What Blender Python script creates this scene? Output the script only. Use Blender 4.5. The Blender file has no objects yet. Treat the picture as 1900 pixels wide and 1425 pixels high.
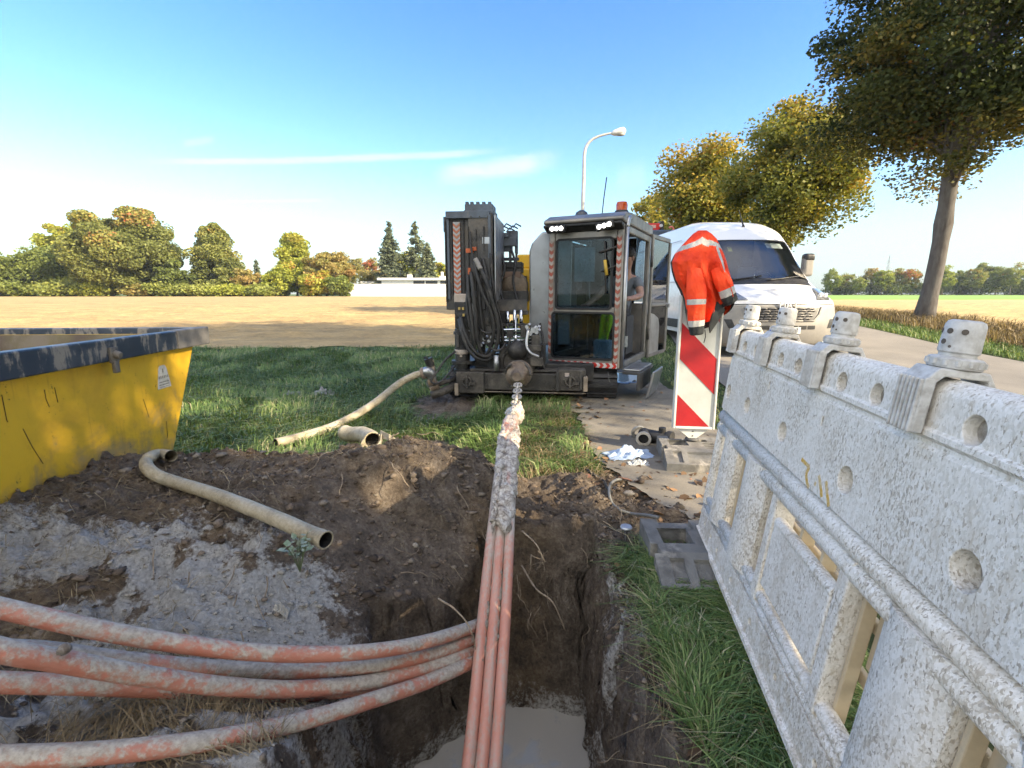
import bpy, bmesh, math, random
import numpy as np
from mathutils import Vector, Matrix, Euler, noise as mnoise
C = bpy.context.scene.collection
SC = bpy.context.scene
R = math.radians
random.seed(7); RNG = np.random.default_rng(11)

# ------------------------------------------------------------------ camera, sky, sun, exposure
CAM_H = 1.25; PITCH = R(10.5); FPX = 900.0
cam_d = bpy.data.cameras.new('camera'); cam = bpy.data.objects.new('camera', cam_d); C.objects.link(cam)
cam_d.sensor_width = 36.0; cam_d.lens = FPX / 1900 * 36; cam_d.clip_start = 0.05; cam_d.clip_end = 8000
cam.location = (0, 0, CAM_H); cam.rotation_euler = (R(90) - PITCH, 0, 0)
SC.camera = cam
SUN_EL, SUN_AZ = R(28), R(117)           # azimuth clockwise from +Y (view direction)
sun_d = bpy.data.lights.new('sun', 'SUN'); sun = bpy.data.objects.new('sun', sun_d); C.objects.link(sun)
sun_d.energy = 3.9; sun_d.angle = R(0.55); sun_d.color = (1.0, 0.83, 0.58)
sdir = Vector((math.sin(SUN_AZ) * math.cos(SUN_EL), math.cos(SUN_AZ) * math.cos(SUN_EL), math.sin(SUN_EL)))
sun.rotation_euler = sdir.to_track_quat('Z', 'Y').to_euler()
sun.location = (20, -10, 30)
SC.view_settings.view_transform = 'Standard'; SC.view_settings.look = 'None'
SC.view_settings.exposure = 1.82; SC.view_settings.gamma = 1.0
try: SC.view_settings.use_curve_mapping = False
except Exception: pass
SC.cycles.max_bounces = 6; SC.cycles.transparent_max_bounces = 12
SC.cycles.diffuse_bounces = 3; SC.cycles.glossy_bounces = 3; SC.cycles.transmission_bounces = 4
SC.cycles.caustics_reflective = False; SC.cycles.caustics_refractive = False
SC.cycles.use_denoising = True
try: SC.cycles.denoising_prefilter = 'FAST'
except Exception: pass

def pixdir(px, py):
    u = (px - 950) / FPX; v = (712.5 - py) / FPX
    return u, math.cos(PITCH) + v * math.sin(PITCH), v * math.cos(PITCH) - math.sin(PITCH)
def W(px, py, t):
    a, b, c = pixdir(px, py); return Vector((a * t, b * t, CAM_H + c * t))
def WY(px, py, Y):
    a, b, c = pixdir(px, py); return Vector((a / b * Y, Y, CAM_H + c / b * Y))
def WZ(px, py, z):
    a, b, c = pixdir(px, py); t = (z - CAM_H) / c; return Vector((a * t, b * t, z))

# ------------------------------------------------------------------ node helpers
class NT:
    def __init__(s, tree): s.t = tree; s.n = tree.nodes; s.l = tree.links
    def new(s, typ, **kw):
        nd = s.n.new(typ)
        for k, v in kw.items(): setattr(nd, k, v)
        return nd
    def put(s, sock, v):
        if hasattr(v, 'is_linked') or isinstance(v, bpy.types.NodeSocket): s.l.new(v, sock)
        elif v is not None:
            if isinstance(v, (tuple, list)) and len(v) == 3 and sock.type == 'RGBA': v = (*v, 1)
            sock.default_value = v
    def math(s, op, a, b=None, c=None, clamp=False):
        nd = s.new('ShaderNodeMath', operation=op); nd.use_clamp = clamp
        s.put(nd.inputs[0], a)
        if b is not None: s.put(nd.inputs[1], b)
        if c is not None: s.put(nd.inputs[2], c)
        return nd.outputs[0]
    def mix(s, fac, a, b, blend='MIX'):
        nd = s.new('ShaderNodeMix', data_type='RGBA', blend_type=blend)
        s.put(nd.inputs[0], fac); s.put(nd.inputs[6], a); s.put(nd.inputs[7], b)
        return nd.outputs[2]
    def ramp(s, fac, stops, interp='LINEAR'):
        nd = s.new('ShaderNodeValToRGB'); cr = nd.color_ramp; cr.interpolation = interp
        while len(cr.elements) < len(stops): cr.elements.new(0.5)
        for e, (p, c) in zip(cr.elements, stops):
            e.position = p; e.color = (*c, 1) if isinstance(c, (tuple, list)) else (c, c, c, 1)
        s.put(nd.inputs[0], fac); return nd.outputs[0]
    def noise(s, vec, scale, detail=4, rough=.55, dist=0.0):
        nd = s.new('ShaderNodeTexNoise'); s.put(nd.inputs['Vector'], vec)
        nd.inputs['Scale'].default_value = scale; nd.inputs['Detail'].default_value = detail
        nd.inputs['Roughness'].default_value = rough; nd.inputs['Distortion'].default_value = dist
        return nd.outputs['Fac']
    def voro(s, vec, scale, out='Distance', feature='F1'):
        nd = s.new('ShaderNodeTexVoronoi', feature=feature); s.put(nd.inputs['Vector'], vec); nd.inputs['Scale'].default_value = scale
        return nd.outputs[out]
    def mapping(s, vec, scale=(1, 1, 1), rot=(0, 0, 0), loc=(0, 0, 0)):
        nd = s.new('ShaderNodeMapping'); s.put(nd.inputs[0], vec)
        nd.inputs['Scale'].default_value = scale; nd.inputs['Rotation'].default_value = rot; nd.inputs['Location'].default_value = loc
        return nd.outputs[0]
    def attr(s, name, out='Fac'):
        return s.new('ShaderNodeAttribute', attribute_name=name).outputs[out]
    def bump(s, h, strength=.5, dist=.02, normal=None):
        nd = s.new('ShaderNodeBump'); nd.inputs['Strength'].default_value = strength; nd.inputs['Distance'].default_value = dist
        s.put(nd.inputs['Height'], h)
        if normal is not None: s.put(nd.inputs['Normal'], normal)
        return nd.outputs[0]
    def step(s, x, lo, hi):
        nd = s.new('ShaderNodeMapRange', interpolation_type='SMOOTHSTEP'); s.put(nd.inputs[0], x)
        s.put(nd.inputs[1], lo); s.put(nd.inputs[2], hi); nd.inputs[3].default_value = 0; nd.inputs[4].default_value = 1
        return nd.outputs[0]

def newmat(name):
    m = bpy.data.materials.new(name); m.use_nodes = True
    nt = NT(m.node_tree); b = m.node_tree.nodes['Principled BSDF']
    return m, nt, b
def objco(nt): return nt.new('ShaderNodeTexCoord').outputs['Object']

def pm(name, col, rough=.6, metal=0.0, col2=None, nscale=6, bump=0.0, bscale=80, dirt=None, damt=.5, dscale=5, spec=.5, stretch=(1, 1, 1), coat=0):
    """painted / metal / rubber surface with colour variation, dirt blotches and fine bump"""
    m, nt, b = newmat(name)
    co = nt.mapping(objco(nt), scale=stretch)
    c = col
    n1 = nt.noise(co, nscale, 5, .6)
    c2 = col2 or tuple(x * .7 for x in col)
    c = nt.mix(nt.step(n1, .35, .7), col, c2)
    r = nt.math('MULTIPLY_ADD', nt.noise(co, nscale * 3.1, 3), .3, rough - .15, clamp=True)
    if dirt:
        dn = nt.noise(co, dscale, 7, .68, .4)
        f = nt.step(dn, 1 - damt - .12, 1 - damt + .12)
        c = nt.mix(f, c, dirt); r = nt.math('MAXIMUM', r, nt.math('MULTIPLY', f, .85))
        if metal: nt.put(b.inputs['Metallic'], nt.math('MULTIPLY', nt.math('SUBTRACT', 1.0, f), metal))
    if metal and not dirt: b.inputs['Metallic'].default_value = metal
    nt.put(b.inputs['Base Color'], c); nt.put(b.inputs['Roughness'], r)
    b.inputs['Specular IOR Level'].default_value = spec
    if coat: b.inputs['Coat Weight'].default_value = coat; b.inputs['Coat Roughness'].default_value = .06
    if bump: nt.put(b.inputs['Normal'], nt.bump(nt.noise(co, bscale, 6, .65), bump, .01))
    return m

# ------------------------------------------------------------------ world: daylight sky with thin cloud streaks
world = bpy.data.worlds.new('World'); SC.world = world; world.use_nodes = True
nt = NT(world.node_tree); bg = world.node_tree.nodes['Background']
sky = nt.new('ShaderNodeTexSky', sky_type='NISHITA'); sky.sun_disc = False
sky.sun_elevation = SUN_EL; sky.sun_rotation = SUN_AZ; sky.air_density = 1.15; sky.dust_density = .35; sky.ozone_density = 1.6; sky.altitude = 60
wc = nt.new('ShaderNodeTexCoord').outputs['Generated']
sep = nt.new('ShaderNodeSeparateXYZ'); nt.put(sep.inputs[0], wc)
az = nt.math('DIVIDE', sep.outputs[0], nt.math('MAXIMUM', sep.outputs[1], .05))
elv = nt.math('DIVIDE', sep.outputs[2], nt.math('MAXIMUM', sep.outputs[1], .05))
def sky_ae(px, py):
    a, b, c = pixdir(px, py); return a / b, c / b
cmb = nt.new('ShaderNodeCombineXYZ'); nt.put(cmb.inputs[0], az); nt.put(cmb.inputs[1], elv)
nz1 = nt.noise(nt.mapping(cmb.outputs[0], scale=(5, 30, 1)), 1.0, 6, .6)
nz2 = nt.noise(nt.mapping(cmb.outputs[0], scale=(14, 50, 1), rot=(0, 0, .15)), 1.0, 6, .65, .5)
def streak(p0, p1, w, gain, bow=0.0):
    (a0, e0), (a1, e1) = sky_ae(*p0), sky_ae(*p1)
    f = nt.math('DIVIDE', nt.math('SUBTRACT', az, a0), a1 - a0)
    line = nt.math('MULTIPLY_ADD', f, e1 - e0, e0)
    if bow: line = nt.math('SUBTRACT', line, nt.math('MULTIPLY', nt.math('MULTIPLY', f, nt.math('SUBTRACT', 1.0, f)), bow))
    line = nt.math('ADD', line, nt.math('MULTIPLY', nt.math('SUBTRACT', nz1, .5), w * 1.2))
    d = nt.math('DIVIDE', nt.math('ABSOLUTE', nt.math('SUBTRACT', elv, line)), w)
    core = nt.math('SUBTRACT', 1.0, nt.step(d, 0.1, 1.25))
    ends = nt.math('MULTIPLY', nt.step(f, -.02, .25), nt.math('SUBTRACT', 1.0, nt.step(f, .8, 1.06)))
    k = nt.math('MULTIPLY', nt.math('MULTIPLY', core, ends), nt.math('MULTIPLY_ADD', nz2, 1.1, .25))
    return nt.math('MULTIPLY', k, gain)
parts = [streak((235, 299), (930, 279), .008, .62, .03), streak((800, 328), (1015, 302), .022, .62), streak((860, 318), (1040, 296), .02, .3),
         streak((370, 375), (620, 371), .0045, .38), streak((335, 268), (400, 258), .009, .3), streak((1140, 330), (1200, 320), .03, .14)]
cl = parts[0]
for p_ in parts[1:]: cl = nt.math('MAXIMUM', cl, p_)
cl = nt.math('MULTIPLY', cl, nt.math('GREATER_THAN', sep.outputs[1], .06))
hs = nt.new('ShaderNodeHueSaturation'); hs.inputs['Saturation'].default_value = 1.36; hs.inputs['Hue'].default_value = .513; hs.inputs['Value'].default_value = 1.0
nt.put(hs.inputs['Color'], sky.outputs[0])
hz = nt.math('SUBTRACT', 1.0, nt.step(sep.outputs[2], -.02, .22))
base_ = nt.mix(nt.math('MULTIPLY', hz, .82), hs.outputs[0], (1.0, 1.5, 2.05))
# added bright cloud overhead and behind the camera, unseen, to brighten the shade
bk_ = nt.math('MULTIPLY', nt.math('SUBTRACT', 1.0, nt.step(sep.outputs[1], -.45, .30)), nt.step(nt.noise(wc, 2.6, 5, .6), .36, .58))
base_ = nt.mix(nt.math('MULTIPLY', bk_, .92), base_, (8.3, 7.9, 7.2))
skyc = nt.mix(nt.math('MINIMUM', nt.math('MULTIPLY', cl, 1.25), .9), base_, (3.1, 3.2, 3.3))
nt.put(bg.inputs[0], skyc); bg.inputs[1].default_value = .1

# ------------------------------------------------------------------ mesh helpers
class MB:
    """collects shapes, then build() links them as one mesh object"""
    def __init__(s): s.v = []; s.f = []; s.m = []; s.cur = 0
    def add(s, vs, fs, M=None):
        o = len(s.v)
        for p in vs:
            p = Vector(p); s.v.append(M @ p if M is not None else p)
        for f in fs: s.f.append(tuple(i + o for i in f)); s.m.append(s.cur)
        return s
    def box(s, c, d, rot=None, M=None, taper=1.0):
        x, y, z = d[0] / 2, d[1] / 2, d[2] / 2
        vs = [(-x, -y, -z), (x, -y, -z), (x, y, -z), (-x, y, -z), (-x * taper, -y * taper, z), (x * taper, -y * taper, z), (x * taper, y * taper, z), (-x * taper, y * taper, z)]
        fs = [(0, 3, 2, 1), (4, 5, 6, 7), (0, 1, 5, 4), (1, 2, 6, 5), (2, 3, 7, 6), (3, 0, 4, 7)]
        T = Matrix.Translation(Vector(c))
        if rot is not None: T = T @ Euler(rot).to_matrix().to_4x4()
        if M is not None: T = M @ T
        return s.add(vs, fs, T)
    def bx(s, x0, x1, y0, y1, z0, z1, M=None):
        return s.box(((x0 + x1) / 2, (y0 + y1) / 2, (z0 + z1) / 2), (abs(x1 - x0), abs(y1 - y0), abs(z1 - z0)), M=M)
    def tube(s, pts, r, n=10, cap=True, squash=None, M=None):
        pts = [Vector(p) for p in pts]; k = len(pts)
        rs = list(r) if isinstance(r, (list, tuple)) else [r] * k
        t0 = (pts[1] - pts[0]).normalized()
        up = Vector((0, 0, 1)) if abs(t0.z) < .9 else Vector((0, 1, 0))
        nrm = (up - t0 * up.dot(t0)).normalized(); vs = []
        for i in range(k):
            t = (pts[min(i + 1, k - 1)] - pts[max(i - 1, 0)]).normalized()
            nrm = (nrm - t * nrm.dot(t)).normalized(); bn = t.cross(nrm)
            for j in range(n):
                a = 2 * math.pi * j / n
                vs.append(pts[i] + (nrm * math.cos(a) + bn * math.sin(a)) * rs[i])
        fs = [(i * n + j, i * n + (j + 1) % n, (i + 1) * n + (j + 1) % n, (i + 1) * n + j) for i in range(k - 1) for j in range(n)]
        if cap: fs += [tuple(range(n - 1, -1, -1)), tuple(range((k - 1) * n, k * n))]
        return s.add(vs, fs, M)
    def cyl(s, a, b, r0, r1=None, n=16, cap=True, M=None):
        return s.tube([a, b], [r0, r0 if r1 is None else r1], n, cap, M=M)
    def lathe(s, prof, n=24, M=None, cap=True):
        """prof: (r, z) from bottom to top about local z"""
        vs = [(r * math.cos(2 * math.pi * j / n), r * math.sin(2 * math.pi * j / n), z) for r, z in prof for j in range(n)]
        k = len(prof)
        fs = [(i * n + j, i * n + (j + 1) % n, (i + 1) * n + (j + 1) % n, (i + 1) * n + j) for i in range(k - 1) for j in range(n)]
        if cap: fs += [tuple(range(n - 1, -1, -1)), tuple(range((k - 1) * n, k * n))]
        return s.add(vs, fs, M)
    def prism(s, poly, d0, d1, plane='xz', M=None):
        """extrude a 2D polygon along the third axis from d0 to d1"""
        def P(a, b, d): return {'xz': (a, d, b), 'xy': (a, b, d), 'yz': (d, a, b)}[plane]
        n = len(poly)
        vs = [P(a, b, d0) for a, b in poly] + [P(a, b, d1) for a, b in poly]
        fs = [tuple(range(n)), tuple(range(2 * n - 1, n - 1, -1))] + [(i, i + n, (i + 1) % n + n, (i + 1) % n) for i in range(n)]
        return s.add(vs, fs, M)
    def grid(s, rows, M=None, closed=False):
        n = len(rows[0]); vs = [p for r in rows for p in r]; fs = []
        for i in range(len(rows) - 1):
            for j in range(n if closed else n - 1):
                fs.append((i * n + j, i * n + (j + 1) % n, (i + 1) * n + (j + 1) % n, (i + 1) * n + j))
        return s.add(vs, fs, M)
    def blob(s, c, r, sub=2, amp=.2, freq=3.0, seed=0, squash=(1, 1, 1)):
        bm = bmesh.new(); bmesh.ops.create_icosphere(bm, subdivisions=sub, radius=1)
        c = Vector(c); vs = []
        for v in bm.verts:
            k = 1 + amp * mnoise.noise(v.co * freq + Vector((seed * 7.3, seed * 3.1, 0)))
            vs.append(c + Vector((v.co.x * r * squash[0] * k, v.co.y * r * squash[1] * k, v.co.z * r * squash[2] * k)))
        fs = [tuple(v.index for v in f.verts) for f in bm.faces]; bm.free()
        return s.add(vs, fs)
    def build(s, name, mat, parent=None, smooth=False, bevel=0, world=False, solid=0, sub=0, seg=2, ang=None):
        vs = s.v
        if world and parent is not None:
            inv = (Matrix.Translation(parent.location) @ parent.rotation_euler.to_matrix().to_4x4()).inverted()
            vs = [inv @ v for v in vs]
        me = bpy.data.meshes.new(name); me.from_pydata([tuple(v) for v in vs], [], s.f)
        bm = bmesh.new(); bm.from_mesh(me); bmesh.ops.recalc_face_normals(bm, faces=bm.faces[:]); bm.to_mesh(me); bm.free()
        mats = mat if isinstance(mat, (list, tuple)) else [mat]
        for m_ in mats: me.materials.append(m_)
        if len(mats) > 1: me.polygons.foreach_set('material_index', s.m)
        if smooth or ang:
            me.polygons.foreach_set('use_smooth', [True] * len(me.polygons))
        o = bpy.data.objects.new(name, me); C.objects.link(o)
        if ang: 
            try: me.set_sharp_from_angle(angle=R(ang))
            except Exception: pass
        if parent is not None: o.parent = parent
        if solid: md = o.modifiers.new('solid', 'SOLIDIFY'); md.thickness = solid; md.offset = 0
        if bevel: md = o.modifiers.new('bevel', 'BEVEL'); md.width = bevel; md.segments = seg; md.limit_method = 'ANGLE'; md.angle_limit = R(35)
        if sub: md = o.modifiers.new('sub', 'SUBSURF'); md.levels = sub; md.render_levels = sub
        return o

def tag(o, label=None, cat=None, group=None, kind=None):
    if label: o['label'] = label
    if cat: o['category'] = cat
    if group: o['group'] = group
    if kind: o['kind'] = kind
    return o
def thing(name, label, cat, loc=(0, 0, 0), rz=0.0, group=None):
    o = bpy.data.objects.new(name, None); C.objects.link(o); o.empty_display_size = .2
    o.location = loc; o.rotation_euler = (0, 0, rz)
    return tag(o, label, cat, group)
def dup(root, loc, rz, label, scale=None):
    def cp(o, par):
        c = o.copy(); C.objects.link(c)
        if par is not None: c.parent = par
        for ch in list(o.children): cp(ch, c)
        return c
    r = cp(root, None); r.location = loc; r.rotation_euler = (0, 0, rz)
    if scale: r.scale = scale
    r['label'] = label
    return r
def npmesh(name, V, F, mat, parent=None, attrs=None, smooth=False):
    """V (n,3) array, F (m,k) array, attrs {name: ('POINT'|'FACE', values)}"""
    me = bpy.data.meshes.new(name); n, m, k = len(V), len(F), F.shape[1]
    me.vertices.add(n); me.vertices.foreach_set('co', np.ascontiguousarray(V, dtype=np.float32).ravel())
    me.loops.add(m * k); me.loops.foreach_set('vertex_index', np.ascontiguousarray(F, dtype=np.int32).ravel())
    me.polygons.add(m); me.polygons.foreach_set('loop_start', np.arange(0, m * k, k, dtype=np.int32))
    try: me.polygons.foreach_set('loop_total', np.full(m, k, dtype=np.int32))
    except Exception: pass
    me.update(calc_edges=True); me.validate()
    if smooth: me.polygons.foreach_set('use_smooth', np.ones(m, dtype=bool))
    for an, (dom, vals) in (attrs or {}).items():
        a = me.attributes.new(an, 'FLOAT', dom); a.data.foreach_set('value', np.ascontiguousarray(vals, dtype=np.float32))
    for m_ in (mat if isinstance(mat, (list, tuple)) else [mat]): me.materials.append(m_)
    o = bpy.data.objects.new(name, me); C.objects.link(o)
    if parent is not None: o.parent = parent
    return o
def catmull(pts, per=8):
    pts = [Vector(p) for p in pts]; P = [pts[0] * 2 - pts[1]] + pts + [pts[-1] * 2 - pts[-2]]; out = []
    for i in range(1, len(P) - 2):
        p0, p1, p2, p3 = P[i - 1], P[i], P[i + 1], P[i + 2]
        for k in range(per):
            t = k / per
            out.append(.5 * ((2 * p1) + (p2 - p0) * t + (2 * p0 - 5 * p1 + 4 * p2 - p3) * t * t + (3 * p1 - p0 - 3 * p2 + p3) * t ** 3))
    out.append(pts[-1]); return out

# numpy noise
def _h(ix, iy, s):
    n = (ix.astype(np.int64) * 374761393 + iy.astype(np.int64) * 668265263 + s * 982451653) & 0x7fffffff
    n = (n ^ (n >> 13)) * 1274126177 & 0x7fffffff
    return ((n ^ (n >> 16)) & 0xffff) / 65535.0
def vn(x, y, s=0):
    x = np.asarray(x, float); y = np.asarray(y, float)
    ix = np.floor(x); iy = np.floor(y); fx = x - ix; fy = y - iy
    fx = fx * fx * (3 - 2 * fx); fy = fy * fy * (3 - 2 * fy)
    a = _h(ix, iy, s); b = _h(ix + 1, iy, s); c = _h(ix, iy + 1, s); d = _h(ix + 1, iy + 1, s)
    return (a + (b - a) * fx) * (1 - fy) + (c + (d - c) * fx) * fy
def fbm(x, y, o=4, s=0, g=.5):
    t = 0; a = 1; n = 0
    for i in range(o):
        t = t + a * vn(np.asarray(x) * 2 ** i + i * 17.3, np.asarray(y) * 2 ** i - i * 9.1, s + i); n += a; a *= g
    return t / n - .5
def sst(x, lo=0.0, hi=1.0):
    t = np.clip((np.asarray(x, float) - lo) / (hi - lo), 0, 1); return t * t * (3 - 2 * t)
# ------------------------------------------------------------------ terrain
BY = [-60, 3.4, 5, 9, 14, 30, 100, 400, 6000]; BZ = [0, 0, .05, .15, .42, .62, .8, .9, .9]
def base(y): return np.interp(y, BY, BZ)
def pitmask(x, y):
    xl = np.interp(y, [.2, 1.0, 1.6, 1.9, 2.1, 2.3], [-.56, -.60, -.66, -.64, -.40, -.16]) + .07 * fbm(y * 3, x * 2, 3, 5)
    xr = .385 + .10 * fbm(y * 2.2, y * 0 + 3.1, 4, 6, .6); yb = 2.40 + .16 * fbm(x * 3.0, x * 0 + 1.7, 3, 8)
    a = sst(x, xl - .06, xl + .13); b = 1 - sst(x, xr - .035, xr + .05); c = 1 - sst(y, yb - .12, yb + .07)
    return np.minimum(np.minimum(a, b), c)
def moundh(x, y):
    wob = .25 * fbm(x * .9, y * .9, 3, 21)
    a = (1 - sst(x, -.70, -.25)) * (.10 + .90 * sst(y, 1.25, 2.05)) * sst(y, -.5, .5) * (1 - sst(y + wob, 2.75, 3.45)) * sst(x, -5.5, -3.6)
    h = .28 * a + .03 * a * (1 - sst(x, -2.2, -1.2))
    h = h + .27 * np.exp(-(((x + .28) / .28) ** 2 + ((y - 2.85) / .34) ** 2)) + .10 * np.exp(-(((x + .75) / .3) ** 2 + ((y - 2.6) / .3) ** 2))
    h = h + .07 * np.exp(-(((x - .45) / .35) ** 2 + ((y - 2.75) / .35) ** 2))
    return h
def soilmask(x, y):
    w = .35 * fbm(x * 1.7, y * 1.7, 4, 31)
    a = (1 - sst(x + w, -.1, .25)) * (1 - sst(y + w * .8, 3.15, 3.5)) * sst(x, -6, -4.5)
    b = sst(x, -.3, 0) * (1 - sst(x + w * .6, .8, 1.15)) * (1 - sst(y + w, 3.0, 3.4)) * sst(y, 2.0, 2.3)
    c = sst(x, .1, .3) * (1 - sst(x + w * .5, .48, .62)) * (1 - sst(y, 2.2, 2.5))
    d = np.exp(-(((x + .75) / .35) ** 2 + ((y - 3.7) / .35) ** 2))          # torn ground by the hose end
    e = np.exp(-(((x + .7) / .5) ** 2 + ((y - 5.2) / .7) ** 2)) * .8        # churned grass under the rig
    return np.clip(np.maximum.reduce([a, b, c, d, e]), 0, 1)
# the conduits lie pressed into the mud: their run limits the ground height (photo x, photo y, camera depth)
PIPE_RUNS = [[(-140, 1095, 1.22), (0, 1128, 1.28), (200, 1172, 1.36), (400, 1203, 1.47), (560, 1214, 1.6), (700, 1207, 1.74), (800, 1188, 1.92), (880, 1162, 2.15)],
    [(-160, 1205, 1.25), (60, 1206, 1.36), (230, 1226, 1.46), (400, 1241, 1.56), (560, 1245, 1.68), (700, 1233, 1.80), (800, 1213, 1.95), (880, 1185, 2.15)],
    [(-140, 1168, 1.05), (0, 1206, 1.10), (110, 1226, 1.17), (250, 1251, 1.28), (400, 1272, 1.42), (540, 1279, 1.58), (660, 1270, 1.72), (770, 1246, 1.88), (880, 1208, 2.12)],
    [(-120, 1262, 1.17), (0, 1266, 1.22), (150, 1271, 1.32), (300, 1278, 1.45), (450, 1287, 1.60), (600, 1285, 1.76), (760, 1258, 1.96), (880, 1220, 2.2)],
    [(-140, 1402, 1.12), (0, 1405, 1.14), (200, 1396, 1.20), (400, 1372, 1.32), (560, 1338, 1.50), (700, 1296, 1.70), (800, 1262, 1.88), (880, 1226, 2.08)]]
PIPE_S = np.array([tuple(p) for run in PIPE_RUNS for p in catmull([W(*q) for q in run], 7)])
def H(x, y, fine=True):
    x = np.asarray(x, float); y = np.asarray(y, float)
    z = base(y) + moundh(x, y)
    if fine:
        s = soilmask(x, y)
        near = (1 - sst(np.abs(x), 5, 9)) * (1 - sst(y, 7, 10)) * sst(y, -4, -1)
        pth = sst(x, .7, .95) * (1 - sst(x, 1.9, 2.1))
        z = z + near * (1 - pth) * (.05 * fbm(x * 1.1, y * 1.1, 3, 1))
        z = z + near * s * (.11 * fbm(x * 2.6, y * 2.6, 3, 2) + .13 * fbm(x * 7, y * 8, 3, 3, .6) + .10 * fbm(x * 20, y * 25, 3, 4, .75))
        pm_ = pitmask(x, y)
        z = z - pm_ * (1.16 + z)
        shp = z.shape; zf = z.ravel().copy(); xf = np.broadcast_to(x, shp).ravel(); yf = np.broadcast_to(y, shp).ravel()
        k = np.where((xf > -2.2) & (xf < 0) & (yf > .7) & (yf < 2.4))[0]
        for c_ in range(0, len(k), 4000):
            kk = k[c_:c_ + 4000]; d = np.hypot(xf[kk, None] - PIPE_S[None, :, 0], yf[kk, None] - PIPE_S[None, :, 1])
            lim = (PIPE_S[None, :, 2] - .020 + np.maximum(0, d - .035) * .9).min(1); zf[kk] = np.minimum(zf[kk], lim)
        z = zf.reshape(shp)
    return z
def Hs(x, y): return float(H(np.array([x]), np.array([y]))[0])

def axis(lo, hi, st, far, g=1.13):
    c = list(np.arange(lo, hi, st)); a = []; d = st; p = lo
    while p > -far: d *= g; p -= d; a.append(p)
    b = []; d = st; p = c[-1]
    while p < far: d *= g; p += d; b.append(p)
    return np.array(a[::-1] + c + b)
def tgrid(xs, ys):
    X, Y = np.meshgrid(xs, ys); nx, ny = len(xs), len(ys)
    i = np.arange(ny - 1)[:, None] * nx + np.arange(nx - 1)[None, :]
    F = np.stack([i, i + 1, i + nx + 1, i + nx], -1).reshape(-1, 4)
    return X.ravel(), Y.ravel(), F

def segs(*q): return [v for a_, b_, s_ in q for v in np.arange(a_, b_, s_)]
def axis2(c, far, g=1.13):
    a = []; d = .017; p = c[0]
    while p > -far: d *= g; p -= d; a.append(p)
    b = []; d = .017; p = c[-1]
    while p < far: d *= g; p += d; b.append(p)
    return np.array(a[::-1] + list(c) + b)
gx = axis2(segs((-3.2, -.75, .019), (-.75, -.1, .012), (-.1, .28, .014), (.28, .50, .0055), (.50, 1.25, .017)), 5000)
gy = axis2(segs((.45, 1.9, .017), (1.9, 2.55, .009), (2.55, 3.65, .017)), 5000)
X, Y, F = tgrid(gx, gy)
Z = H(X, Y); S = soilmask(X, Y); PMK = pitmask(X, Y)
wall = np.clip(4 * PMK * (1 - PMK) + .25 * S, 0, 1) * ((np.abs(X) < 3.5) & (Y > .3) & (Y < 3.7))
X2 = X + wall * (.15 * fbm(Y * 8, Z * 8, 5, 41, .65)); Y2 = Y + wall * (.16 * fbm(X * 8 + 4, Z * 8, 5, 42, .65))
def slurf(X, Y): return (1 - sst(X, -.75, -.45)) * (1 - sst(Y + .25 * fbm(X * 2, Y * 2, 3, 12), 1.75, 2.2)) * sst(X, -3.4, -2.3) * sst(fbm(X * 2.4, Y * 3.2, 5, 51) + .5 * fbm(X * 14, Y * 18, 3, 52), -.12, .12)
slur = slurf(X, Y)
slur = np.maximum(slur, .9 * np.exp(-(((X - .47) / .07) ** 2 + ((Y - 1.75) / .35) ** 2)) * sst(fbm(X * 12, Y * 12, 3, 55), -.1, .1))
slur = np.maximum(slur, 1.0 * np.exp(-(((X + .42) / .10) ** 2 + ((Y - 3.55) / .12) ** 2)))
slur = np.maximum(slur, .7 * PMK * sst(-Z, .78, .98))
sandy = np.exp(-(((Y - 3.0 + .12 * fbm(X * 2, Y * 0, 3, 9)) / .16) ** 2)) * (1 - sst(X, -.8, -.4)) * sst(X, -3, -2.2)
sandy = np.maximum(sandy, .5 * sst(fbm(X * 1.3, Y * 1.3, 3, 77), .1, .25) * S)

m, nt, b = newmat('ground_soil'); co = objco(nt)
n1 = nt.noise(co, 9, 8, .65); n2 = nt.noise(co, 55, 6, .7); n3 = nt.noise(co, 2.2, 4)
soil = nt.ramp(nt.math('MULTIPLY_ADD', n2, .45, nt.math('MULTIPLY', n1, .55)), [(.32, (.05, .038, .028)), (.5, (.20, .158, .12)), (.68, (.43, .36, .285))])
soil = nt.mix(nt.math('MULTIPLY', nt.attr('sandy'), nt.step(n1, .3, .6)), soil, nt.ramp(n2, [(.3, (.19, .12, .06)), (.7, (.36, .25, .135))]))
sl = nt.step(nt.math('ADD', nt.attr('slurry'), nt.math('MULTIPLY', nt.math('SUBTRACT', nt.math('ADD', nt.math('MULTIPLY', n1, .5), nt.math('MULTIPLY', n2, .5)), .5), 2.9)), .32, .84)
soil = nt.mix(sl, soil, nt.ramp(n2, [(.25, (.30, .285, .255)), (.45, (.56, .54, .495)), (.66, (.80, .785, .74))]))
grs = nt.ramp(nt.math('MULTIPLY_ADD', n3, .5, nt.math('MULTIPLY', n2, .5)), [(.3, (.032, .046, .016)), (.55, (.075, .105, .034)), (.75, (.15, .155, .07))])
far = nt.ramp(nt.noise(co, .35, 6, .7), [(.3, (.055, .085, .018)), (.7, (.13, .16, .04))])
sepp = nt.new('ShaderNodeSeparateXYZ'); nt.put(sepp.inputs[0], co)
grs = nt.mix(nt.step(sepp.outputs[1], 8, 16), grs, far)
col = nt.mix(nt.step(nt.math('ADD', nt.attr('soil'), nt.math('MULTIPLY', nt.math('SUBTRACT', n1, .5), .8)), .3, .6), grs, soil)
nt.put(b.inputs['Base Color'], col)
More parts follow.
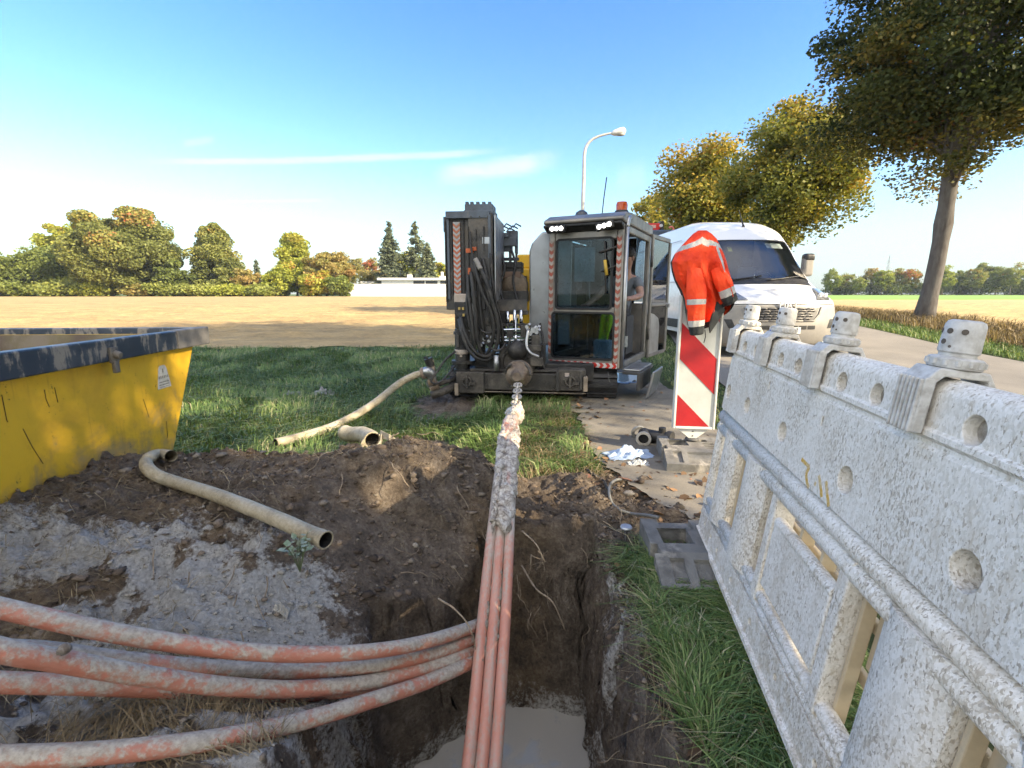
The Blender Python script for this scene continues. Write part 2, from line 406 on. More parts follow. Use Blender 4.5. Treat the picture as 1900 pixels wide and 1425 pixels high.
nt.put(b.inputs['Roughness'], nt.math('MULTIPLY_ADD', sl, -.42, .92)); b.inputs['Specular IOR Level'].default_value = .3
hb = nt.math('ADD', nt.math('MULTIPLY', n2, .5), nt.math('MULTIPLY', nt.noise(co, 140, 5, .7), .5))
nt.put(b.inputs['Normal'], nt.bump(hb, 1.0, .06))
ground = npmesh('ground', np.stack([X2, Y2, Z], -1), F, m, attrs={'slurry': ('POINT', slur), 'soil': ('POINT', S), 'sandy': ('POINT', sandy)}, smooth=True)
tag(ground, kind='structure')

# muddy water standing in the pit
m, nt, b = newmat('pit_water'); co = objco(nt)
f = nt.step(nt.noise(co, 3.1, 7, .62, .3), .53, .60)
nt.put(b.inputs['Base Color'], nt.mix(f, (.47, .445, .395), (.66, .70, .74)))  # pale blue patches put sky reflection into the water colour
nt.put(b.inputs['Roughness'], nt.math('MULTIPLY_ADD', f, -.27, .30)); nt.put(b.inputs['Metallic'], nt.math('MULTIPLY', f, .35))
nt.put(b.inputs['Normal'], nt.bump(nt.noise(co, 26, 5), .25, .01))
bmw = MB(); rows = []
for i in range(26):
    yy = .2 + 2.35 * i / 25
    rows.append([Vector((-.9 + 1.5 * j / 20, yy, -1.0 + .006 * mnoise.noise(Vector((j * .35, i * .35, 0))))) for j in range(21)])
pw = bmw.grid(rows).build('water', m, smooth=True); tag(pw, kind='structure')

def sheet(name, rows, mat, kind='structure', smooth=True):
    mb = MB(); mb.grid(rows); o = mb.build(name, mat, smooth=smooth); tag(o, kind=kind); return o
def strip(name, left, right, mat, n=60, w=8, off=.012, jag=0):
    L = catmull([(*p, 0) for p in left], n // (len(left) - 1)); Rr = catmull([(*p, 0) for p in right], n // (len(right) - 1))
    rows = []
    for a, b_ in zip(L, Rr):
        r = []
        for j in range(w + 1):
            p = a.lerp(b_, j / w)
            if jag: p = p + Vector(((1 if j == 0 else (1 if j == w else .0)) * jag * float(fbm(np.array(p.y * 3.1), np.array(j * 9.7), 4, 71, .7)) * 2, jag * 3 * float(fbm(np.array(p.x * 3.0), np.array(1.3), 4, 72, .6)) * max(0, 1 - (p.y - left[0][1]) / .6), 0))
            r.append(Vector((p.x, p.y, float(H(p.x, p.y, False)) + off)))
        rows.append(r)
    return sheet(name, rows, mat)
# footpath: dusty grey-tan hard surface
m, nt, b = newmat('path_surface'); co = objco(nt)
n1 = nt.noise(co, 1.6, 7, .65, .4); n2 = nt.noise(co, 130, 4, .7)
c = nt.ramp(n1, [(.28, (.10, .088, .072)), (.5, (.22, .20, .165)), (.75, (.34, .30, .24))])
c = nt.mix(nt.math('MULTIPLY', n2, .55), c, (.10, .09, .07), 'MIX')
c = nt.mix(nt.step(nt.voro(nt.mapping(co, scale=(1, .5, 1)), 7), .12, .02), c, (.07, .05, .035))
nt.put(b.inputs['Base Color'], c); b.inputs['Roughness'].default_value = .9
nt.put(b.inputs['Normal'], nt.bump(nt.math('ADD', n1, n2), .5, .012))
strip('path', [(.95, 2.45), (.72, 3.3), (.62, 5), (1.0, 9), (2.2, 16), (4.6, 30)], [(2.0, 2.45), (1.95, 3.3), (1.9, 5), (2.3, 9), (3.6, 16), (6.2, 30)], m, 260, 12, .012, .13)
# asphalt road
m, nt, b = newmat('road_asphalt'); co = objco(nt)
n1 = nt.noise(co, .9, 6, .6); n2 = nt.noise(co, 160, 3, .8)
c = nt.ramp(nt.math('MULTIPLY_ADD', n2, .5, nt.math('MULTIPLY', n1, .5)), [(.3, (.13, .12, .105)), (.7, (.30, .27, .225))])
nt.put(b.inputs['Base Color'], c); b.inputs['Roughness'].default_value = .85
nt.put(b.inputs['Normal'], nt.bump(n2, .35, .008))
ROADR = [(6.4, -6), (7.4, 0), (8.5, 8), (9.4, 13.2), (10.4, 24), (10.8, 44), (9.5, 100)]
strip('road', [(1.0, -6), (1.9, 0), (3.0, 8), (4.0, 13.2), (5.2, 24), (5.6, 44), (4.3, 100)], ROADR, m, 120, 14, .02)
# ploughed field on the left
def field(name, xr, dirs, dmax, y0, y1, st, mat, off, amp, seed):
    d = [0.0]; s_ = st
    while d[-1] < dmax:
        if d[-1] > 17: s_ *= 1.18
        d.append(d[-1] + s_)
    yy = [y0]; s_ = st * .8
    while yy[-1] < y1:
        if yy[-1] > 20: s_ *= 1.06
        yy.append(yy[-1] + s_)
    yy[-1] = y1
    X, Y, F = tgrid(np.array(d), np.array(yy))
    XX = xr(Y) + dirs * X
    fade = 1 - sst(Y, 25, 60)
    Y = Y + (1 - sst(Y, y0, y0 + 3)) * .9 * fbm(XX * .9, Y * 0 + .5, 4, seed + 5, .65)
    Z = H(XX, Y, False) + off * (.4 + .6 * sst(Y, y0, y0 + 2)) + fade * amp * (.12 + .88 * sst(Y, y0 - .3, y0 + 2.5)) * (fbm(XX * 1.2, Y * 2.2, 4, seed, .6) + .35)
    o = npmesh(name, np.stack([XX, Y, Z], -1), F, mat, smooth=True); tag(o, kind='structure'); return o
m, nt, b = newmat('field_soil'); co = objco(nt)
n1 = nt.noise(nt.mapping(co, scale=(1, 2.2, 1)), .9, 8, .7); n2 = nt.noise(nt.mapping(co, scale=(1, 2.5, 1)), 9, 6, .75); n3 = nt.noise(co, .12, 4)
n2 = nt.math('ADD', nt.math('MULTIPLY', n2, .6), nt.math('MULTIPLY', nt.noise(nt.mapping(co, scale=(.12, 3.2, 1), rot=(0, 0, .12)), 1.6, 5, .7), .4))
c = nt.ramp(nt.math('MULTIPLY_ADD', n2, .55, nt.math('MULTIPLY', n1, .45)), [(.34, (.17, .12, .07)), (.5, (.42, .295, .14)), (.66, (.62, .45, .215))])
c = nt.mix(nt.math('MULTIPLY', nt.step(n3, .45, .65), .35), c, (.42, .34, .17))
nt.put(b.inputs['Base Color'], c); b.inputs['Roughness'].default_value = .95; b.inputs['Specular IOR Level'].default_value = .15
nt.put(b.inputs['Normal'], nt.bump(nt.math('ADD', n1, n2), .9, .06))
field('field', lambda y: -.9 + .20 * (y - 9.6), -1, 320, 9.6, 97, .11, m, .02, .17, 61)
# dry grain field and green field on the right
m, nt, b = newmat('stubble'); co = objco(nt)
n1 = nt.noise(nt.mapping(co, scale=(.5, 2.0, 1)), 1.6, 7, .7); n2 = nt.noise(co, 20, 5, .7)
c = nt.ramp(nt.math('MULTIPLY_ADD', n2, .45, nt.math('MULTIPLY', n1, .55)), [(.3, (.28, .20, .08)), (.5, (.46, .33, .14)), (.72, (.60, .45, .20))])
nt.put(b.inputs['Base Color'], c); b.inputs['Roughness'].default_value = .9
nt.put(b.inputs['Normal'], nt.bump(n1, .8, .08))
field('grain_field', lambda y: np.interp(y, [q[1] for q in ROADR], [q[0] for q in ROADR]) + 3.0, 1, 320, 6, 46, .25, m, .03, .22, 62)
m, nt, b = newmat('green_crop'); co = objco(nt)
c = nt.ramp(nt.noise(nt.mapping(co, scale=(.3, 1.5, 1)), .6, 6, .7), [(.3, (.13, .25, .025)), (.7, (.26, .40, .06))])
nt.put(b.inputs['Base Color'], c); b.inputs['Roughness'].default_value = .9
field('green_field', lambda y: np.interp(y, [q[1] for q in ROADR], [q[0] for q in ROADR]) + 4.5, 1, 500, 46, 175, .6, m, .05, .0, 63)
# ------------------------------------------------------------------ vegetation
def leafmat(name, stops, trans=.35, rough=.6):
    m = bpy.data.materials.new(name); m.use_nodes = True; nt = NT(m.node_tree); m.node_tree.nodes.clear()
    out = nt.new('ShaderNodeOutputMaterial'); t = nt.attr('tone')
    c = nt.ramp(t, stops)
    d = nt.new('ShaderNodeBsdfPrincipled'); nt.put(d.inputs['Base Color'], c); d.inputs['Roughness'].default_value = rough; d.inputs['Specular IOR Level'].default_value = .25
    tr = nt.new('ShaderNodeBsdfTranslucent'); nt.put(tr.inputs[0], nt.mix(1.0, c, (1.25, 1.2, .7), 'MULTIPLY'))
    mx = nt.new('ShaderNodeMixShader'); mx.inputs[0].default_value = trans
    nt.l.new(d.outputs[0], mx.inputs[1]); nt.l.new(tr.outputs[0], mx.inputs[2]); nt.l.new(mx.outputs[0], out.inputs[0]); return m
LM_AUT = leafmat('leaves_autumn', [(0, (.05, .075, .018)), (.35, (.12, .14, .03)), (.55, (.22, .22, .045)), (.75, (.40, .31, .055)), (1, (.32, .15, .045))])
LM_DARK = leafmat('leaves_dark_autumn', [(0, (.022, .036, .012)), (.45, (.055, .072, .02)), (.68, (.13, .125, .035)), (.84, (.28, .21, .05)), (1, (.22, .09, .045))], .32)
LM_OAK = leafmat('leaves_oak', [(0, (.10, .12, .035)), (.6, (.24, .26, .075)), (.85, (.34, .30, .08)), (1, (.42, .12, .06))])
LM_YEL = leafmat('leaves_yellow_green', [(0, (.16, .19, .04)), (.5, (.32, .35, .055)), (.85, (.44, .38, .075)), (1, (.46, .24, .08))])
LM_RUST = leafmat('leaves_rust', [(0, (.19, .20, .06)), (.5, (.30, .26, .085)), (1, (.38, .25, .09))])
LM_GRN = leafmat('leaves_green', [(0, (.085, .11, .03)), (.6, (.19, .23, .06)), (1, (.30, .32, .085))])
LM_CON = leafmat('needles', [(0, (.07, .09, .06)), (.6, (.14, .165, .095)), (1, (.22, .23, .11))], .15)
BARK = pm('bark', (.115, .095, .075), .95, col2=(.05, .042, .034), nscale=14, bump=.9, bscale=40, stretch=(1, 1, .25))
BARKG = pm('bark_grey', (.115, .108, .10), .95, col2=(.07, .06, .055), nscale=10, bump=.9, bscale=30, stretch=(1, 1, .3))

def leafquads(Cn, size, rng, flat=.5):
    n = len(Cn)
    a = rng.normal(size=(n, 3)); a[:, 2] *= flat; a /= np.linalg.norm(a, axis=1)[:, None]
    b_ = rng.normal(size=(n, 3)); b_ -= a * (a * b_).sum(1)[:, None]; b_ /= np.linalg.norm(b_, axis=1)[:, None]
    s_ = size * rng.uniform(.6, 1.25, n)[:, None]
    V = np.stack([Cn - a * s_ * .5, Cn + b_ * s_ * .36, Cn + a * s_ * .55, Cn - b_ * s_ * .36], 1).reshape(-1, 3)
    return V, np.arange(n * 4).reshape(n, 4)
def crown(rng, cz, rx, rz, nclump, nleaf, csz, lsz, tone0, tvar, shape='round', offs=(0, 0)):
    d = rng.normal(size=(nclump, 3)); d /= np.linalg.norm(d, axis=1)[:, None]
    r = rng.uniform(.18, 1, nclump) ** .42
    P = d * r[:, None]
    if shape == 'flatbottom': P[:, 2] = np.where(P[:, 2] < 0, P[:, 2] * .8, P[:, 2])
    if shape == 'pyramid':
        zz = rng.uniform(-1, 1, nclump); rr = (1 - (zz + 1) / 2) ** .75 * .95 + .10; an = rng.uniform(0, 6.283, nclump); q = rng.uniform(.2, 1, nclump) ** .4
        P = np.stack([np.cos(an) * rr * q, np.sin(an) * rr * q, zz], 1)
    wob = 1 + .22 * np.sin(d[:, 0] * 5 + rng.uniform(0, 6)) * np.cos(d[:, 2] * 4 + d[:, 1] * 3)
    Pc = P * wob[:, None] * np.array([rx, rx, rz]) + np.array([offs[0], offs[1], cz])
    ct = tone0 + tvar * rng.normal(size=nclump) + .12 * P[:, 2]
    idx = rng.integers(0, nclump, nleaf)
    sc = csz * rng.uniform(.5, 1.3, nclump)
    gz = rng.normal(size=(nleaf, 3)); gz *= np.minimum(1, 2.05 / np.maximum(.01, np.linalg.norm(gz, axis=1)))[:, None]
    L = Pc[idx] + gz * 1.15 * sc[idx][:, None] * np.array([1, 1, .62])
    V, F = leafquads(L, lsz, rng)
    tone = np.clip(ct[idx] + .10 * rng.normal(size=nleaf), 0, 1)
    return V, F, tone, Pc
def trunkmesh(h, r0, r1, lean, rng, Pc=None, nb=10, knob=0.0, flare=1.35):
    mb = MB(); pts = []; rs = []
    for i in range(15):
        f = i / 14
        pts.append(Vector((lean[0] * f * h + .05 * h * .2 * math.sin(f * 6), lean[1] * f * h, f * h)))
        k = r0 + (r1 - r0) * f
        k *= 1 + (flare - 1) * max(0, 1 - f * 7) + knob * (math.exp(-((f - .42) / .03) ** 2) + .6 * math.exp(-((f - .55) / .04) ** 2))
        rs.append(k)
    mb.tube(pts, rs, 14)
    if Pc is not None:
        for q in rng.choice(len(Pc), nb, replace=False):
            f = rng.uniform(.55, 1.0); st = Vector((lean[0] * f * h, lean[1] * f * h, f * h)); en = Vector(Pc[q])
            if en.z < st.z - .2: st = Vector((lean[0] * .55 * h, lean[1] * .55 * h, .55 * h))
            mid = st.lerp(en, .5) + Vector((0, 0, .25))
            p_ = catmull([st, mid, en], 4); rr = r1 * rng.uniform(.35, .6)
            mb.tube(p_, [rr * (1 - .85 * i / (len(p_) - 1)) for i in range(len(p_))], 6)
    return mb
def tree(name, label, cat, x, y, h, cz, rx, rz, seed, mat, nclump=70, nleaf=6000, csz=.5, lsz=.16, tone=.4, tvar=.13, shape='round', tr=.2, bark=None, group=None, lean=(0, 0), nb=12, knob=0, th=None, zoff=0, tr1=None):
    rng = np.random.default_rng(seed)
    root = thing(name, label, cat, (x, y, Hs(x, y) - .05 + zoff), 0, group)
    th = th or cz
    V, F, tn, Pc = crown(rng, cz, rx, rz, nclump, nleaf, csz, lsz, tone, tvar, shape, (lean[0] * th, lean[1] * th))
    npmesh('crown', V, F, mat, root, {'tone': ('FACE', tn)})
    trunkmesh(th, tr, tr1 or tr * .5, lean, rng, Pc, nb, knob).build('trunk', bark or BARK, root, smooth=True)
    return root
def conifer(name, label, x, y, h, rw, seed, group=None, dens=1.0, tone=.4):
    rng = np.random.default_rng(seed); root = thing(name, label, 'tree', (x, y, Hs(x, y) - .05), 0, group)
    Cs = []; nb = int(170 * dens)
    for i in range(nb):
        f = rng.uniform(.08, 1) ** .9; z = f * h; L = rw * (1 - f) ** .8 * rng.uniform(.55, 1.15) + .1; an = rng.uniform(0, 6.283)
        k = max(5, int(L * 24)); s_ = rng.uniform(.1, 1, k)
        p = np.stack([np.cos(an) * L * s_, np.sin(an) * L * s_, z - .22 * L * s_ ** 1.5 + .1 * L * s_ ** 3], 1) + rng.normal(size=(k, 3)) * .16
        Cs.append(p)
    Cn = np.concatenate(Cs); V, F = leafquads(Cn, .5, rng, .35)
    npmesh('crown', V, F, LM_CON, root, {'tone': ('FACE', np.clip(tone + .2 * rng.normal(size=len(F)), 0, 1))})
    MB().tube([(0, 0, 0), (0, 0, h * .5), (0, 0, h * .99)], [.22, .13, .02], 8).build('trunk', BARK, root, smooth=True)
    return root
# roadside avenue, right
G_AV = 'trees of the avenue along the road'
p1 = WY(1712, 592, 14.0)
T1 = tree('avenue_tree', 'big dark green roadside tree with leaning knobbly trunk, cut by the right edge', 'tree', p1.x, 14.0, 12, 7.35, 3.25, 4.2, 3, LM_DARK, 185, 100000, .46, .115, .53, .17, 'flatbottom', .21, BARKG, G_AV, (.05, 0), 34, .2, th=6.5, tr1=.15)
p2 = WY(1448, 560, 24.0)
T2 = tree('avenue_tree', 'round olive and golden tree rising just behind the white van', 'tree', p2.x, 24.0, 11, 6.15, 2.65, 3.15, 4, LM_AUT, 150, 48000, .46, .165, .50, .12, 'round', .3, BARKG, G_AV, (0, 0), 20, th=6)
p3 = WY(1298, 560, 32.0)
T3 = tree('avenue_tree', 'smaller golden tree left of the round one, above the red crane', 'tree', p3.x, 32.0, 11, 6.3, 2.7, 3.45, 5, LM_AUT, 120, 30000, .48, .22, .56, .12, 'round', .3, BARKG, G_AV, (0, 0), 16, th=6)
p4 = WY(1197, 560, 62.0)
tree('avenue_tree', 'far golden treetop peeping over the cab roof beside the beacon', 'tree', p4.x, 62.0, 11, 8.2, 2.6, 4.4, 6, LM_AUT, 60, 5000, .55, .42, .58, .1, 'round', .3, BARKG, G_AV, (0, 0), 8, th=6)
# the same avenue goes on behind the camera and throws the shade over the site
for (x_, y_, rz_) in ((10.0, 2.3, 1.0), (8.5, -5.6, 2.2), (7.0, -15.5, 4.0), (4.6, -24, 5.0)):
    t_ = dup(T1, (x_, y_, Hs(x_, y_) - .05), rz_, 'avenue tree beyond the right edge that shades the site', (1.06, 1.06, 1.0))
    t_['group'] = 'avenue trees beyond the right edge'

# tree line beyond the field, left
def bgt(px, ytop, wpx, Y, kind, label, seed, mat=None, tone=.4, tvar=.16, shape='round', name='background_tree', dens=1.0, group='trees beyond the ploughed field', zb=.3):
    k = Y / FPX; x = WY(px, 548, Y).x; top = WY(px, ytop, Y).z; zg = Hs(x, Y); h = top - zg; rx = wpx * k / 2
    if kind == 'con': return conifer(name, label, x, Y, h, rx, seed, group, dens, tone)
    cz = h * (.5 + zb / 2); rz = h * (.5 - zb / 2) * .92
    n = int(max(1500, 26 * wpx * (548 - ytop) ** .9 * .17) * dens)
    return tree(name, label, 'tree' if h > 4 else 'bush', x, Y, h, cz, rx * .86, rz, seed, mat, int(40 + wpx * .5), n, max(.28, rx * .13), .5, tone, tvar, shape, max(.12, h * .018), BARK, group, (0, 0), 6, th=cz)
L = bgt
L(28, 474, 130, 100, 'd', 'low dark green tree at the far left edge of the tree line', 20, LM_GRN, .45, zb=.1)
L(112, 456, 120, 101, 'd', 'dark green spreading tree left of the big oak', 21, LM_GRN, .35, zb=.12)
L(132, 410, 78, 116, 'd', 'bright yellow green tree peeping out behind the big oak', 22, LM_YEL, .45)
L(240, 388, 168, 98, 'd', 'biggest rounded oak with red flecks in its olive crown', 23, LM_OAK, .42, .22, zb=.06, dens=2.2)
L(326, 486, 62, 97, 'd', 'low round dark pine right of the big oak', 24, LM_GRN, .2, zb=.05)
L(296, 452, 40, 103, 'd', 'rust tipped tree leaning out right of the big oak', 25, LM_RUST, .5)
L(404, 424, 108, 104, 'd', 'broad pyramid shaped olive tree standing alone', 26, LM_OAK, .5, .12, 'pyramid', zb=.05, dens=1.7)
L(458, 500, 48, 101, 'd', 'orange tinted bush beside the brick bungalow', 27, LM_RUST, .6, zb=.05)
L(481, 482, 22, 135, 'con', 'tiny grey green conifer far behind the bungalow', 28)
L(552, 441, 92, 104, 'd', 'tall yellow green tree left of the rust coloured one', 29, LM_YEL, .42, .2, 'pyramid', zb=.06, dens=1.6)
L(606, 470, 92, 101, 'd', 'rust coloured round tree left of the white wall', 30, LM_RUST, .45, .25, zb=.06, dens=1.5)
L(520, 500, 60, 99, 'd', 'olive bush below the yellow green tree', 31, LM_YEL, .3, zb=.02)
L(588, 505, 66, 97, 'd', 'mixed green and rust bush at the field edge', 32, LM_YEL, .5, .25, zb=.02)
L(632, 512, 50, 96, 'd', 'dark green shrub against the left end of the white wall', 33, LM_GRN, .5, zb=.02)
L(660, 476, 40, 150, 'd', 'thin pale brown tree behind the white wall', 34, LM_RUST, .3, dens=.5)
L(690, 482, 50, 160, 'd', 'pale olive treetop far behind the white wall', 35, LM_OAK, .8, dens=.6)
L(727, 412, 72, 112, 'con', 'slim blue green spruce left of the ragged spruce', 36, dens=1.5)
L(774, 410, 84, 115, 'con', 'ragged tall spruce with drooping arms behind the bungalow', 37, dens=.8, tone=.6)
L(795, 452, 62, 108, 'con', 'shorter dense fir in front of the ragged spruce', 38, dens=1.4, tone=.5)
L(758, 466, 62, 118, 'd', 'yellow green broadleaf between the two spruces', 39, LM_YEL, .35)
L(818, 486, 44, 120, 'd', 'yellow treetop touching the drilling rig mast', 40, LM_YEL, .6)
L(700, 502, 70, 125, 'd', 'rust and olive bush showing over the white wall', 41, LM_RUST, .5, zb=.05)
for i, (px, yt, w, mt, tn, lb) in enumerate([(25, 524, 90, LM_GRN, .6, 'low green hedge at the field edge, leftmost'), (118, 520, 100, LM_GRN, .8, 'pale green hedge clump below the dark spreading tree'),
        (190, 523, 80, LM_YEL, .3, 'weedy bush below the big oak'), (262, 528, 60, LM_RUST, .4, 'dry brown bush under the right side of the big oak'), (318, 524, 80, LM_GRN, .7, 'clipped green hedge right of the big oak'),
        (375, 530, 70, LM_GRN, .9, 'grassy green bush before the pyramid tree'), (430, 530, 80, LM_YEL, .3, 'long low hedge in front of the brick bungalow'), (488, 528, 60, LM_GRN, .8, 'square trimmed hedge right of the brick bungalow')]):
    L(px, yt, w, 96, 'd', lb, 60 + i, mt, tn, .12, zb=.0, name='hedge_bush', group='hedge bushes along the field edge')
# tree line on the right, behind the green field
for i, (px, yt, w, mt, tn, lb) in enumerate([(1540, 500, 34, LM_GRN, .6, 'pale green far tree touching the van mirror'), (1566, 508, 36, LM_OAK, .5, 'low olive far tree right of the van'), (1592, 513, 28, LM_GRN, .8, 'smallest far tree between van and orange tree'),
        (1613, 497, 42, LM_RUST, .6, 'orange far tree right of the van'), (1634, 498, 36, LM_YEL, .2, 'yellow green far tree just right of the orange one'), (1660, 500, 34, LM_OAK, .6, 'olive far tree left of the leaning trunk'),
        (1688, 499, 36, LM_OAK, .8, 'pale olive far tree touching the leaning trunk'), (1746, 493, 40, LM_YEL, .3, 'bright far tree just right of the leaning trunk'), (1774, 503, 36, LM_GRN, .4, 'dull green far tree, second right of the trunk'),
        (1800, 494, 38, LM_OAK, .6, 'olive far tree, third right of the trunk'), (1818, 487, 40, LM_OAK, .3, 'tallest far tree on the right'), (1846, 496, 38, LM_GRN, .6, 'green far tree right of the tallest one'),
        (1872, 491, 38, LM_OAK, .5, 'olive far tree near the right edge'), (1897, 494, 40, LM_GRN, .5, 'far tree cut by the right edge')]):
    L(px, yt, w, 176 + (i * 7) % 12, 'd', lb, 90 + i, mt, tn, .12, zb=.22, name='far_tree', dens=.9, group='far trees beyond the green field')
for i, (px, w) in enumerate([(1560, 70), (1640, 90), (1720, 90), (1800, 90), (1880, 90)]):
    L(px, 524, w, 186, 'd', 'dark low hedge under the far trees, %s along the green field' % ['first right of the van', 'below the orange tree', 'behind the leaning trunk', 'below the tallest far tree', 'at the right edge'][i], 120 + i, LM_GRN, .05, .1, zb=0, name='hedge_bush', group='far hedges beyond the green field')

# ------------------------------------------------------------------ grass, stubble, litter
GR_MAT = leafmat('grass_blades', [(0, (.058, .10, .028)), (.4, (.13, .215, .062)), (.68, (.235, .315, .11)), (.84, (.37, .37, .19)), (1, (.52, .47, .31))], .25, .5)
DRY_MAT = leafmat('dry_grass', [(0, (.12, .09, .05)), (.5, (.30, .23, .13)), (1, (.52, .42, .26))], .25, .7)
def blades(name, label, P, h0, h1, w, bend, tone, tvar, mat, seed, cat='grass', clump=0):
    rng = np.random.default_rng(seed); n = len(P)
    h = rng.uniform(h0, h1, n); an = rng.uniform(0, 6.283, n)
    if clump: an = vn(P[:, 0] * clump, P[:, 1] * clump, seed) * 9 + rng.normal(size=n) * .6
    d = np.stack([np.cos(an), np.sin(an), np.zeros(n)], 1); sd = np.stack([-d[:, 1], d[:, 0], np.zeros(n)], 1)
    bd = (bend * rng.uniform(.3, 1.4, n) * h)[:, None]; ww = (w * rng.uniform(.6, 1.3, n))[:, None]; up = np.array([0, 0, 1.0])
    B = P; M1 = P + d * bd * .30 + up * (h * .58)[:, None]; T = P + d * bd + up * (h * np.clip(1 - .35 * bend, .25, 1))[:, None]
    V = np.stack([B - sd * ww, B + sd * ww, M1 + sd * ww * .8, M1 - sd * ww * .8, T + sd * ww * .12, T - sd * ww * .12], 1).reshape(-1, 3)
    i = np.arange(n)[:, None] * 6
    F = np.concatenate([i + np.array([[0, 1, 2, 3]]), i + np.array([[3, 2, 4, 5]])], 0)
    tn = np.clip(tone + tvar * rng.normal(size=n) + .25 * fbm(P[:, 0] * 1.6, P[:, 1] * 1.6, 3, seed), 0, 1)
    o = npmesh(name, V, F, mat, None, {'tone': ('FACE', np.concatenate([tn, tn]))})
    return tag(o, label, cat, kind='stuff')
def scatter(n, x0, x1, y0, y1, seed, keep=None, sink=.01):
    rng = np.random.default_rng(seed); x = rng.uniform(x0, x1, n); y = rng.uniform(y0, y1, n)
    k = np.ones(n, bool) if keep is None else keep(x, y, rng)
    x, y = x[k], y[k]; return np.stack([x, y, H(x, y) - sink], 1)
nopath = lambda x, y: (x < np.interp(y, [3.3, 5, 9], [.66, .60, .95])) | (x > np.interp(y, [3.3, 5, 9], [1.98, 1.93, 2.3]))
kp = lambda x, y, r: (soilmask(x, y) + .5 * fbm(x * 2, y * 2, 3, 88) < .42) & nopath(x, y) & (y < 9.7 + .4 * fbm(x * .7, y * 0, 2, 5)) & (x < 3) & (r.uniform(size=len(x)) < 1.25 - y * .07)
P = scatter(100000, -7.5, .9, 3.0, 9.9, 1, kp)
blades('grass', 'lush dark green mown grass between skip and drilling rig', P, .05, .16, .0040, 1.1, .46, .22, GR_MAT, 2, clump=1.6)
P = scatter(26000, .40, 1.25, .75, 2.15, 3, lambda x, y, r: (soilmask(x, y) + .5 * fbm(x * 3, y * 3, 3, 87) < .5) & (fbm(x * 4.5, y * 4.5, 3, 86) > -.06) & (x < np.interp(y, [0, 2.1], [1.2, 1.2])))
blades('grass', 'long green grass tufts at the foot of the white barrier', P, .05, .16, .0022, 1.35, .46, .26, GR_MAT, 4, clump=6)
P = scatter(1100, .44, 1.1, .8, 1.9, 5, None)
blades('dry_grass', 'dry straw among the grass beside the barrier', P, .04, .12, .0013, 1.8, .45, .25, DRY_MAT, 6)
P = scatter(22000, 1.95, 4.2, 3.0, 16, 7, lambda x, y, r: (x > np.interp(y, [3, 5, 9, 16], [1.98, 1.95, 2.35, 3.65])) & (x < np.interp(y, [0, 8, 13], [1.85, 2.95, 3.95])))
blades('grass', 'short worn grass verge between path and road', P, .03, .10, .004, 1.0, .62, .2, GR_MAT, 8)
xr_ = lambda y: np.interp(y, [q[1] for q in ROADR], [q[0] for q in ROADR])
rng_ = np.random.default_rng(9); yv = rng_.uniform(4, 34, 16000); xv = xr_(yv) + .15 + 1.1 * rng_.uniform(0, 1, 16000)
P = np.stack([xv, yv, H(xv, yv, False)], 1)
blades('grass', 'green grass edge on the far side of the road', P, .06, .2, .008, .9, .5, .2, GR_MAT, 10)
yv = rng_.uniform(5, 34, 22000); xv = xr_(yv) + 1.0 + 2.6 * rng_.uniform(0, 1, 22000) ** .8
P = np.stack([xv, yv, H(xv, yv, False)], 1)
blades('dry_grass', 'tall dry brown grass around the avenue trunks', P, .14, .48, .009, .8, .26, .28, DRY_MAT, 11)
P = scatter(2600, .0, .75, 3.0, 5.2, 12, lambda x, y, r: nopath(x, y) & (soilmask(x, y) < .6))
blades('dry_grass', 'yellowed flattened grass right of the pipe bundle', P, .04, .13, .0028, 1.6, .6, .2, DRY_MAT, 13, clump=2)
P = scatter(7000, -2.6, -.3, .85, 3.0, 14, lambda x, y, r: (fbm(x * 2.2, y * 2.2, 3, 19) > .03) & (pitmask(x, y) < .2))
blades('dry_grass', 'loose straw and roots lying on the muddy heap', P, .012, .055, .0013, 4.2, .5, .28, DRY_MAT, 15)
P = scatter(1600, -1.3, -.62, 1.0, 1.42, 16, lambda x, y, r: fbm(x * 3, y * 3, 3, 29) > -.05)
blades('dry_grass', 'bundle of dry stalks lying under the orange pipes', P, .02, .07, .0013, 4.5, .4, .2, DRY_MAT, 17, clump=.6)
# soil clods and pebbles
def clods(name, label, P, smin, smax, mat, seed, cat, sf=None):
    rng = np.random.default_rng(seed); bm = bmesh.new(); bmesh.ops.create_icosphere(bm, subdivisions=1, radius=1)
    bv = np.array([v.co for v in bm.verts]); bf = np.array([[v.index for v in f.verts] for f in bm.faces]); bm.free()
    n = len(P); s_ = smin + (smax - smin) * rng.uniform(0, 1, n) ** 3
    V = bv[None] * (1 + .38 * rng.normal(size=(n, len(bv), 1)) * .7) * s_[:, None, None] * np.stack([rng.uniform(.7, 1.3, n), rng.uniform(.7, 1.3, n), rng.uniform(.25, .7, n)], 1)[:, None, :] + P[:, None, :]
    F = (bf[None] + (np.arange(n) * len(bv))[:, None, None]).reshape(-1, 3)
    o = npmesh(name, V.reshape(-1, 3), F, mat, None, {'tone': ('FACE', np.repeat(np.clip(rng.uniform(0, .93, n) + (0 if sf is None else .8 * sf(P[:, 0], P[:, 1])) * (rng.uniform(size=n) < .8), 0, 1), len(bf)))}); return tag(o, label, cat, kind='stuff')
CLOD = leafmat('clod_soil', [(0, (.045, .033, .024)), (.7, (.17, .13, .095)), (.96, (.22, .19, .15)), (1, (.30, .28, .24))], 0.0, .95)
P = scatter(11000, -3.0, .1, .8, 3.5, 21, lambda x, y, r: (soilmask(x, y) > .5) & (pitmask(x, y) < .3), .0)
clods('soil_clods', 'crumbs and clods of earth on the muddy heap', P, .0025, .014, CLOD, 22, 'clods', slurf)
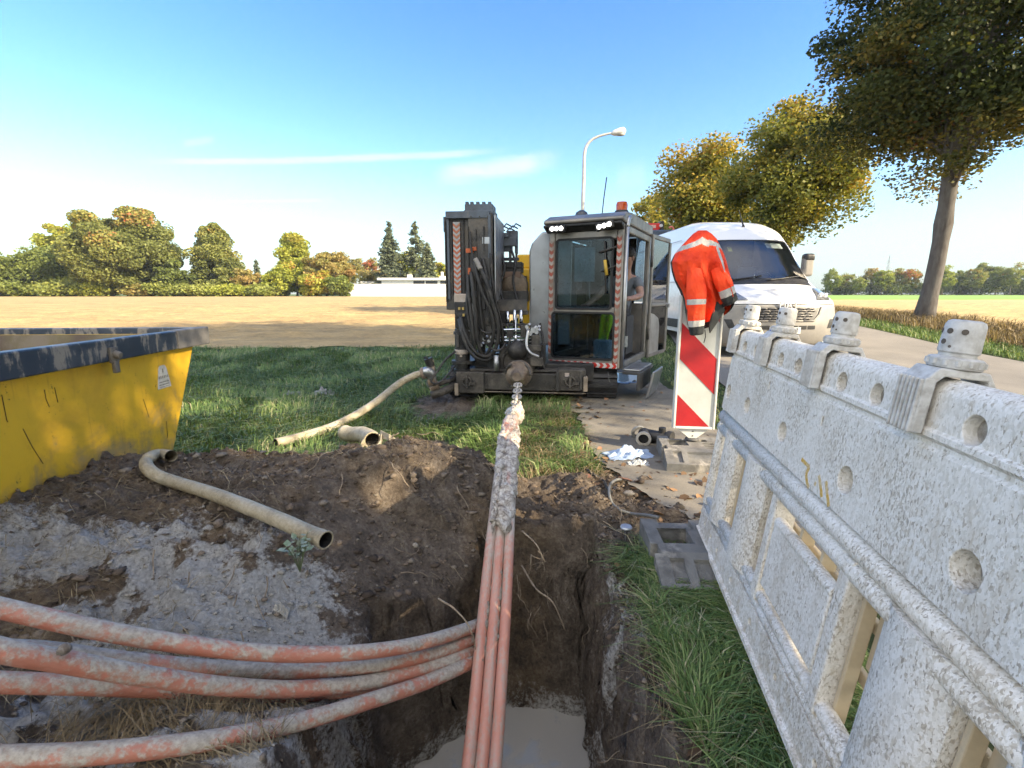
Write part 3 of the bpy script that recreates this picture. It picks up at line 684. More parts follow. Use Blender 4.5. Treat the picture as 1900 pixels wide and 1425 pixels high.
P = scatter(3600, -2.8, .9, 1.5, 3.4, 25, lambda x, y, r: (soilmask(x, y) > .5) & (pitmask(x, y) < .2) & (slurf(x, y) < .4), .0)
clods('soil_clods', 'bigger dark lumps of dug earth on the heap behind the slurry', P, .006, .030, CLOD, 26, 'clods')
P = scatter(6000, .30, 1.05, .9, 3.3, 23, lambda x, y, r: (soilmask(x, y) > .35) & (pitmask(x, y) < .3), .0)
clods('gravel', 'dark gravel and crumbs along the right rim of the pit', P, .003, .014, CLOD, 24, 'gravel')
# fallen leaves
LEAFM = leafmat('fallen_leaf', [(0, (.07, .045, .028)), (.5, (.19, .12, .07)), (.8, (.32, .19, .10)), (1, (.40, .19, .12))], .1, .8)
def litter(P, size, seed, name, label):
    rng = np.random.default_rng(seed); n = len(P); an = rng.uniform(0, 6.283, n)
    d = np.stack([np.cos(an), np.sin(an), rng.normal(size=n) * .3], 1); sd = np.stack([-np.sin(an), np.cos(an), rng.normal(size=n) * .35], 1)
    s_ = (size * rng.uniform(.5, 1.3, n))[:, None]; up = np.array([0, 0, 1.0]) * s_ * rng.uniform(-.1, .45, n)[:, None]
    c = P + np.array([0, 0, .02])
    pts = [c - d * s_, c - d * s_ * .3 + sd * s_ * .62 + up, c, c - d * s_ * .3 - sd * s_ * .62 + up, c + d * s_ * .45 + sd * s_ * .5 + up, c + d * s_ * 1.0 + up * .4, c + d * s_ * .45 - sd * s_ * .5 + up]
    V = np.stack(pts, 1).reshape(-1, 3); i = np.arange(n)[:, None] * 7
    F = np.concatenate([i + np.array([[0, 1, 2, 3]]), i + np.array([[2, 1, 4, 5]]), i + np.array([[3, 2, 5, 6]])], 0)
    t = rng.uniform(0, 1, n); o = npmesh(name, V, F, LEAFM, None, {'tone': ('FACE', np.concatenate([t, t, t]))}); return tag(o, label, 'leaves', kind='stuff')
P = np.concatenate([scatter(150, .75, 1.9, 2.5, 3.3, 31), scatter(170, .5, .95, 3.0, 6.5, 32, lambda x, y, r: np.abs(x - .66 - .05 * np.sin(y * 3)) < .16), scatter(60, .8, 1.9, 3.3, 7.5, 33), scatter(40, .5, 1.1, 1.0, 2.2, 34)])
litter(P, .032, 35, 'fallen_leaves', 'curled brown fallen leaves on the path edge and under the barrier')
# roots sticking out of the pit walls
ROOT = pm('root', (.34, .27, .19), .9, col2=(.17, .125, .085), nscale=30, bump=.4)
rr = random.Random(5); mb = MB()
def root_at(p, n, seg, r, drop=.6):
    pts = [Vector(p)]; d = Vector((rr.uniform(-.5, .9), rr.uniform(-.9, .1), rr.uniform(-.9, .1)))
    for _ in range(n):
        d = (d + Vector((rr.uniform(-.6, .6), rr.uniform(-.6, .6), rr.uniform(-.7, .4) - .1 * drop))).normalized(); pts.append(pts[-1] + d * seg)
    pts = catmull(pts, 3); mb.tube(pts, [r * (1 - .8 * i / len(pts)) + .0006 for i in range(len(pts))], 5)
for i in range(48): 
    yy = rr.uniform(1.0, 2.3); xx = float(np.interp(yy, [1.0, 1.7, 2.35], [-.50, -.32, -.08])) + rr.uniform(-.06, .14)
    root_at((xx + .03, yy - .02, Hs(xx, yy) + .05), 7, .04, rr.choice([.002, .003, .004]))
for i in range(18): xx = rr.uniform(-.1, .36); root_at((xx, 2.30, rr.uniform(-.6, .05)), 4, .03, rr.choice([.0014, .002, .003]))
for i in range(90): xx = rr.uniform(-1.7, .6); yy = rr.uniform(1.5, 3.1); root_at((xx, yy, Hs(xx, yy) + .03), 6, .035, rr.choice([.0016, .0022, .003]), .2)
for pts, r in (([(.05, 2.33, -.15), (.12, 2.2, -.2), (.2, 2.15, -.24), (.26, 2.1, -.36)], .006), ([(.05, 2.3, .06), (.12, 2.22, .03), (.16, 2.18, -.04)], .005), ([(-.32, 1.9, -.05), (-.24, 1.84, -.06), (-.17, 1.80, -.13), (-.14, 1.79, -.3)], .005)):
    q = catmull(pts, 5); mb.tube(q, [r * (1 - .7 * i / len(q)) for i in range(len(q))], 7)
tag(mb.build('roots', ROOT, smooth=True), 'torn pale roots hanging from the walls of the pit', 'roots', kind='stuff')
# leafy weed by the end of the left hose
wr = thing('weed', 'small grey green weed beside the open end of the long hose', 'plant', tuple(WZ(556, 1052, .27)))
rw_ = random.Random(3); lv = MB(); st_ = MB()
for i in range(9):
    a = rw_.uniform(0, 6.28); e = Vector((math.cos(a) * rw_.uniform(.03, .09), math.sin(a) * .05, rw_.uniform(.05, .13)))
    st_.tube([(0, 0, -.02), e * .5, e], [.002, .0015, .001], 5)
    for k in range(5):
        c = e * rw_.uniform(.4, 1.05); d = Vector((rw_.uniform(-1, 1), rw_.uniform(-1, 1), rw_.uniform(-.2, .7))).normalized(); s2 = d.cross(Vector((0, 0, 1))).normalized(); l_ = rw_.uniform(.018, .038)
        lv.add([c, c + d * l_ * .5 + s2 * l_ * .35, c + d * l_, c + d * l_ * .5 - s2 * l_ * .35], [(0, 1, 2, 3)])
lv.build('leaves', pm('weed_leaf', (.14, .19, .10), .7, col2=(.30, .33, .26), nscale=40), wr); st_.build('stem', pm('weed_stem', (.12, .15, .07), .7), wr)
# ------------------------------------------------------------------ site objects
def GH(px, py, dz=0.0):
    """point dz above the ground seen at a photo pixel"""
    a, b, c = pixdir(px, py); t = .6
    while t < 60:
        if CAM_H + c * t <= Hs(a * t, b * t) + dz: break
        t += .01 if t < 8 else .05
    return Vector((a * t, b * t, CAM_H + c * t))
def boolean(o, cutters):
    """subtract a list of MB solids from object o"""
    cs = MB()
    for c in cutters: cs.add(c.v, c.f)
    co_ = cs.build('cutter', [o.data.materials[0]]); md = o.modifiers.new('b', 'BOOLEAN'); md.object = co_; md.operation = 'DIFFERENCE'; md.solver = 'EXACT'; md.use_self = True
    co_.parent = None
    bpy.context.view_layer.update()
    keep = o.parent; o.parent = None; bpy.context.view_layer.update()
    dg = bpy.context.evaluated_depsgraph_get(); me = bpy.data.meshes.new_from_object(o.evaluated_get(dg))
    o.modifiers.remove(md); old = o.data; o.data = me; o.parent = keep
    bpy.data.objects.remove(co_)
    return o
MUD = (.36, .33, .27)
# ---- orange conduits
m, nt, b = newmat('orange_conduit'); co = objco(nt)
n1 = nt.noise(co, 7, 7, .68, .5); n2 = nt.noise(co, 60, 4, .7)
gm = nt.new('ShaderNodeNewGeometry'); sp = nt.new('ShaderNodeSeparateXYZ'); nt.put(sp.inputs[0], gm.outputs['Normal'])
f = nt.step(nt.math('ADD', nt.math('MULTIPLY_ADD', sp.outputs[2], .14, n1), nt.math('MULTIPLY', nt.math('SUBTRACT', n2, .5), .5)), .43, .64)
c = nt.mix(nt.noise(co, 20, 4), (.43, .125, .068), (.49, .235, .165))
c = nt.mix(f, c, nt.ramp(n2, [(.3, (.27, .23, .18)), (.7, (.52, .47, .39))]))
nt.put(b.inputs['Base Color'], c); nt.put(b.inputs['Roughness'], nt.math('MULTIPLY_ADD', f, .3, .5))
nt.put(b.inputs['Normal'], nt.bump(nt.math('ADD', n1, n2), .45, .008)); CONDUIT = m
m, nt, b = newmat('orange_conduit_wet'); co = objco(nt)
n1 = nt.noise(nt.mapping(co, scale=(30, 2.5, 2.5)), 1, 6, .6); n2 = nt.noise(co, 70, 4, .7)
f = nt.step(nt.math('ADD', n1, nt.math('MULTIPLY', nt.math('SUBTRACT', n2, .5), .6)), .42, .62)
c = nt.mix(nt.noise(co, 8, 4), (.48, .155, .088), (.55, .30, .23))
sy_ = nt.new('ShaderNodeSeparateXYZ'); nt.put(sy_.inputs[0], co)
c = nt.mix(nt.math('MULTIPLY', f, .85), c, (.40, .335, .27))
g_ = nt.math('ADD', nt.math('MULTIPLY', nt.math('SUBTRACT', sy_.outputs[1], 2.12), 2.6), nt.math('MULTIPLY', nt.math('SUBTRACT', nt.noise(co, 24, 5, .7), .5), 2.4))
c = nt.mix(nt.math('MULTIPLY', nt.step(g_, -.1, .5), .9), c, nt.mix(n2, (.30, .25, .20), (.58, .54, .47)))
nt.put(b.inputs['Base Color'], c); b.inputs['Roughness'].default_value = .42
nt.put(b.inputs['Normal'], nt.bump(n2, .25, .005)); CONDUITW = m
def conduit(pts, r, label, mat, group):
    q = catmull([W(*p) for p in pts], 10); mb = MB()
    mb.tube(q, r, 14); return tag(mb.build('conduit_pipe', mat, smooth=True), label, 'pipe', group)
G1 = 'orange conduit pipes lying over the heap'
CR = .026
conduit([(-140, 1095, 1.22), (0, 1128, 1.28), (200, 1172, 1.36), (400, 1203, 1.47), (560, 1214, 1.6), (700, 1207, 1.74), (800, 1188, 1.92), (880, 1162, 2.15), (935, 1140, 2.5)], CR, 'uppermost orange conduit pipe curving across the muddy heap', CONDUIT, G1)
conduit([(-160, 1205, 1.25), (60, 1206, 1.36), (230, 1226, 1.46), (400, 1241, 1.56), (560, 1245, 1.68), (700, 1233, 1.80), (800, 1213, 1.95), (880, 1185, 2.15), (935, 1158, 2.5)], CR, 'second orange conduit from the top, thin and half hidden on the left', CONDUIT, G1)
conduit([(-140, 1168, 1.05), (0, 1206, 1.10), (110, 1226, 1.17), (250, 1251, 1.28), (400, 1272, 1.42), (540, 1279, 1.58), (660, 1270, 1.72), (770, 1246, 1.88), (880, 1208, 2.12), (935, 1178, 2.5)], CR, 'muddy grey orange conduit with a clod on it, in the middle of the bunch', CONDUIT, G1)
conduit([(-120, 1262, 1.17), (0, 1266, 1.22), (150, 1271, 1.32), (300, 1278, 1.45), (450, 1287, 1.60), (600, 1285, 1.76), (760, 1258, 1.96), (880, 1220, 2.2), (935, 1190, 2.55)], CR, 'bright red orange conduit tucked under the muddy one at the left edge', CONDUIT, G1)
conduit([(-140, 1402, 1.12), (0, 1405, 1.14), (200, 1396, 1.20), (400, 1372, 1.32), (560, 1338, 1.50), (700, 1296, 1.70), (800, 1262, 1.88), (880, 1226, 2.08), (935, 1196, 2.45)], CR, 'lowest orange conduit pipe at the bottom left corner', CONDUIT, G1)
G2 = 'orange conduits pulled up out of the pit'
for xs, lb in (((838, 868, 884, 899, 913, 925, 938, 944), 'leftmost of the three straight conduits rising from the pit'), ((866, 893, 907, 919, 929, 937, 944, 948), 'middle one of the three straight conduits rising from the pit'), ((898, 919, 930, 940, 946, 950, 952, 954), 'rightmost, brightest of the three straight conduits rising from the pit')):
    pts = [(x_, y_, t_) for x_, y_, t_ in zip(xs, (1650, 1425, 1270, 1110, 980, 880, 800, 775), (1.50, 1.75, 1.95, 2.20, 2.44, 2.72, 3.05, 3.18))]
    conduit(pts, .0245, lb, CONDUITW, G2)
tag(MB().blob(W(120, 1204, 1.15), .014, 2, .3, 2, 3).blob(W(112, 1209, 1.15), .008, 2, .3, 2, 5).build('mud_clod', pm('mud_clod', (.14, .11, .085), .9, col2=(.3, .27, .23), nscale=60, bump=.6), smooth=True), 'brown clod of mud sitting on the middle conduit', 'clod')
# pulling sleeve, muddy
m, nt, b = newmat('wet_mud_wrap'); co = objco(nt)
n1 = nt.noise(co, 42, 8, .75, .6); n2 = nt.noise(nt.mapping(co, scale=(14, 4, 4)), 1, 5)
c = nt.ramp(n1, [(.36, (.12, .09, .065)), (.47, (.38, .33, .27)), (.60, (.68, .65, .58))])
c = nt.mix(nt.step(n2, .58, .72), c, (.42, .17, .11))
nt.put(b.inputs['Base Color'], c); nt.put(b.inputs['Roughness'], nt.math('MULTIPLY_ADD', n1, .35, .22)); nt.put(b.inputs['Normal'], nt.bump(n1, 1.0, .012)); WRAP = m
SEAM = pm('mud_seam', (.16, .125, .09), .6, col2=(.30, .26, .21), nscale=40, bump=.5)
def lumpy(pts, rs, amp, fr, name, mat, parent=None, n=26, per=14, squash=(1, 1), rag=0):
    q = catmull(pts, per); k = len(q); mb = MB(); rows = []
    rr_ = np.interp(np.linspace(0, 1, k), np.linspace(0, 1, len(rs)), rs)
    for i, p in enumerate(q):
        t = (q[min(i + 1, k - 1)] - q[max(i - 1, 0)]).normalized(); sd = t.cross(Vector((0, 0, 1))).normalized(); up = sd.cross(t)
        row = []
        for j in range(n):
            a = 2 * math.pi * j / n; d = sd * math.cos(a) * squash[0] + up * math.sin(a) * squash[1]
            pp = p + d * rr_[i]; e = mnoise.fractal(pp * fr, 1.0, 2.0, 4)
            if rag and i < 8: pp = pp + t * rag * mnoise.noise(Vector((j * .55, 2.2, .3))) * (1 - i / 8)
            row.append(pp + d * e * amp)
        rows.append(row)
    mb.grid(rows, closed=True); mb.f += [tuple(range(n)), tuple(range((k - 1) * n, k * n))]; mb.m += [0, 0]
    return mb.build(name, mat, parent, smooth=True)
sl = thing('pulling_sleeve', 'mud caked pulling sleeve holding the three conduits together', 'sleeve', tuple(W(940, 880, 2.75)))
inv_ = -sl.location
o_ = lumpy([W(931, 985, 2.42) + inv_, W(936, 930, 2.55) + inv_, W(941, 870, 2.75) + inv_, W(945, 815, 2.98) + inv_, W(947, 785, 3.15) + inv_, W(953, 772, 3.25) + inv_], (.047, .054, .056, .058, .045, .020), .014, 26, 'wrapping', WRAP, sl, squash=(1.12, .8), rag=.10)
for xs in ((853, 881, 896, 908, 920), (882, 906, 918, 928, 935)):
    lumpy([W(x_, y_, t_ + .012) + inv_ for x_, y_, t_ in zip(xs, (1500, 1330, 1200, 1080, 985), (1.66, 1.86, 2.04, 2.24, 2.43))], (.010, .013, .011, .014, .016), .016, 45, 'mud_seam', SEAM, sl, n=10)
lumpy([W(915, 968, 2.42) + inv_, W(922, 900, 2.60) + inv_, W(930, 830, 2.86) + inv_, W(936, 790, 3.08) + inv_], (.013, .018, .026, .018), .02, 40, 'mud_crust', WRAP, sl, n=14)
ch = thing('pulling_chain', 'mud covered chain and swivel between sleeve and drill head', 'chain', tuple(W(958, 745, 4.0)))
iv = -ch.location
pc = [W(952, 780, 3.2), W(955, 762, 3.6), W(958, 745, 4.05), W(960, 728, 4.5), W(961, 712, 4.85)]
CH = catmull(pc, 3)
for i in range(len(CH) - 1):
    a_, b_ = CH[i] + iv, CH[i + 1] + iv; mb = MB(); d = (b_ - a_); sd = d.cross(Vector((0, 0, 1))).normalized(); up = sd.cross(d).normalized()
    ax_ = sd if i % 2 else up; L_ = d.length * .62; c0 = (a_ + b_) / 2; dn = d.normalized(); loop = []
    for k in range(17):
        an = 2 * math.pi * k / 16; loop.append(c0 + dn * math.cos(an) * L_ + ax_ * math.sin(an) * .034)
    mb.tube(loop, .0125, 8, cap=False); mb.build('chain_link', WRAP, ch, smooth=True)
lumpy([W(953, 778, 3.2) + iv, W(957, 766, 3.45) + iv, W(960, 757, 3.7) + iv], (.04, .055, .02), .03, 20, 'mud_lump', WRAP, ch, n=14)

# ---- khaki hoses
m, nt, b = newmat('muddy_hose'); co = objco(nt)
n1 = nt.noise(co, 9, 7, .66, .4); n2 = nt.noise(co, 90, 4, .7)
c = nt.ramp(nt.math('MULTIPLY_ADD', n2, .35, nt.math('MULTIPLY', n1, .65)), [(.3, (.17, .135, .085)), (.48, (.36, .31, .21)), (.7, (.52, .48, .38))])
nt.put(b.inputs['Base Color'], c); b.inputs['Roughness'].default_value = .6; nt.put(b.inputs['Normal'], nt.bump(n2, .5, .008)); HOSE = m
BLACK = pm('black_rubber', (.015, .015, .016), .55, col2=(.035, .033, .03), nscale=12, bump=.2, dirt=(.10, .09, .075), damt=.35, dscale=9)
DARKIN = pm('pipe_bore', (.012, .011, .010), .9)
def hose(pts, r, label, endflare=0):
    t_ = thing('hose', label, 'hose', tuple(pts[len(pts) // 2])); iv_ = -t_.location
    q = catmull([p + iv_ for p in pts], 9); k = len(q); rs = [r * (1 + .04 * mnoise.noise(p * 12)) for p in q]
    if endflare:
        for i in range(5): rs[k - 1 - i] *= 1 + endflare * (1 - i / 5)
    mb = MB(); mb.tube(q, rs, 16, cap=False)
    # wall thickness and bore at the open end
    t = (q[-1] - q[-2]).normalized(); bore = MB(); bore.tube([q[-1] + t * .001, q[-1] - t * .02, q[-1] - t * .10], [rs[-1] * .82, rs[-1] * .80, rs[-1] * .78], 16, cap=False)
    bore.add([q[-1] - t * .09 + v for v in [Vector((0, 0, r * .8)), Vector((r * .8, 0, 0)), Vector((0, 0, -r * .8)), Vector((-r * .8, 0, 0))]], [(0, 1, 2, 3)])
    mb.build('tube', HOSE, t_, smooth=True); bore.build('bore', DARKIN, t_, smooth=True)
    rim = MB(); sd = t.cross(Vector((0, 0, 1))).normalized(); up = sd.cross(t)
    rim.tube([q[-1] + (sd * math.cos(a) + up * math.sin(a)) * rs[-1] * .92 for a in [2 * math.pi * i / 20 for i in range(21)]], rs[-1] * .11, 6, cap=False); rim.build('rim', HOSE, t_, smooth=True)
    return t_
g = lambda px, py, dz=.03: GH(px, py, dz)
p_end = WZ(604, 1002, .345)
hose([GH(318, 846, .04), g(296, 843, .05), g(279, 848, .05), g(271, 858, .05), g(276, 871, .05), g(295, 884, .05), g(330, 896, .04), g(400, 918, .04), WZ(500, 957, .355), WZ(560, 983, .35), p_end], .031, 'long khaki hose running from the yellow skip over the dirt heap', .14)
hose([WY(512, 822, 3.72), WY(560, 810, 3.92), WY(620, 790, 4.25), WY(665, 767, 4.55), WY(700, 744, 4.82), WY(740, 712, 5.08), WY(768, 697, 5.15), WY(786, 692, 5.2)][::-1], .037, 'muddy suction hose rising from the grass to the rig pump elbow')
tr = thing('torn_hose', 'short torn hose end with ragged flaps lying before the grass', 'hose', tuple(GH(668, 815, .05))); iv = -tr.location
q = catmull([W(634, 800, 4.0) + iv, W(650, 806, 3.95) + iv, W(672, 806, 3.85) + iv, W(688, 813, 3.68) + iv, W(692, 818, 3.58) + iv], 6)
mb = MB(); mb.tube(q, [.035, .05] + [.058] * (len(q) - 3) + [.064], 16, cap=False); mb.build('tube', HOSE, tr, smooth=True, solid=.010)
e = q[-1]; d_ = (q[-1] - q[-2]).normalized(); MB().lathe([(.001, 0), (.052, 0)], 16, Matrix.Translation(e - d_ * .09) @ d_.to_track_quat('Z', 'Y').to_matrix().to_4x4(), cap=False).build('bore', DARKIN, tr)
for (pa, pb, pc_, w_) in (((706, 806, 3.58), (722, 812, 3.5), (742, 820, 3.5), .03), ((708, 812, 3.56), (706, 824, 3.5), (697, 830, 3.48), .035), ((676, 820, 3.56), (670, 828, 3.52), (676, 836, 3.5), .03)):
    a_, b2, c2 = (W(*v) + iv for v in (pa, pb, pc_)); s_ = Vector((0, .4, 1)).normalized() * w_
    MB().add([a_ - s_, a_ + s_, b2 + s_ * .8, b2 - s_ * .6, c2 + s_ * .2, c2 - s_ * .3], [(0, 1, 2, 3), (3, 2, 4, 5)]).build('flap', HOSE, tr, solid=.008)

# ---- yellow skip
sk_o = Vector((-2.40, 3.78, 1.0)); SKA = R(4.5)
sk = thing('skip_container', 'yellow steel skip with dark muddy rim standing on the heap', 'skip', (sk_o.x, sk_o.y, 0), SKA)
m, nt, b = newmat('skip_yellow'); co = objco(nt)
n1 = nt.noise(co, 3.2, 8, .68, .6); n2 = nt.noise(nt.mapping(co, scale=(1, 1, .35)), 26, 6, .7); sp = nt.new('ShaderNodeSeparateXYZ'); nt.put(sp.inputs[0], co)
c = nt.mix(nt.step(n1, .35, .65), (.72, .44, .025), (.60, .355, .025))
low = nt.math('ADD', n1, nt.math('MULTIPLY', nt.math('SUBTRACT', .48, sp.outputs[2]), .75))
c = nt.mix(nt.math('MULTIPLY', nt.step(nt.math('MULTIPLY_ADD', n2, .35, low), .66, .98), .8), c, (.27, .21, .12))
c = nt.mix(nt.step(nt.math('ADD', n2, nt.math('MULTIPLY', nt.math('SUBTRACT', nt.noise(co, 120, 2), .5), .5)), .66, .74), c, (.13, .075, .03))
c = nt.mix(nt.math('MULTIPLY', nt.step(nt.noise(nt.mapping(co, scale=(1, 7, .5)), 3.0, 6, .7), .56, .75), .5), c, (.26, .16, .045))
nt.put(b.inputs['Base Color'], c); nt.put(b.inputs['Roughness'], nt.math('MULTIPLY_ADD', n1, .3, .32)); nt.put(b.inputs['Normal'], nt.bump(n2, .12, .008)); SKY_ = m
m, nt, b = newmat('skip_rim_blue'); co = objco(nt)
n1 = nt.noise(nt.mapping(co, scale=(1, 1, .25)), 17, 6, .62, .6); n2 = nt.noise(co, 5, 6, .65)
c = nt.mix(nt.step(n2, .4, .6), (.030, .042, .060), (.055, .066, .082)); c = nt.mix(nt.step(nt.math('ADD', n1, nt.math('MULTIPLY', nt.math('SUBTRACT', n2, .5), .8)), .50, .62), c, (.26, .23, .19))
nt.put(b.inputs['Base Color'], c); b.inputs['Roughness'].default_value = .42; RIMB = m
RIMG = pm('skip_rim_grey', (.20, .185, .165), .6, col2=(.10, .095, .09), nscale=7, dirt=(.05, .06, .08), damt=.3, dscale=6)
INNER = pm('skip_inside', (.10, .07, .045), .8, col2=(.17, .14, .05), nscale=3, dirt=(.19, .15, .10), damt=.45, dscale=3)
Lk = 3.9; Wk = 1.75; ins = .42                                # length along -y, width to -x, end slope
# body: vertical long sides, sloping ends
def wallpoly(x): return [(x, -.02, .95), (x, -Lk, .95), (x, -Lk + ins, .03), (x, -ins - .12, .03)]
o1, o2 = wallpoly(-.05), wallpoly(-Wk)
i1, i2 = [(-.06, -.05, .95), (-.06, -Lk + .03, .95), (-.06, -Lk + ins, .06), (-.06, -ins - .12, .06)], [(-Wk + .01, -.05, .95), (-Wk + .01, -Lk + .03, .95), (-Wk + .01, -Lk + ins, .06), (-Wk + .01, -ins - .12, .06)]
body = MB(); body.add(o1 + o2, [(0, 1, 2, 3), (7, 6, 5, 4), (0, 3, 7, 4), (1, 5, 6, 2), (2, 6, 7, 3)]); body.build('body', SKY_, sk)
inn = MB(); inn.add(i1 + i2, [(3, 2, 1, 0), (4, 5, 6, 7), (0, 4, 7, 3), (1, 2, 6, 5), (2, 3, 7, 6)]); inn.build('inner_wall', INNER, sk)
rim = MB(); rim.bx(-.06, .012, -Lk - .03, -.36, .868, .995); rim.bx(-Wk - .06, -Wk + .015, -Lk - .03, .03, .868, .998); rim.bx(-Wk, -.04, -.02, .05, .872, .996); rim.bx(-Wk, -.04, -Lk - .05, -Lk + .02, .872, .996)
rim.build('rim', RIMB, sk, bevel=.008)
MB().bx(-.062, .016, -.355, .055, .866, .999).build('rim_end', RIMG, sk, bevel=.008)
lg = MB(); lg.bx(.012, .03, -1.03, -.97, .86, .95); lg.cyl((.028, -1.0, .91), (.06, -1.0, .90), .024, .02, 14); lg.bx(.014, .035, -1.018, -.982, .80, .87); lg.build('tipping_lug', pm('lug_metal', (.06, .055, .05), .7, dirt=(.2, .17, .13), damt=.5), sk, bevel=.003, smooth=True)
st = MB(); 
zz = .70; yc = -.47
st.prism([(yc - .075, zz - .09), (yc + .075, zz - .09), (yc + .045, zz + .045), (yc + .028, zz + .068), (yc - .028, zz + .068), (yc - .045, zz + .045)], -.0495, -.0475, 'yz'); st.build('sticker', pm('sticker_white', (.62, .60, .54), .5, col2=(.42, .40, .35), nscale=25), sk)
for r_, (za, n_, h_) in enumerate(((zz - .012, 6, .018), (zz - .046, 12, .008), (zz - .064, 13, .008), (zz - .08, 11, .007))):
    rnd = random.Random(r_)
    for k in range(n_):
        y_ = yc - .055 + .11 * (k + .5) / n_
        tx = MB()
        if r_ == 0: tx.bx(-.0474, -.0466, y_ - .005, y_ + .004, za - h_ / 2, za + h_ / 2)
        else: tx.bx(-.0474, -.0466, y_ - .0035, y_ + rnd.uniform(0, .0035), za - h_ / 2, za + h_ / 2)
        tx.build('sticker_print', bpy.data.materials.get('print_grey') or pm('print_grey', (.30, .26, .20), .6), sk)
tx = MB(); tx.bx(-.0474, -.0466, yc - .006, yc + .006, zz + .018, zz + .045)
tx.build('sticker_print', bpy.data.materials['print_grey'], sk)
sc = MB(); rnd = random.Random(8)
SCM = pm('scratch_rust', (.10, .05, .025), .9)
def scr(y0, z0, pts, w=.0017):
    pl = [Vector((-.0488, y0 + a, z0 + b_)) for a, b_ in pts]; MB().tube(pl, w, 5).build('scratch', SCM, sk)
scr(-1.62, .80, [(0, 0), (0, -.06), (0, -.12), (.004, -.13)]); scr(-1.75, .72, [(0, -.05), (.03, .02), (.05, -.03), (.08, -.06)]); scr(-1.40, .78, [(0, 0), (0, -.05), (.01, -.09)]); scr(-1.34, .78, [(0, 0), (.004, -.08)])
scr(-.70, .58, [(0, 0), (.015, -.06), (.03, -.13)]); scr(-1.55, .62, [(0, 0), (.03, -.10), (.07, -.2)]); scr(-.5, .35, [(0, .03), (-.01, -.09)])

wv = MB(); rows = [[Vector((-.06 - (Wk - .07) * i / 12, -.13 - (Lk - .3) * j / 24, .80 + .004 * mnoise.noise(Vector((i * .7, j * .7, 3))))) for j in range(25)] for i in range(13)]
wv.grid(rows)
m, nt, b = newmat('slurry_surface'); co = objco(nt); nt.put(b.inputs['Base Color'], nt.mix(nt.noise(co, 3, 5), (.16, .125, .09), (.25, .20, .15))); b.inputs['Roughness'].default_value = .16; nt.put(b.inputs['Normal'], nt.bump(nt.noise(co, 5, 4), .12, .02))
sw = wv.build('slurry', m, smooth=True); sw.location = sk.location; sw.rotation_euler = sk.rotation_euler; tag(sw, 'brown drilling slurry filling the yellow skip almost to the rim', 'slurry', kind='stuff')

# ---- foot plates
FP = pm('recycled_rubber', (.20, .195, .18), .9, col2=(.12, .115, .105), nscale=9, bump=.6, bscale=120, dirt=(.40, .37, .32), damt=.36, dscale=7)
def footplate(name, label, loc, rz):
    mb = MB(); mb.prism([(0, 0), (.50, 0), (.50, .115), (.17, .12), (0, .055)], 0, .80, 'yz'); root = thing(name, label, 'foot plate', loc, rz, 'foot plates of the road barriers')
    o = mb.build('plate', FP, root)
    cut = [MB().bx(.06, .20, .25, .40, .03, .2), MB().bx(-.01, .03, .16, .24, -.01, .2), MB().cyl((.33, .40, .06), (.33, .40, .2), .032, n=20), MB().bx(.31, .39, .30, .335, .07, .2), MB().bx(.31, .40, .235, .275, .05, .2), MB().bx(.31, .37, .19, .215, .06, .2), MB().bx(.46, .52, .28, .34, .05, .2),
           MB().prism([(.02, .045), (.135, .088), (.135, .2), (.02, .2)], .16, .74, 'yz'), MB().prism([(.02, .045), (.14, .09), (.14, .2), (.02, .2)], .06, .12, 'yz'), MB().prism([(.40, .095), (.52, .095), (.52, .2), (.40, .2)], .08, .24, 'yz')]
    boolean(o, cut); o.modifiers.new('bevel', 'BEVEL').width = .006; o.modifiers['bevel'].limit_method = 'ANGLE'; o.modifiers['bevel'].segments = 2
    return root
footplate('foot_plate', 'grey recycled rubber foot plate under the white barrier, beside the pit', (.615, 1.80, .015), R(-4))
footplate('foot_plate', 'dark rubber foot plate carrying the red and white beacon', (1.10, 3.28, .012), R(-8))
# ---- red and white beacon
bp = WY(1284, 812, 3.64)
bk = thing('warning_beacon', 'red and white striped warning beacon board on the path', 'beacon', (bp.x, 3.64, .02), R(-7))
zb0 = WY(1284, 795, 3.64).z - .02; zb1 = WY(1284, 548, 3.64).z - .02; hw = .138
WHT = pm('white_plastic', (.66, .66, .62), .5, col2=(.56, .55, .50), nscale=6, dirt=(.35, .30, .24), damt=.22, dscale=5)
RED = pm('reflective_red', (.42, .018, .022), .4, col2=(.33, .014, .02), nscale=5, dirt=(.20, .10, .08), damt=.16)
WHR = pm('reflective_white', (.52, .54, .52), .4, col2=(.44, .46, .43), nscale=5, dirt=(.3, .27, .22), damt=.2)
fr = MB(); fr.bx(-hw - .018, -hw, -.03, .03, zb0, zb1); fr.bx(hw, hw + .018, -.03, .03, zb0, zb1); fr.bx(-hw, hw, -.03, .03, zb0, zb0 + .02); fr.bx(-hw, hw, -.03, .03, zb1 - .02, zb1)
fr.build('frame', WHT, bk, bevel=.006)
MB().bx(-hw + .0005, hw - .0005, -.020, .020, zb0 + .0205, zb1 - .0205).build('board', WHR, bk)
def clip(poly, f):
    out = []
    for i in range(len(poly)):
        a_, b_ = poly[i], poly[(i + 1) % len(poly)]; fa, fb = f(a_), f(b_)
        if fa >= 0: out.append(a_)
        if fa * fb < 0: t = fa / (fa - fb); out.append((a_[0] + (b_[0] - a_[0]) * t, a_[1] + (b_[1] - a_[1]) * t))
    return out
stp = MB(); rect = [(-hw + .004, zb0 + .024), (hw - .004, zb0 + .024), (hw - .004, zb1 - .024), (-hw + .004, zb1 - .024)]
c0 = zb0 + .275 - hw
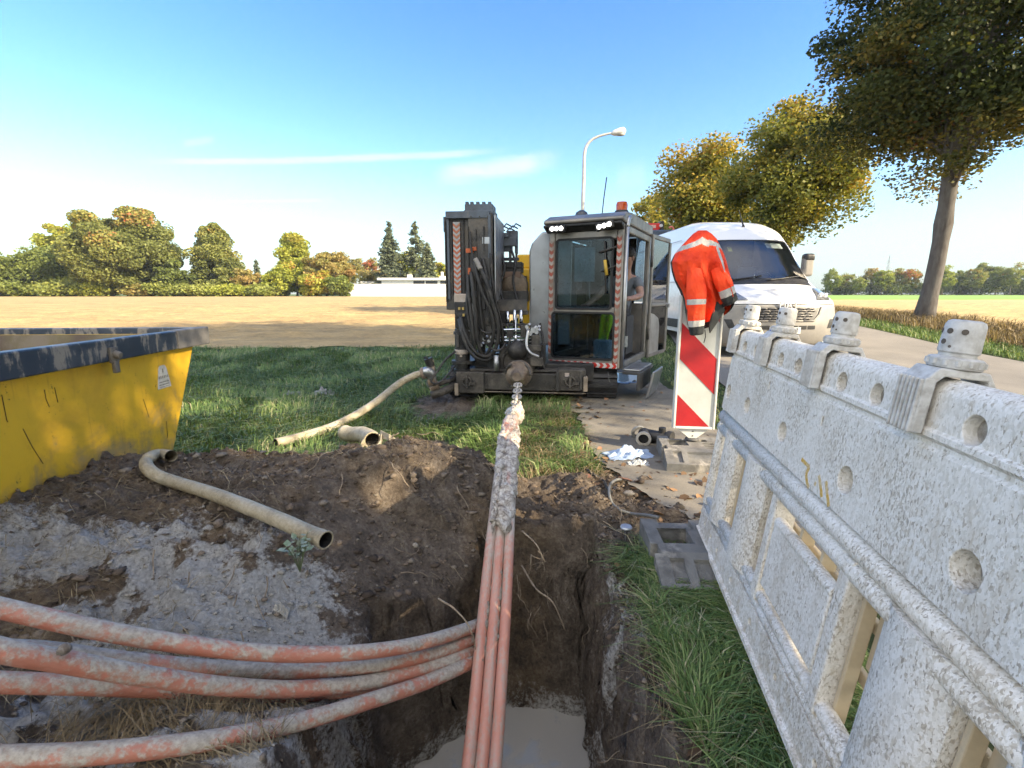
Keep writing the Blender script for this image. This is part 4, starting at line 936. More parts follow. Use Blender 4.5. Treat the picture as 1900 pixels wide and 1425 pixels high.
for k in range(-1, 4):
    lo = c0 - .272 + k * .545; hi = c0 + k * .545
    pl = clip(clip(rect, lambda p: p[1] + p[0] - lo), lambda p: hi - p[1] - p[0])
    if len(pl) >= 3: stp.prism(pl, -.0225, -.0205, 'xz')
stp.build('stripe', RED, bk)
pt = MB(); pt.prism([(-hw + .02, zb0 - .002), (hw - .02, zb0 - .002), (.03, zb0 - .075), (-.03, zb0 - .075)], -.012, .012, 'xz'); pt.build('bracket', WHT, bk, bevel=.003)
MB().cyl((0, 0, zb0 - .077), (0, 0, .10), .022, n=14).cyl((0, 0, .118), (0, 0, .128), .055, .05, 16).build('post', pm('grey_plastic', (.09, .09, .09), .6), bk, smooth=True)
MB().cyl((0, -.0145, zb0 - .02), (0, -.012, zb0 - .02), .006, n=8).cyl((0, -.0145, zb0 - .055), (0, -.012, zb0 - .055), .006, n=8).build('bolt', pm('bolt_steel', (.2, .2, .2), .5, .8), bk)
hd = MB(); hd.cyl((0, 0, zb1 + .001), (0, 0, zb1 + .20), .03, .03, 12); hd.build('lamp_socket', WHT, bk, smooth=True)
# ---- orange high visibility jacket over the beacon
m, nt, b = newmat('orange_fabric'); co = objco(nt)
n1 = nt.noise(co, 9, 5); nt.put(b.inputs['Base Color'], nt.mix(nt.step(n1, .35, .7), (.88, .060, .004), (.70, .032, .004))); b.inputs['Roughness'].default_value = .75; b.inputs['Sheen Weight'].default_value = .0
nt.put(b.inputs['Normal'], nt.bump(nt.noise(nt.mapping(co, scale=(1, 1, .45)), 26, 4, .6, 1.2), .75, .02, nt.bump(nt.noise(co, 220, 2), .25, .003))); ORF = m
REF = pm('reflective_tape', (.46, .46, .44), .5, col2=(.36, .36, .345), nscale=20, bump=.3, bscale=200)
BLF = pm('black_fabric', (.012, .016, .018), .85, col2=(.028, .034, .036), nscale=14, bump=.3, bscale=220)
JY = 3.60
jk = thing('work_jacket', 'orange high visibility jacket with grey reflective bands hung over the beacon', 'jacket', (WY(1302, 500, JY).x, JY, WY(1302, 500, JY).z)); iv = -jk.location
RB = [(428, 1295, 1311, .02), (434, 1286, 1320, .035), (444, 1277, 1329, .055), (458, 1264, 1335, .08), (472, 1252, 1341, .10), (486, 1246, 1345, .13), (502, 1248, 1349, .135), (520, 1253, 1354, .14), (540, 1264, 1358, .14), (556, 1270, 1361, .14), (575, 1273, 1354, .135), (598, 1277, 1334, .12), (618, 1281, 1320, .10)]
NA = 176; NR = 120
ys_ = [r[0] for r in RB]
def jrow(f):
    y = 428 + f * 190; return y, np.interp(y, ys_, [r[1] for r in RB]), np.interp(y, ys_, [r[2] for r in RB]), np.interp(y, ys_, [r[3] for r in RB])
rows = []
for i in range(NR + 1):
    f = i / NR; row = []
    for j in range(NA):
        a = 2 * math.pi * j / NA; cx = math.cos(a); sy = math.sin(a)      # a = -pi/2 faces the camera
        cut = 1.0 if sy > .3 else .74 + .22 * (.5 + .5 * math.sin(a * 3 + .6)) + (.0 if cx < .2 else -.10)
        y, xl, xr, dp = jrow(min(f * cut, 1))
        fold = 1 + (.06 + .62 * f) * ((1 - 2 * abs(math.sin(a * 3.5 + 1.1 * f + .5 * math.sin(a * 2)))) * .6 + .4 * (1 - 2 * abs(math.sin(a * 6 - 1.2 * f + 1)))) * (.3 + .7 * abs(sy))
        xc = (xl + xr) / 2; px = xc + (xr - xl) / 2 * math.copysign(abs(cx) ** .85, cx)
        p = WY(px, y, JY); p.y = JY + dp * math.copysign(abs(sy) ** .8, sy) * fold
        p.x = WY(px, y, JY).x
        nz_ = mnoise.fractal(p * 9, 1, 2, 4) * .016 * min(1, f * 4); p.y += nz_; p.x += .5 * nz_
        row.append(p + iv)
    rows.append(row)
jb = MB(); jb.grid(rows, closed=True); jb.f.append(tuple(range(NA))); jb.m.append(0)
nf = len(jb.f) - 1
for k in range(nf):
    i, j = divmod(k, NA); a = 2 * math.pi * (j + .5) / NA; f = (i + .5) / NR; da = (a - 1.5 * math.pi) / 1.57       # -1..1 across the front
    b1 = .235 - .13 * (1 - min(1, abs(da + .1) * 1.6)); b2 = .66 + .05 * math.sin(a * 3)
    if abs(f - b1) < .036 and abs(da) < 1.05: jb.m[k] = 1
    elif abs(da - .42) < .055 and .25 < f < .62: jb.m[k] = 1
    elif da > .55 and f > .80: jb.m[k] = 1 if f < .88 else 2
    elif f > .93 and da > -.2: jb.m[k] = 2
    elif da < -.98 and da > -1.3 and f > .3: jb.m[k] = 2
jb.build('jacket_body', [ORF, REF, BLF], jk, smooth=True)
def sleeve(pts, rs, bands, name, sq=.6):
    q = catmull([WY(px, py, yy) + iv for px, py, yy in pts], 7); k = len(q); n = 22; mb = MB(); rows = []
    rr_ = np.interp(np.linspace(0, 1, k), np.linspace(0, 1, len(rs)), rs)
    for i, p in enumerate(q):
        t = (q[min(i + 1, k - 1)] - q[max(i - 1, 0)]).normalized(); sd = t.cross(Vector((0, 1, 0))).normalized(); bk_ = sd.cross(t)
        rows.append([p + sd * math.cos(2 * math.pi * j / n) * rr_[i] * (1 + .06 * math.sin(j * 1.7 + i * .4)) + bk_ * math.sin(2 * math.pi * j / n) * rr_[i] * sq * (1 + .12 * math.sin(j * 2.3 + i * .3)) for j in range(n)])
    mb.grid(rows, closed=True); 
    for kk in range(len(mb.f)):
        f = (kk // n) / (k - 1); mb.m[kk] = 0
        for lo, hi, mi in bands:
            if lo <= f < hi: mb.m[kk] = mi
    mb.f.append(tuple(range((k - 1) * n, k * n))); mb.m.append(2)
    return mb.build(name, [ORF, REF, BLF], jk, smooth=True, sub=1)
sleeve([(1288, 500, 3.49), (1292, 535, 3.455), (1292, 570, 3.445), (1292, 598, 3.445), (1293, 622, 3.45)], (.05, .068, .066, .058, .047), [(.36, .45, 1), (.71, .80, 1), (.80, 1.1, 2)], 'sleeve')
sleeve([(1330, 498, 3.50), (1340, 520, 3.47), (1347, 536, 3.46), (1352, 550, 3.46), (1358, 562, 3.47)], (.045, .058, .058, .055, .048), [(.48, .68, 1), (.68, 1.1, 2)], 'sleeve')
fl = MB(); A_ = [WY(*v) + iv for v in ((1330, 560, 3.50), (1345, 575, 3.50), (1332, 596, 3.49), (1317, 618, 3.48), (1315, 604, 3.48), (1322, 580, 3.48))]
fl.add(A_, [(0, 1, 2, 5), (5, 2, 3, 4)]); fl.build('lining', BLF, jk, solid=.012)
MB().tube([WY(1308, 612, 3.47) + iv, WY(1309, 625, 3.465) + iv, WY(1306, 636, 3.465) + iv], .0035, 6).build('drawstring', BLF, jk)
# ------------------------------------------------------------------ white speckled road barrier
m, nt, b = newmat('speckled_plastic'); co = objco(nt)
v1 = nt.voro(nt.mapping(co, scale=(1, 1, .55)), 230, 'Color'); s1 = nt.new('ShaderNodeSeparateColor'); nt.put(s1.inputs[0], v1)
n1 = nt.noise(nt.mapping(co, scale=(1, 1, .55)), 150, 3, .6, .5); n2 = nt.noise(co, 4, 5, .6); n3 = nt.noise(co, 240, 2)
c = nt.ramp(s1.outputs[0], [(.0, (.65, .605, .515)), (.55, (.79, .745, .66)), (1, (.85, .81, .735))])
thr = nt.math('MULTIPLY_ADD', nt.math('SUBTRACT', n2, .5), .62, .535)
fl = nt.math('MULTIPLY', nt.step(nt.math('SUBTRACT', n1, thr), .0, .04), nt.step(s1.outputs[1], .12, .3))
c = nt.mix(nt.math('MULTIPLY', fl, .78), c, nt.ramp(s1.outputs[2], [(0, (.26, .21, .145)), (.5, (.43, .365, .27)), (1, (.60, .53, .42))]))
c = nt.mix(nt.math('MULTIPLY', nt.step(n3, .60, .68), .35), c, (.42, .40, .36))
c = nt.mix(nt.math('MULTIPLY', nt.step(nt.noise(nt.mapping(co, scale=(1, 1, .4)), 9, 7, .72), .48, .72), .55), c, (.50, .42, .31))
sz = nt.new('ShaderNodeSeparateXYZ'); nt.put(sz.inputs[0], co)
c = nt.mix(nt.math('MULTIPLY', nt.step(nt.math('ADD', nt.noise(co, 24, 6, .75), nt.math('MULTIPLY', nt.math('SUBTRACT', .30, sz.outputs[2]), .35)), .54, .70), .7), c, (.50, .42, .30))
nt.put(b.inputs['Base Color'], c); b.inputs['Roughness'].default_value = .62; b.inputs['Specular IOR Level'].default_value = .35
nt.put(b.inputs['Normal'], nt.bump(nt.math('ADD', nt.math('MULTIPLY', n1, .5), n3), .22, .004)); SPK = m
m, nt, b = newmat('sunlit_tint_plastic'); co = objco(nt)
c = nt.mix(nt.noise(co, 30, 5, .7), (.66, .54, .36), (.46, .36, .22)); nt.put(b.inputs['Base Color'], c); b.inputs['Roughness'].default_value = .6; SPIN = m  # opaque tan puts the sun glow through the rear plastic into the colour
BA = thing('road_barrier', 'long white speckled plastic road barrier with round holes, right foreground', 'barrier', (.913, 2.215, .105))
BRZ = math.atan2(-.985, -.175); BA.rotation_euler = (R(-6.5), 0, BRZ)
BM = Matrix.Translation(BA.location) @ BA.rotation_euler.to_matrix().to_4x4(); BMI = BM.inverted()
def bar_at(px, py, yloc=0.0):
    d = Vector(pixdir(px, py)); o = BMI @ Vector((0, 0, CAM_H)); d = BMI.to_3x3() @ d
    t = (yloc - o.y) / d.y; return o + d * t
LB = 2.2
prof = [(.0, .625)] + [(-.006, .63), (-.006, .868), (-.001, .876), (-.001, .884), (-.010, .892), (-.010, .902), (-.004, .908), (-.004, .955)] + [(.031 - .035 * math.cos(a), .966 + .034 * math.sin(a)) for a in [R(8 + 164 * i / 10) for i in range(11)]] + [(.066, .955), (.066, .625)]
pb = MB(); pb.prism([(y, z) for y, z in prof], 0, LB, 'yz'); panel = pb.build('panel', SPK, BA)
cut = []
for s_ in (.15, .30, .57, .72, 1.0, 1.16, 1.45, 1.60, 1.9, 2.05):
    cut.append(MB().cyl((s_, -.03, .930), (s_, .022, .930), .029, .023, 28))
for s_ in (.055, .34, .72, 1.13, 1.52, 1.92): cut.append(MB().cyl((s_, -.03, .715), (s_, .04, .715), .038, .026, 32))
for s_, z_ in ((.16, .80), (.95, .80), (.52, .82), (1.62, .80)): cut.append(MB().bx(s_, s_ + .010, -.02, .012, z_, z_ + .028))
boolean(panel, cut)
HD = pm('hole_dirt', (.40, .36, .30), .8, col2=(.20, .165, .125), nscale=60, bump=.3, dirt=(.14, .11, .085), damt=.35, dscale=50)
for s_, z_, r_, d_ in [(q, .930, .0225, .0212) for q in (.15, .30, .57, .72, 1.0, 1.16, 1.45, 1.60, 1.9, 2.05)] + [(q, .715, .0255, .0392) for q in (.055, .34, .72, 1.13, 1.52, 1.92)]:
    MB().lathe([(.001, 0), (r_, 0), (r_, .004)], 24, Matrix.Translation((s_, d_, z_)) @ Matrix.Rotation(R(90), 4, 'X')).build('hole_floor', HD, BA)
panel.data.polygons.foreach_set('use_smooth', [True] * len(panel.data.polygons)); panel.data.set_sharp_from_angle(angle=R(30))
bv = panel.modifiers.new('bevel', 'BEVEL'); bv.width = .004; bv.segments = 2; bv.limit_method = 'ANGLE'; bv.angle_limit = R(50)
# thin mould seam
# rails
def rail(z, r, name): 
    return MB().tube([(0.002, .018, z), (LB * .5, .018, z), (LB - .002, .018, z)], r, 20).build(name, SPK, BA, smooth=True)
rail(.592, .030, 'rail'); rail(.540, .028, 'rail')
rail(.188, .022, 'rail'); rail(.150, .019, 'rail')
lo = MB(); lo.prism([(.002, .0), (-.012, .012), (-.012, .028), (-.002, .034), (-.002, .135), (.06, .135), (.06, 0)], 0, LB, 'yz'); lob = lo.build('skirt', SPK, BA)
boolean(lob, [MB().cyl((s_, -.05, .085), (s_, .02, .085), .013, .011, 18) for s_ in (.10, .22, .34, .56, .80, 1.04, 1.30, 1.56)])
bv = lob.modifiers.new('bevel', 'BEVEL'); bv.width = .003; bv.segments = 2; bv.limit_method = 'ANGLE'; bv.angle_limit = R(50)
# posts between the rails
def post(s0, s1, bulge=.02, name='upright'):
    pr = []; n = 10
    for i in range(n + 1):
        f = i / n; pr.append((s0 + (s1 - s0) * f, .012 - bulge * math.sin(math.pi * f) ** .6))
    pr += [(s1, .06), (s0, .06)]
    mb = MB(); mb.prism(pr, .165, .565, 'xy'); return mb.build(name, SPK, BA, smooth=True, ang=40)
post(.0, .055, .022, 'end_post'); 
for s0, s1, bl in ((.13, .30, .03), (.44, .66, .034), (1.36, 1.56, .03), (1.66, 1.86, .03), (1.96, 2.18, .03)): post(s0, s1, bl)
# plate section with small windows above it
for s0 in (.755, 1.20): MB().bx(s0, s0 + .045, -.006, .06, .165, .565).build('upright', SPK, BA, bevel=.005)
mp = MB(); mp.bx(.81, 1.19, -.004, .035, .235, .455); mp.tube([(.81, .012, .452), (1.19, .012, .452)], .018, 12); o_ = mp.build('name_plate_field', SPK, BA, bevel=.005, smooth=True, ang=40)
for s_ in (.93, 1.06): MB().bx(s_, s_ + .016, .02, .058, .45, .565).build('window_bar', SPIN, BA, bevel=.003)
for s_ in (.325, .665, 1.25, 1.565, 1.87): MB().bx(s_ + .001, s_ + .014, .028, .058, .17, .56).build('window_bar', SPIN, BA, bevel=.003)
for s_, z0, z1 in ((1.262, .33, .562), (1.578, .30, .562), (1.884, .17, .562), (.34, .17, .562), (.68, .17, .562)): MB().bx(s_, s_ + .07, .064, .074, z0, z1).build('rear_skin', SPIN, BA, bevel=.003)
# rear half rail seen through the openings
MB().bx(.0, LB, .0765, .092, .40, .43).build('rear_rail', SPIN, BA, bevel=.004); MB().bx(.0, LB, .0765, .092, .27, .30).build('rear_rail', SPIN, BA, bevel=.004)
# lamp holders along the top
SPG = pm('holder_plastic', (.60, .59, .56), .6, col2=(.42, .40, .36), nscale=45, bump=.2, dirt=(.30, .27, .23), damt=.34, dscale=26)
HOLE = pm('hole_dark', (.12, .10, .08), .9)
for s_ in (.03, .44, .87, 1.31, 1.75):
    mb = MB(); M = Matrix.Translation((s_, .031, 1.0))
    mb.box((s_, -.022, .945), (.074, .020, .105)); 
    for k in range(6): mb.box((s_ - .031 + .0124 * k, -.034, .943), (.007, .008, .104))
    mb.prism([(-.032, .99), (-.012, 1.018), (.07, 1.018), (.088, .99), (.088, .93), (.078, .93), (.070, 1.003), (.0, 1.003), (-.016, .985)], s_ - .036, s_ + .036, 'yz')
    hb = mb.build('lamp_holder', SPG, BA, bevel=.003)
    lt = MB(); lt.lathe([(.040, .019), (.042, .022), (.042, .036), (.038, .039), (.028, .0405), (.028, .046), (.0315, .049), (.0298, .098), (.027, .105), (.020, .108), (.002, .1085)], 28, M)
    for k in range(14):
        a = 2 * math.pi * k / 14; lt.cyl(M @ Vector((.0405 * math.cos(a), .0405 * math.sin(a), .024)), M @ Vector((.0405 * math.cos(a), .0405 * math.sin(a), .034)), .0048, n=8)
    cp = lt.build('cap', SPG, hb, smooth=True, ang=40)
    hl = MB()
    for a, z_ in ((-150, .086), (-112, .086), (-72, .086), (-30, .086), (-85, .066), (-160, .066), (-60, .058)):
        d = Vector((math.cos(R(a)), math.sin(R(a)), 0)); hl.cyl(M @ (d * .0265 + Vector((0, 0, z_))), M @ (d * .0312 + Vector((0, 0, z_))), .0052 if z_ > .06 else .0026, n=14)
    hl.build('socket_hole', HOLE, cp)
# yellow crayon marks
YL = pm('yellow_crayon', (.60, .36, .05), .8, col2=(.66, .56, .36), nscale=90)
for pts in ([(1487, 852), (1497, 862), (1501, 866), (1495, 880), (1497, 895), (1500, 905)], [(1519, 882), (1522, 902), (1524, 922)], [(1532, 893), (1534, 915), (1537, 940)], [(1511, 896), (1513, 899)]):
    q = [bar_at(x, y, -.0072) for x, y in pts]; mk = MB()
    for a_, b_ in zip(q, q[1:]):
        d = (b_ - a_); sd = Vector((-d.z, 0, d.x)).normalized() * .0055; mk.add([a_ - sd, a_ + sd, b_ + sd, b_ - sd, a_ - sd + Vector((0, .0008, 0)), a_ + sd + Vector((0, .0008, 0)), b_ + sd + Vector((0, .0008, 0)), b_ - sd + Vector((0, .0008, 0))], [(0, 1, 2, 3), (7, 6, 5, 4), (0, 4, 5, 1), (1, 5, 6, 2), (2, 6, 7, 3), (3, 7, 4, 0)])
    mk.build('crayon_mark', YL, BA)
# hinge post at the far end
MB().cyl((-.03, .035, .10), (-.03, .035, .985), .026, n=14).cyl((-.03, .035, .985), (-.03, .035, 1.04), .032, .030, 14).box((-.012, .035, .90), (.03, .03, .05)).box((-.012, .035, .30), (.03, .03, .05)).build('hinge_post', SPK, BA, smooth=True, ang=40)
# ------------------------------------------------------------------ horizontal drilling rig
STEEL = pm('dark_steel', (.050, .048, .046), .48, .35, col2=(.085, .08, .075), nscale=5, bump=.15, bscale=60, dirt=(.14, .12, .095), damt=.38, dscale=5)
STEELD = pm('black_steel', (.020, .020, .021), .5, .3, col2=(.045, .043, .04), nscale=6, bump=.2, dirt=(.10, .088, .07), damt=.36, dscale=6)
STEELM = pm('muddy_steel', (.045, .042, .038), .6, .2, col2=(.085, .075, .062), nscale=7, bump=.5, bscale=60, dirt=(.135, .118, .095), damt=.42, dscale=6)
STEELB = pm('blue_grey_steel', (.10, .12, .145), .42, .4, col2=(.07, .075, .085), nscale=4, dirt=(.20, .17, .13), damt=.3, dscale=5)
CABM = pm('cab_frame_grey', (.20, .19, .175), .42, .5, col2=(.33, .30, .26), nscale=4, dirt=(.26, .21, .16), damt=.34, dscale=4)
ALU = pm('aluminium', (.46, .47, .48), .36, .8, col2=(.36, .36, .36), nscale=6, dirt=(.30, .26, .21), damt=.28, dscale=5)
CHROME = pm('chrome_rod', (.65, .68, .72), .14, 1.0, col2=(.55, .58, .62), nscale=5)
YEL = pm('rig_yellow', (.70, .42, .02), .4, col2=(.62, .35, .02), nscale=4, dirt=(.25, .18, .09), damt=.25)
ORG = pm('orange_paint', (.55, .12, .03), .5, dirt=(.2, .13, .08), damt=.3)
SILV = pm('hood_silver', (.34, .35, .36), .34, .6, col2=(.26, .26, .26), nscale=3, dirt=(.20, .17, .14), damt=.32, dscale=3)
CHR_R = pm('chevron_red', (.55, .03, .02), .45, col2=(.42, .03, .02), nscale=9, dirt=(.3, .2, .14), damt=.3)
CHR_W = pm('chevron_white', (.62, .60, .57), .45, col2=(.50, .47, .43), nscale=9, dirt=(.36, .28, .2), damt=.35)
CHR_O = pm('chevron_faded', (.42, .11, .05), .5, col2=(.36, .15, .08), nscale=9, dirt=(.2, .15, .11), damt=.35)
CHR_G = pm('chevron_grey', (.42, .42, .41), .5, col2=(.32, .31, .30), nscale=9, dirt=(.2, .17, .14), damt=.35)
CHR_W2 = pm('chevron_worn_white', (.40, .36, .32), .5, col2=(.28, .25, .22), nscale=7, dirt=(.22, .18, .14), damt=.42, dscale=7); CHR_R2 = pm('chevron_worn_red', (.33, .075, .045), .5, col2=(.26, .10, .07), nscale=7, dirt=(.22, .17, .13), damt=.4, dscale=7)
BEIGE = pm('beige_cap', (.42, .34, .27), .6, col2=(.50, .46, .42), nscale=8, dirt=(.2, .15, .1), damt=.35)
def chevron(mb, x, z0, z1, w, y, n, down=True):
    """chevron strip, white ground (slot 0) and red V marks (slot 1), facing -y"""
    mb.cur = 0; mb.bx(x - w / 2, x + w / 2, y, y + .004, z0, z1); mb.cur = 1
    p = (z1 - z0) / n; k = p * .5; s = w * .42 * (1 if down else -1)
    for i in range(n):
        zt = z1 - i * p - p * .15
        for sg in (-1, 1):
            poly = [(x, zt - s), (x + sg * w / 2, zt), (x + sg * w / 2, zt - k), (x, zt - s - k)]
            poly = [(a, max(z0, min(z1, b_))) for a, b_ in poly]
            mb.prism(poly, y - .0015, y - .0002, 'xz')
    mb.cur = 0
def chevron_h(mb, x0, x1, z, h, y, n):
    mb.cur = 0; mb.bx(x0, x1, y, y + .004, z - h / 2, z + h / 2); mb.cur = 1
    p = (x1 - x0) / n; k = p * .5; s = h * .45
    for i in range(n):
        xt = x0 + i * p + p * .2
        for sg in (-1, 1):
            poly = [(xt + s, z), (xt, z + sg * h / 2), (xt + k, z + sg * h / 2), (xt + k + s, z)]
            mb.prism([(max(x0, min(x1, a)), b_) for a, b_ in poly], y - .0015, y - .0002, 'xz')
    mb.cur = 0
RO = Vector((.05, 5.25, .06)); RRZ = R(-6)
rig = thing('drilling_rig', 'dark horizontal drilling rig with pipe mast and glazed operator cab', 'drilling rig', tuple(RO), RRZ)
RMI = (Matrix.Translation(RO) @ Euler((0, 0, RRZ)).to_matrix().to_4x4()).inverted()
def rl(px, py, yl):
    """rig-local point on the plane local y = yl seen at a photo pixel"""
    d = RMI.to_3x3() @ Vector(pixdir(px, py)); o = RMI @ Vector((0, 0, CAM_H)); t = (yl - o.y) / d.y; return o + d * t
def rbox(mb, x0, y0, x1, y1, yl, dep, tilt=0):
    a, b_ = rl(x0, y0, yl), rl(x1, y1, yl)
    mb.box(((a.x + b_.x) / 2, yl + dep / 2, (a.z + b_.z) / 2), (abs(b_.x - a.x), dep, abs(b_.z - a.z)), rot=(0, tilt, 0) if tilt else None); return mb
def rpart(name, mat, boxes, bevel=.006, **kw):
    mb = MB()
    for bx_ in boxes: rbox(mb, *bx_)
    return mb.build(name, mat, rig, bevel=bevel, **kw)
# front stake-down beam
fb = rpart('front_beam', STEELM, [(895, 692, 1040, 726, .0, .16), (846, 690, 898, 730, -.03, .22), (1035, 686, 1086, 726, -.02, .2), (850, 724, 1084, 733, .02, .3), (872, 684, 1060, 692, .05, .3)], .008)
rpart('beam_skid', pm('skid_light', (.30, .25, .19), .8, col2=(.16, .13, .1), nscale=12), [(893, 726, 1088, 731, -.015, .02), (1083, 700, 1090, 727, -.06, .10), (843, 712, 850, 734, -.06, .1)], .006)
mb = MB()
for px in (866, 1058):
    c = rl(px, 708, -.045)
    mb.tube([c + Vector((.05 * math.cos(a), 0, .05 * math.sin(a))) for a in [2 * math.pi * i / 20 for i in range(21)]], .011, 8, cap=False); mb.box(c, (.022, .03, .15)); mb.box(c + Vector((.06, 0, -.02)), (.07, .02, .03)); mb.box(c + Vector((-.05, 0, .03)), (.05, .02, .03))
mb.build('stake_clamp', STEELM, rig, smooth=True, ang=40)
mb = MB(); rbox(mb, 1032, 690, 1037, 726, -.05, .05); rbox(mb, 1076, 690, 1080, 724, -.05, .05); mb.build('clamp_plate', STEEL, rig, bevel=.004)
# crawler tracks
mb = MB()
def track(xc, w, y0, y1, zc, r):
    n = 12; pts = [(y0 - r * math.cos(math.pi * (i / n - .5)) , zc + r * math.sin(math.pi * (i / n - .5))) for i in range(n + 1)]
    pts += [(y1 + r * math.cos(math.pi * (.5 - i / n)), zc + r * math.sin(math.pi * (.5 - i / n))) for i in range(n + 1)]
    return [(a, b_) for a, b_ in pts]
for xc, y0 in ((-.62, .35), (.95, .45)):
    tk = MB(); pr = track(xc, .3, y0, y0 + 1.9, .17, .19); tk.prism(pr, xc - .17, xc + .17, 'yz')
    for i in range(22): tk.box((xc, y0 - .18 + .01, .05 + i * .0), (.33, .03, .03)) if i == 0 else tk.box((xc, y0 + (i - 1) * .095, -.025), (.34, .05, .03))
    for i in range(7):
        a = math.pi * (i / 6 - .5); tk.box((xc, y0 - .20 * math.cos(a), .17 + .20 * math.sin(a)), (.34, .045, .045), rot=(-a, 0, 0))
    tk.build('crawler_track', BLACK, rig, smooth=False, bevel=.004)
MB().bx(-.5, .85, .2, 2.6, .22, .42).build('chassis', STEELD, rig, bevel=.01)
# pipe mast: vertical stack of channel plates
mast = rpart('mast', STEEL, [(824, 402, 872, 575, .10, .30), (868, 395, 916, 640, .06, .34)], .008)
rpart('mast_rail', STEELD, [(837, 408, 841, 548, .08, .02), (858, 408, 863, 552, .08, .02), (824, 410, 830, 560, .07, .03), (868, 420, 871, 560, .04, .02), (882, 424, 885, 540, .04, .02), (896, 420, 899, 470, .04, .02)], .003)
rpart('mast_flange', STEELB, [(826, 392, 908, 404, .05, .4), (822, 402, 826, 430, .09, .2), (828, 404, 836, 556, .075, .02), (905, 398, 912, 600, .045, .02)], .004)
mb = MB(); a = rl(848, 546, .072); c = rl(848, 412, .072); chevron(mb, (a.x + c.x) / 2, a.z, c.z, .075, .070, 14); mb.build('hazard_strip', [CHR_G, CHR_O], rig)
# right side face of the mast: bright brushed edge
mb = MB(); p0, p1 = rl(917, 398, .06), rl(919, 560, .06); mb.bx(p0.x, p0.x + .012, .06, .8, p1.z, p0.z); mb.build('mast_side_plate', ALU, rig, bevel=.003)
mb = MB(); rbox(mb, 862, 379, 914, 394, .12, .25); rbox(mb, 860, 390, 916, 396, .10, .3)
for px in (866, 875, 886, 897, 908): rbox(mb, px - 3, 374, px + 3, 382, .14, .05)
mb.build('valve_block', STEELB, rig, bevel=.004)
mb = MB(); rbox(mb, 890, 430, 914, 480, .05, .04); rbox(mb, 893, 478, 910, 520, .03, .06); mb.build('mast_cover', STEEL, rig, bevel=.004)
rpart('orange_latch', ORG, [(864, 461, 878, 469, .03, .02), (874, 458, 884, 465, .03, .02)], .003); rpart('orange_latch', ORG, [(868, 497, 873, 510, .03, .02)], .003)
mb = MB(); rbox(mb, 842, 545, 866, 562, .055, .10); mb.build('cap_plate', BEIGE, rig, bevel=.012)
mb = MB(); rbox(mb, 843, 560, 868, 610, .05, .14); rbox(mb, 846, 580, 866, 590, .04, .03); mb.build('rotary_unit', STEELD, rig, bevel=.008)
mb = MB()
for (x_, y_) in ((850, 570), (857, 570), (850, 592), (858, 582)): rbox(mb, x_, y_, x_ + 4, y_ + 5, .035, .02)
mb.build('yellow_tag', pm('tag_yellow', (.55, .40, .12), .6), rig)
mb = MB(); h_ = [rl(870, 567, .03), rl(876, 566, .0), rl(877, 590, .0), rl(876, 612, .0), rl(871, 614, .03)]; mb.tube(catmull(h_, 5), .010, 8); mb.build('grab_handle', ALU, rig, smooth=True)
# left jack leg with flange discs
c = rl(860, 680, .10)
def rcyl(mb, px, y0, y1, yl, r0, r1=None, n=18): a, b_ = rl(px, y0, yl), rl(px, y1, yl); mb.cyl((a.x, yl, a.z), (a.x, yl, b_.z), r0, r1, n)
mb = MB(); rcyl(mb, 856, 610, 660, .12, .075); rcyl(mb, 858, 640, 690, .12, .085); rcyl(mb, 860, 668, 673, .12, .135); rcyl(mb, 860, 684, 691, .12, .11); rcyl(mb, 858, 615, 620, .12, .10); mb.build('jack_leg', STEELD, rig, smooth=True, ang=40)
mb = MB(); rcyl(mb, 857, 648, 656, .10, .08); rcyl(mb, 856, 655, 662, .05, .02); mb.build('jack_seal', BEIGE, rig, smooth=True, ang=40)
# lower works: frame rails, carriage, chrome rods
rpart('carriage_frame', STEELD, [(880, 600, 985, 606, .2, .05), (876, 615, 1000, 621, .15, .05), (880, 634, 1000, 640, .12, .05), (888, 560, 900, 690, .25, .06), (926, 580, 938, 690, .3, .06), (880, 655, 945, 690, .2, .3), (905, 660, 920, 690, .1, .05)], .004)
rpart('cross_plate', STEEL, [(922, 556, 978, 578, .3, .04), (905, 576, 980, 584, .32, .1)], .005)
mb = MB(); 
for y_ in (612, 626, 632): a, b_ = rl(872, y_ + 3, .1), rl(1002, y_ - 2, .1); mb.tube([a, a.lerp(b_, .5) + Vector((0, 0, .004)), b_], .013, 10)
for (x_, y0, y1) in ((955, 575, 612), (967, 575, 608), (942, 578, 606)): a, b_ = rl(x_, y0, .28), rl(x_, y1, .28); mb.cyl(a, b_, .022, n=14)
mb.build('hydraulic_rod', CHROME, rig, smooth=True)
mb = MB(); 
for i, (px, py, r_) in enumerate(((900, 628, .02), (908, 632, .018), (914, 625, .02), (918, 632, .016), (990, 612, .03), (984, 618, .025), (996, 616, .022), (996, 610, .02), (978, 606, .02), (893, 640, .02))):
    p = rl(px, py, .08); mb = MB(); mb.cyl(p, p + Vector((0, -.05, .0)), r_, n=10); mb.cyl(p + Vector((.012, 0, .01)), p + Vector((.03, -.04, .03)), r_ * .7, n=8); mb.build('hose_fitting', ALU, rig, smooth=True, ang=40)
mb = MB(); rbox(mb, 986, 622, 1000, 668, .02, .12); rbox(mb, 978, 640, 1004, 652, .0, .1); rbox(mb, 984, 664, 1006, 680, -.02, .12); mb.build('vise_block', STEELM, rig, bevel=.008)
p = rl(994, 640, .0); mb = MB(); mb.tube(catmull([rl(980, 612, .0), rl(977, 640, -.03), rl(985, 655, -.05), rl(1000, 662, -.04)], 5), .016, 8); mb.build('vise_arm', ALU, rig, smooth=True)
